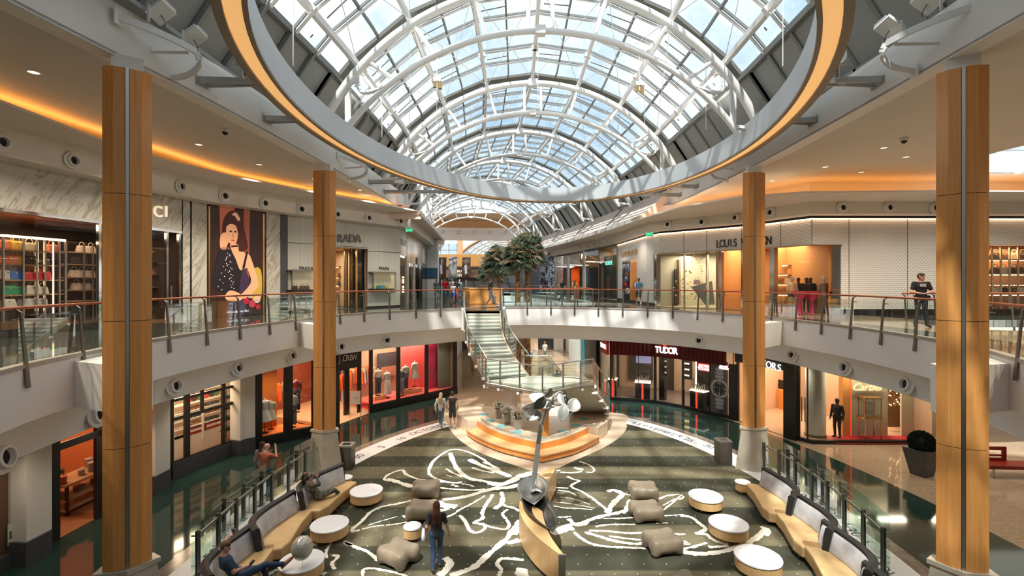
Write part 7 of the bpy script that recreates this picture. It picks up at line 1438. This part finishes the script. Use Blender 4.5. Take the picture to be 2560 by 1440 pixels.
# ---------------------------------------------------------------- lower corridor beyond the stair
FB = Fac([(-6, 51), (7, 51)]); RW = Fac([(5.2, 50), (5.75, 31)])
g = MB(); g.box((0, 51.3, 2.1), (22, .2, 4.3)); struct(g.build('wall_far_lower', M['dkgrey']))
g = MB(); g.box((-5.3, 41, 2.1), (.2, 20, 4.3)); struct(g.build('wall_left_lower', M['white'])); g = MB(); g.sweep([(6.3, 30), (6.0, 32), (5.6, 51)], [(0, 0), (0, 4.25)]); struct(g.build('wall_right_lower', M['cream']))
for a, b, z0, z1, c in ((1322, 1336, .9, 2.2, (.6, .3, .1)), (1352, 1362, 1.0, 1.8, (.5, .4, .3)), (1386, 1400, .8, 1.4, (.7, .6, .5))): pass
t = thing('shopfront', 'row of lit windows at the far end of the lower corridor', 'shopfront')
for a, b, c, e in ((1322, 1345, (.55, .40, .28), .25), (1350, 1378, (.03, .03, .03), 0), (1384, 1408, (.5, .45, .36), .2)):
    fpanel(FB, a, b, 0, 3.2, mat('far_window_%d' % a, c, .4, emit=c, es=e), 'window', t, .0, .1)
LIGHTS.append(('corridor_light', (3.6, 42, 4.1), (0, 0, 0), 2, 10, 200, (1, .93, .82)))
t = thing('shopfront', 'white shop panel with a red flower graphic on the lower corridor', 'shopfront'); fpanel(RW, 1424, 1452, 0, 4, mc(.62, .68, .68), 'white_panel', t, 0, .08); fpanel(RW, 1455, 1463, 0, 4, mc(.03, .22, .24), 'teal_strip', t, 0, .08); fpanel(RW, 1465, 1492, 0, 4, M['shopdark'], 'dark_window', t, 0, .08)
for a, b, z, c in ((1433, 1438, 2.7, (.7, .03, .02)), (1439, 1446, 2.9, (.7, .03, .02)), (1436, 1444, 2.3, (.1, .35, .12)), (1444, 1449, 2.5, (.7, .03, .02))): fpanel(RW, a, b, z, z + .4, mc(*c), 'flower_graphic', t, .08, .1)
for x in (15.4, 17.2, 19.2): LIGHTS.append(('added_fill_light', (x, 22.1, 3.6), (0, 0, 0), 1.2, .3, 38, (1, .84, .62)))  # area lamps added to brighten the cream wall behind the glass
# ================================================================ people
STAND = dict(pel=(0, 0, .95), wai=(0, 0, 1.10), che=(0, -.01, 1.32), nec=(0, -.02, 1.47), hea=(0, .015, 1.63), shL=(-.18, -.01, 1.41), shR=(.18, -.01, 1.41), elL=(-.24, -.03, 1.13), elR=(.24, -.03, 1.13), wrL=(-.26, .05, .88), wrR=(.26, .05, .88),
             hiL=(-.09, 0, .92), hiR=(.09, 0, .92), knL=(-.10, .02, .50), knR=(.10, .02, .50), anL=(-.10, -.02, .09), anR=(.10, -.02, .09), toL=(-.12, .13, .035), toR=(.12, .13, .035), face=(0, 1, 0))
WALK = dict(knL=(-.09, .18, .53), anL=(-.09, .22, .11), toL=(-.09, .36, .07), knR=(.09, -.03, .50), anR=(.09, -.33, .17), toR=(.09, -.25, .05), elL=(-.25, -.12, 1.15), wrL=(-.25, -.10, .90), elR=(.25, .02, 1.13), wrR=(.25, .20, .93))
def person(label, loc, rz=0, h=1.75, pose=None, skin='skin', hair=((.04, .025, .015), 'short'), top=((.1, .1, .1), 'short'), bot=((.03, .05, .10), 'long'), shoe=(.05, .05, .05), vox=.02, fem=False, extra=None, name='person', cap=None, grp=None):
    J = dict(STAND); J.update(pose or {}); s = h / 1.75; t = thing(name, label, 'person', loc, rz, grp); t.scale = (s, s, s); S = M[skin]; vox = vox / s
    J = {k: Vector(v) for k, v in J.items()}
    C = lambda a, b, ra, rb=None, k=.03, sq=(1, 1, 1): (lambda f: (setattr(f, 'k', k), f)[1])(cap_sdf(tuple(a), tuple(b), ra, rb, sq))
    fx = J['face'].normalized(); hd = J['hea']; up = (hd - J['nec']).normalized(); sd = fx.cross(up).normalized(); bw = .9 if fem else 1.0
    pr = [C(hd - up * .035 + fx * .012, hd + up * .045 - fx * .012, .074, .088), C(hd + fx * .02 - up * .06, hd + fx * .045 - up * .075, .045, .04, .03), C(J['nec'] - up * .06, hd - up * .08, .056 * bw, .05 * bw, .02)]
    pr += [C(hd + fx * .085 + up * .005, hd + fx * .104 - up * .025, .010, .014, .012), C(hd + fx * .078 - up * .055 - sd * .02, hd + fx * .078 - up * .055 + sd * .02, .010, .010, .008), C(hd + fx * .075 + up * .025 - sd * .035, hd + fx * .075 + up * .025 + sd * .035, .014, .014, .015)]
    for q in (-1, 1): pr.append(C(hd + sd * q * .083 - up * .015, hd + sd * q * .09 + up * .02 - fx * .01, .014, .016, .008))
    pr += [C(J['pel'], J['wai'], .125, .105 * bw, .05, (1.12, .85, 1)), C(J['wai'], J['che'], .105 * bw, .125, .05, (1.15, .82, 1)), C(J['shL'], J['shR'], .055 * bw, None, .05), C(J['che'], J['nec'], .12, .05, .05)]
    for a in 'LR':
        sh, el, wr = J['sh' + a], J['el' + a], J['wr' + a]; pr += [C(sh, el, .052 * bw, .040 * bw), C(el, wr, .041 * bw, .027 * bw)]
        hdv = J.get('ha' + a); hv = (hdv if hdv is not None else (wr - el)).normalized(); lat = hv.cross(Vector((0, 1, 0)) if abs(hv.y) < .9 else Vector((1, 0, 0))).normalized(); nrm = hv.cross(lat); out = 1 if a == 'R' else -1
        fwd = nrm if nrm.y > 0 else -nrm                                  # palm plane runs fore and aft when the arm hangs
        w_ = fwd; pn = hv.cross(w_)
        pm_ = wr + hv * .05; pr.append(C(wr + hv * .015, wr + hv * .075, .024, .028, .015, (1, 1, 1)))
        if vox * s < .013:
            for i, (o, L) in enumerate(((-.028, .060), (-.010, .072), (.010, .076), (.028, .068))):
                b0 = wr + hv * .08 + w_ * o; b1 = b0 + hv * L * .5 + pn * -.006 * out; b2 = b1 + hv * L * .42 - pn * .018 * out
                pr += [C(b0, b1, .0105, .0095, .006), C(b1, b2, .0095, .008, .004)]
            b0 = wr + hv * .03 + w_ * .028; b1 = b0 + w_ * .028 + hv * .028; pr += [C(b0, b1, .013, .011, .008), C(b1, b1 + hv * .03, .011, .009, .004)]
        else:
            for o in (-.02, 0, .02): pr.append(C(wr + hv * .08 + w_ * o, wr + hv * .15 + w_ * o * 1.2, .011, .008, .006))
            pr.append(C(wr + hv * .03 + w_ * .03, wr + hv * .08 + w_ * .05, .011, .009, .008))
        pr += [C(J['hi' + a], J['kn' + a], .078 * (1.03 if fem else 1), .052), C(J['kn' + a], J['an' + a], .053, .033), C(J['an' + a], J['to' + a], .034, .026, .02)]
    sdf_obj('body', pr, vox, S, t, .03)
    col, ln = top; m = col if not isinstance(col, tuple) else mc(*col, .85)
    q = [C(J['pel'] + Vector((0, 0, .02)) * 0, J['wai'], .142, .122 * bw, .05, (1.14, .90, 1)), C(J['wai'], J['che'], .122 * bw, .145, .05, (1.16, .86, 1)), C(J['shL'] - Vector((0, 0, .01)), J['shR'] - Vector((0, 0, .01)), .068 * bw, None, .05), C(J['che'], J['nec'] - up * .05, .13, .07, .05)]
    if fem: q.append(C(J['che'] + fx * .07 - sd * .06 - up * .05, J['che'] + fx * .07 + sd * .06 - up * .05, .075, None, .04))
    if ln != 'tank':
        for a in 'LR':
            sh, el, wr = J['sh' + a], J['el' + a], J['wr' + a]; q.append(C(sh, el.lerp(sh, .38) if ln == 'short' else el, .070 * bw, .062 * bw, .03))
            if ln == 'long': q.append(C(el, wr, .054, .042, .03))
    if ln == 'dress': 
        for a in 'LR': q.append(C(J['hi' + a], J['kn' + a] + Vector((0, 0, .08)), .13, .12, .08))
    sdf_obj('dress' if ln == 'dress' else 'shirt', q, vox, m, t, .03)
    if ln != 'dress':
        col, ln = bot; m = col if not isinstance(col, tuple) else mc(*col, .85)
        q = [C(J['hiL'] + Vector((.0, 0, .02)), J['hiR'] + Vector((0, 0, .02)), .105, None, .05)]
        for a in 'LR':
            hi, kn, an = J['hi' + a], J['kn' + a], J['an' + a]
            q.append(C(hi, kn.lerp(hi, .12) if ln == 'short' else kn, .094, .075 if ln == 'short' else .064, .03))
            if ln == 'long': q.append(C(kn, an + (kn - an) * .06, .064, .050, .03))
        sdf_obj('shorts' if ln == 'short' else 'trousers', q, vox, m, t, .03)
    for a in 'LR': sdf_obj('shoe', [C(J['an' + a] - Vector((0, 0, .03)) + (J['an' + a] - J['to' + a]) * .25, J['to' + a], .042, .038, .02), C(J['an' + a], J['to' + a] + (J['an' + a] - J['to' + a]) * .3, .046, .04, .02)], vox, mc(*shoe), t, .02)
    hc, hs = hair; hm = mc(*hc, .7)
    if hs != 'bald':
        q = [C(hd + up * .045 - fx * .022, hd + up * .055 - fx * .005, .094, .086, .02), C(hd + up * .02 - fx * .045, hd - up * .03 - fx * .035, .072, .06, .02)]
        if hs in ('long', 'tail'):
            e = J['che'] - fx * .13 + Vector((0, 0, .02)) if hs == 'long' else J['nec'] - fx * .13 - up * .1
            r1 = .07 if hs == 'long' else .03
            q += [C(hd - fx * .05, J['nec'] - fx * .09, .088 if hs == 'long' else .05, r1 + .03, .03), C(J['nec'] - fx * .09, e, r1 + .025, r1, .03)]
            if hs == 'long': q += [C(J['nec'] - fx * .10 - sd * .05, e - sd * .05 - up * .08, .06, .035, .03), C(J['nec'] - fx * .10 + sd * .05, e + sd * .05 - up * .1, .06, .03, .03)]
        sdf_obj('hair', q, vox, hm, t, .02)
    if cap: 
        q = [C(hd + up * .055 - fx * .01, hd + up * .07, .098, .09, .02), C(hd + up * .055 + (fx if cap[1] > 0 else -fx) * .08, hd + up * .045 + (fx if cap[1] > 0 else -fx) * .15, .03, .02, .02, (1, 1, .5))]; sdf_obj('cap', q, vox, mc(*cap[0]), t, .02)
    if vox * s < .022:
        for q in (-1, 1):
            g = MB(); g.ball(hd + fx * .085 + up * .008 + sd * q * .031, .011, 8); e = g.build('eye', mc(.02, .015, .01, .3), t, smooth=True)
    if extra: extra(t, J)
    return t
camo = noisy('camouflage_cloth', (.05, .055, .04), (.16, .15, .11), .9, scale=(9, 9, 9), ns=1.0, detail=3, lo=.46, hi=.52)
def G(px, py, z=0): p = P(px, py, z); return (p.x, p.y, z)
# woman walking across the carpet
def bags(t, J):
    g = MB(); g.tube(crom([(-.17, .02, 1.45), (-.22, .10, 1.25), (-.26, .12, 1.02)], 5), .012, 6); g.tube(crom([(-.17, -.02, 1.46), (-.23, -.10, 1.25), (-.27, -.08, 1.02)], 5), .012, 6); a = g.build('bag_strap', mc(.55, .10, .04), t)
    sdf_obj('tote_bag', [cap_sdf((-.33, -.10, .92), (-.33, .14, .92), .09, None, (.6, 1, 1.5)), cap_sdf((-.32, -.05, 1.05), (-.32, .10, 1.05), .05, None, (.6, 1, 1))], .02, mc(.62, .62, .64), t, .06); sdf_obj('dark_bag', [cap_sdf((-.30, .06, 1.1), (-.30, .20, 1.05), .09, None, (.5, 1, 1.3))], .02, mc(.05, .05, .06), t, .05)
w = dict(WALK); w.update(knL=(-.09, -.02, .50), anL=(-.09, -.22, .13), toL=(-.10, -.12, .04), knR=(.09, .14, .52), anR=(.09, .12, .09), toR=(.10, .27, .04), elL=(-.25, -.08, 1.16), wrL=(-.26, .08, 1.0), elR=(.27, -.06, 1.14), wrR=(.33, .02, .90))
person('woman walking away in black tee and jeans with long auburn hair and tote bags', (-1.88, 12.15, .014), R(8), 1.68, w, 'skin', ((.10, .025, .012), 'long'), ((.03, .032, .036), 'short'), ((.03, .065, .13), 'long'), (.05, .04, .04), .0105, True, bags)
# couple by the ring on the far left
def hb(t, J): g = MB(); g.box((-.30, .02, .80), (.10, .26, .30)); b = g.build('black_handbag', M['black'], t); g = MB(); g.tube(crom([(-.3, -.08, .95), (-.29, 0, 1.1), (-.3, .1, .95)], 4), .01, 5); g.build('bag_strap', M['black'], b)
person('woman with long blond hair in a white top and jeans walking beside the clothes shop', (*G(1102, 1068)[:2], .012), R(-5), 1.68, WALK, 'skin', ((.55, .40, .20), 'long'), ((.68, .67, .64), 'long'), ((.10, .16, .22), 'long'), (.6, .55, .5), .018, True, hb)
person('man in a black tank top, shorts and black cap beside the blond woman', (*G(1131, 1071)[:2], .022), R(8), 1.76, dict(WALK, knL=(-.09, .02, .5), anL=(-.09, .02, .09), toL=(-.1, .17, .035), knR=(.1, -.03, .52), anR=(.11, -.2, .16), toR=(.11, -.1, .05)), 'skin', ((.03, .02, .015), 'short'), ((.02, .02, .022), 'tank'), ((.05, .055, .06), 'short'), (.5, .5, .52), .018, cap=((.02, .02, .02), -1))
# man photographing, with a woman in front of him
ph = dict(elR=(.30, .12, 1.30), wrR=(.16, .26, 1.56), elL=(-.27, .10, 1.22), wrL=(-.1, .26, 1.38), hea=(.0, .06, 1.62), face=(.3, 1, -.1))
person('man in a salmon tee and jeans holding a phone up by the left windows', (-8.15, 16.15, 0), R(-12), 1.80, ph, 'skin', ((.2, .12, .08), 'bald'), ((.46, .13, .07), 'short'), ((.04, .12, .20), 'long'), (.05, .06, .08), .016)
person('woman with a ponytail and a pale backpack hidden partly behind the salmon shirted man', (-8.5, 16.6, 0), R(-8), 1.72, None, 'skin', ((.07, .04, .025), 'tail'), ((.45, .44, .42), 'long'), ((.04, .12, .2), 'long'), (.05, .05, .06), .02, True)
# seated men on the left sofas (facing +x, so turned by -90 degrees)
def phone(t, J): g = MB(); p = J['wrR'] + Vector((0, .09, .04)); g.box(p, (.075, .15, .01), R(20), R(30)); g.build('phone', M['blackgloss'], t)
def glasses(t, J): phone(t, J); g = MB(); h = J['hea']; g.tube([h + Vector((-.09, -.03, .07)), h + Vector((-.07, .07, .08)), h + Vector((.07, .07, .08)), h + Vector((.09, -.03, .07))], .012, 6); g.build('sunglasses', M['black'], t)
sit = dict(pel=(0, -.02, .55), wai=(0, -.12, .70), che=(0, -.24, .90), nec=(0, -.29, 1.06), hea=(.0, -.24, 1.22), shL=(-.19, -.26, 1.0), shR=(.19, -.24, 1.0), elL=(-.46, -.32, .98), wrL=(-.68, -.22, 1.06), elR=(.27, -.10, .78), wrR=(.14, .14, .76), haR=(-.3, 1, .1),
           hiL=(-.10, .02, .54), hiR=(.10, .02, .54), knL=(-.14, .48, .50), anL=(-.16, .60, .10), toL=(-.17, .75, .05), knR=(.10, .50, .66), anR=(.02, .90, .52), toR=(.0, 1.06, .60), face=(.15, 1, -.45))
person('bearded man in a navy tee and jeans lounging on the nearest left sofa', (-6.15, 10.98, .014), R(-58), 1.82, sit, 'skin', ((.12, .06, .03), 'short'), ((.025, .05, .09), 'short'), ((.025, .05, .10), 'long'), (.40, .18, .09), .010, extra=glasses)
sit2 = dict(sit); sit2.update(hea=(0, -.28, 1.18), elL=(-.28, -.38, 1.12), wrL=(-.12, -.40, 1.30), elR=(.26, -.12, 1.0), wrR=(.11, -.10, 1.16), haR=(-.3, .1, 1), haL=(.8, .2, .3), knR=(.12, .46, .60), anR=(-.02, .72, .36), toR=(-.08, .86, .30), face=(.3, 1, -.1))
person('man in full camouflage and a cap slumped on the furthest left sofa, on the phone', (-5.98, 15.08, .014), R(-42), 1.76, sit2, 'skin', ((.05, .04, .03), 'short'), (camo, 'long'), (camo, 'long'), (.10, .03, .03), .012, extra=phone, cap=((.12, .12, .11), 1))
t = thing('drink_can', 'dark red drink can standing on the carpet by the camouflaged man', 'can', (-5.42, 15.02, .012)); g = MB(); g.cyl((0, 0), .035, 0, .15, 16); g.build('can_body', mc(.10, .01, .01, .3), t)
person('small child with brown hair whose head shows at the bottom edge', (-3.36, 10.0, .014), R(20), 1.12, None, 'skin', ((.16, .08, .035), 'short'), ((.3, .3, .3), 'short'), ((.1, .1, .15), 'short'), (.2, .2, .2), .014, name='child')
def bow(t, J): g = MB(); h = J['hea'] + Vector((0, .03, .12)); g.add([h, h + Vector((-.12, 0, .06)), h + Vector((-.12, 0, -.05)), h + Vector((.12, 0, .06)), h + Vector((.12, 0, -.05))], [(0, 1, 2), (0, 4, 3)]); g.build('bow', mc(.45, .5, .75), t)
person('toddler girl with a pale blue bow peeping out from behind the sofas', (-6.98, 12.25, .0), R(180), .98, dict(elL=(-.26, .1, 1.3), wrL=(-.2, .15, 1.55)), 'skin', ((.05, .03, .02), 'short'), ((.6, .3, .35), 'dress'), (), (.4, .4, .4), .014, True, bow, name='child')
# stair head and gallery
def plastic(t, J): sdf_obj('shopping_bag', [cap_sdf((-.28, .16, .42), (-.28, .24, .55), .15, .10, (.5, 1, 1.3)), cap_sdf((-.27, .2, .72), (-.27, .2, .80), .04, .02, (.5, 1, 1))], .025, mc(.62, .60, .62), t, .05)
person('man in a black tee and grey shorts crossing the stair head with a white bag', (-1.25, 28.3, Z2), R(-92), 1.76, dict(WALK, knL=(-.09, .16, .54), anL=(-.09, .38, .13), toL=(-.09, .5, .1), anR=(.09, -.36, .13)), 'skin', ((.10, .06, .035), 'short'), ((.04, .045, .045), 'short'), ((.42, .44, .45), 'short'), (.65, .64, .62), .02, extra=plastic)
def belt(t, J):
    g = MB(); g.box((0, 0, 1.0), (.34, .26, .06)); g.box((-.19, .02, .94), (.06, .12, .16)); g.build('duty_belt', M['black'], t)
    g = MB(); g.box((.0, .155, 1.38), (.16, .01, .04)); g.build('chest_patch', mc(.5, .5, .5), t); text('lettering', 'POLICE', .035, (0, .165, 1.33), R(180), mc(.8, .8, .8), t, .002, bold=.002)
    g = MB(); h = J['hea']; g.tube([h + Vector((-.085, .0, .085)), h + Vector((-.05, .09, .10)), h + Vector((.05, .09, .10)), h + Vector((.085, .0, .085))], .014, 6); g.build('sunglasses', mc(.02, .25, .2, .2), t)
    g = MB(); g.box((.02, .34, 1.10), (.10, .12, .03), R(20)); g.build('phone', mc(.4, .45, .5), t)
person('police officer in black uniform looking at a device on the right gallery', (14.0, 16.7, Z2), R(158), 1.84, dict(elR=(.27, .06, 1.14), wrR=(.10, .27, 1.10), elL=(-.27, .06, 1.14), wrL=(-.08, .30, 1.12), face=(-.75, .7, -.15), anL=(-.16, 0, .09), anR=(.16, 0, .09), toL=(-.2, .14, .035), toR=(.2, .14, .035)), 'skin', ((.10, .05, .03), 'short'), ((.012, .012, .014), 'short'), ((.03, .04, .06), 'long'), (.02, .02, .02), .016, extra=belt)
person('man in a light blue shirt and dark shorts walking away along the right gallery', (8.05, 31, Z2), R(-6), 1.76, WALK, 'skin', ((.25, .18, .13), 'short'), ((.20, .42, .66), 'short'), ((.10, .10, .09), 'short'), (.5, .5, .5), .022)
person('boy in a teal jersey and pale shorts at the front of the family group', G(1096, 755.7, Z2), R(180), 1.32, WALK, 'skin2', ((.02, .015, .01), 'short'), ((.02, .22, .28), 'short'), ((.5, .62, .66), 'short'), (.6, .6, .6), .022, name='child')
person('man in a red polo shirt and jeans walking with the family', G(1112.5, 752.5, Z2), R(176), 1.80, WALK, 'skin2', ((.03, .02, .015), 'short'), ((.50, .01, .02), 'short'), ((.10, .16, .22), 'long'), (.05, .04, .04), .022)
person('girl in a white tee and bright blue shorts walking right of the red shirted man', G(1133.5, 757, Z2), R(180), 1.42, WALK, 'skin', ((.03, .02, .015), 'tail'), ((.66, .64, .66), 'short'), ((.02, .12, .50), 'short'), (.03, .03, .04), .022, True, name='child')
person('woman in a black top and bright red trousers behind the girl in white', G(1141, 752.5, Z2), R(182), 1.66, WALK, 'skin2', ((.04, .02, .015), 'long'), ((.04, .04, .045), 'short'), ((.55, .02, .02), 'long'), (.04, .04, .04), .022, True)
person('person in a grey tee behind the boy in teal', G(1091, 748, Z2), R(170), 1.7, None, 'skin2', ((.02, .015, .01), 'short'), ((.16, .16, .15), 'short'), ((.1, .1, .1), 'long'), (.05, .05, .05), .028)
person('person in a pale grey tee walking away behind the family', G(1129, 744, Z2), R(0), 1.75, WALK, 'skin', ((.35, .28, .2), 'short'), ((.5, .52, .55), 'short'), ((.1, .12, .15), 'short'), (.3, .3, .3), .028)
person('woman in a faded blue top walking away at the right of the group', G(1149, 744, Z2), R(0), 1.7, WALK, 'skin', ((.5, .38, .22), 'tail'), ((.28, .40, .48), 'short'), ((.2, .28, .32), 'long'), (.3, .3, .3), .028, True)
person('man in a black shirt with a hand on his face near the light masts', ((1405 - 1280) / F * 41, 41, Z2), R(165), 1.72, dict(elR=(.28, .08, 1.22), wrR=(.08, .18, 1.5)), 'skin', ((.2, .15, .12), 'bald'), ((.02, .02, .025), 'short'), ((.05, .05, .06), 'long'), (.04, .04, .04), .026)
person('woman in a mustard top with dark hair facing the warm doorway', ((1437 - 1280) / F * 43, 43, Z2), R(-20), 1.68, None, 'skin2', ((.02, .015, .01), 'long'), ((.42, .27, .10), 'short'), ((.1, .08, .06), 'long'), (.05, .05, .05), .028, True)
# lower level
person('woman in a striped beige dress walking under the left side of the stair', G(1183, 943), R(180), 1.68, WALK, 'skin2', ((.05, .025, .015), 'long'), (noisy('striped_dress', (.52, .42, .32), (.30, .18, .12), .8, scale=(0, 0, 26), ns=1, detail=0, lo=.49, hi=.51), 'dress'), (), (.3, .18, .1), .026, True)
person('security guard in a dark suit standing by the jewellers wood door frame', ((2093 - 1280) / F * 22.35, 22.35, .03), R(120), 1.78, None, 'skin3', ((.01, .01, .01), 'short'), ((.012, .012, .014), 'long'), ((.012, .012, .014), 'long'), (.01, .01, .01), .022)
for px, d, l, c, b in ((1325, 40, 'man in a bright blue shirt on the lower corridor beside the palm trunks', (.15, .38, .62), (.2, .2, .2)), (1362, 44, 'person in a white shirt on the lower corridor before the dark doorway', (.62, .60, .55), (.2, .25, .18)), (1392, 32, 'person in blue seated low behind the landing glass', (.15, .28, .40), (.1, .15, .2))):
    person(l, ((px - 1280) / F * d, d, 0), R(30), 1.72 if d > 35 else 1.35, None, 'skin', ((.2, .15, .1), 'short'), (c, 'short'), (b, 'short' if d > 35 else 'long'), (.3, .3, .3), .03)
for px, d, l, c in ((1996, 24.6, 'shopper in a dark suit standing left in the gold lit window', (.012, .012, .014)), (2016, 24.4, 'shopper in black standing behind the magenta tables', (.014, .012, .012)), (2026, 24.0, 'woman with long black hair between the magenta tables', (.012, .012, .012))):
    person(l, ((px - 1280) / F * d, d, Z2 + .03), R(160), 1.7, None, 'skin3', ((.01, .01, .01), 'long' if 'woman' in l else 'short'), (c, 'long'), (c, 'long'), (.01, .01, .01), .026)
# ================================================================ light, sky, camera
W = bpy.data.worlds.new('sky'); SC.world = W; W.use_nodes = True; nt = W.node_tree; nt.nodes.clear()
o = nt.nodes.new('ShaderNodeOutputWorld'); bg = nt.nodes.new('ShaderNodeBackground'); tc = nt.nodes.new('ShaderNodeTexCoord')
nz = nt.nodes.new('ShaderNodeTexNoise'); nz.inputs['Scale'].default_value = 2.6; nz.inputs['Detail'].default_value = 7; nz.inputs['Roughness'].default_value = .55
cr = nt.nodes.new('ShaderNodeValToRGB'); cr.color_ramp.elements[0].position = .41; cr.color_ramp.elements[0].color = (.33, .45, .57, 1)
cr.color_ramp.elements[1].position = .60; cr.color_ramp.elements[1].color = (.74, .75, .77, 1)
nt.links.new(tc.outputs['Generated'], nz.inputs['Vector']); nt.links.new(nz.outputs[0], cr.inputs[0]); nt.links.new(cr.outputs[0], bg.inputs[0]); bg.inputs[1].default_value = 1.75
nt.links.new(bg.outputs[0], o.inputs[0])
sd = bpy.data.lights.new('sun', 'SUN'); sd.energy = 6.5; sd.angle = R(1.6); sd.color = (1, .95, .87)
so = bpy.data.objects.new('sun', sd); COL.objects.link(so); so.rotation_euler = Vector((.6, 2.0, -3.6)).to_track_quat('-Z', 'Y').to_euler()
def area(name, loc, rot, sx, sy, power, col=(1, .8, .6)):
    d = bpy.data.lights.new(name, 'AREA'); d.shape = 'RECTANGLE'; d.size = sx; d.size_y = sy; d.energy = power; d.color = col
    o = bpy.data.objects.new(name, d); COL.objects.link(o); o.location = loc; o.rotation_euler = rot; return o
for a in LIGHTS: area(*a)
def spot(x, y, z, power, col=(1, .86, .68), ang=130):
    d = bpy.data.lights.new('downlight', 'SPOT'); d.energy = power; d.color = col; d.spot_size = R(ang); d.spot_blend = .8; d.shadow_soft_size = .09
    o = bpy.data.objects.new('downlight', d); COL.objects.link(o); o.location = (x, y, z)
for q in resample([(-11.0, 4), (-11.2, 10), (-10.9, 14), (-10.2, 19), (-8.0, 23.5), (-5.6, 27.4)], 3.0): spot(q[0], q[1], ZCEIL - .06, 560)
for q in resample([(12.4, 5), (12.6, 12), (12.2, 18), (10, 22), (8.4, 26.5)], 3.0): spot(q[0], q[1], ZCEIL - .06, 560)
for q in ((16, 8), (20, 17), (16, 17.4), (23, 10), (24, 18)): spot(q[0], q[1], ZCEIL - .06, 260)
for q in resample(offs(SLAB, 2.2, True)[:95] + [], 3.6): spot(q[0], q[1], 3.6, 90)
for q in ((11.5, 20.6), (14, 20.1), (16.5, 20.1), (19, 20.1), (22, 20.1), (9.3, 22.6), (8.0, 25.6)): spot(q[0], q[1], ZC + 3.45, 170, (1, .88, .74))  # lamps added under the right ledge to brighten the white shopfront
for q in resample([(-11.7, 8), (-11.9, 12), (-11.9, 15.5), (-11.2, 18.6), (-9.6, 21.9), (-8.1, 24.3), (-6.4, 27.2)], 2.6): spot(q[0], q[1], ZC + 3.93, 90, (1, .90, .76))  # lamps added under the left ledge to lift the marble and fluted fronts
def up(x, y, z, tx, ty, tz, power):
    d = bpy.data.lights.new('floodlight', 'SPOT'); d.energy = power; d.color = (1, .97, .92); d.spot_size = R(110); d.spot_blend = .6; d.shadow_soft_size = .15
    o = bpy.data.objects.new('floodlight', d); COL.objects.link(o); o.location = (x, y, z); o.rotation_euler = (Vector((tx, ty, tz)) - Vector((x, y, z))).to_track_quat('-Z', 'Y').to_euler()
for x, y in ((-6.6, 9.6), (7.7, 9.6), (-6.3, 17.8), (8.4, 18)): up(x, y, ZC + 5.75, 1, y + 4, ZC + 10, 450)
for y in (32, 37, 42, 48): spot(-5.4 - (y - 32) * .08, y, ZC + 3.7, 200); spot(7.3 - (y - 32) * .1, y, ZC + 3.3, 200)
cd = bpy.data.cameras.new('camera'); cam = bpy.data.objects.new('camera', cd); COL.objects.link(cam)
cam.location = (0, 0, ZC); cam.rotation_euler = (R(90), 0, 0); cd.sensor_width = 36; cd.lens = 36 * F / 2560; cd.shift_y = -(720 - HOR) / 2560; cd.clip_end = 400; cd.clip_start = .05
SC.camera = cam
SC.view_settings.view_transform = 'Standard'; SC.view_settings.look = 'None'; SC.view_settings.gamma = 1; SC.view_settings.exposure = 0.56
SC.view_settings.use_curve_mapping = False
SC.cycles.max_bounces = 10; SC.cycles.transparent_max_bounces = 24; SC.cycles.diffuse_bounces = 5; SC.cycles.glossy_bounces = 4; SC.cycles.sample_clamp_indirect = 6; SC.cycles.caustics_reflective = False
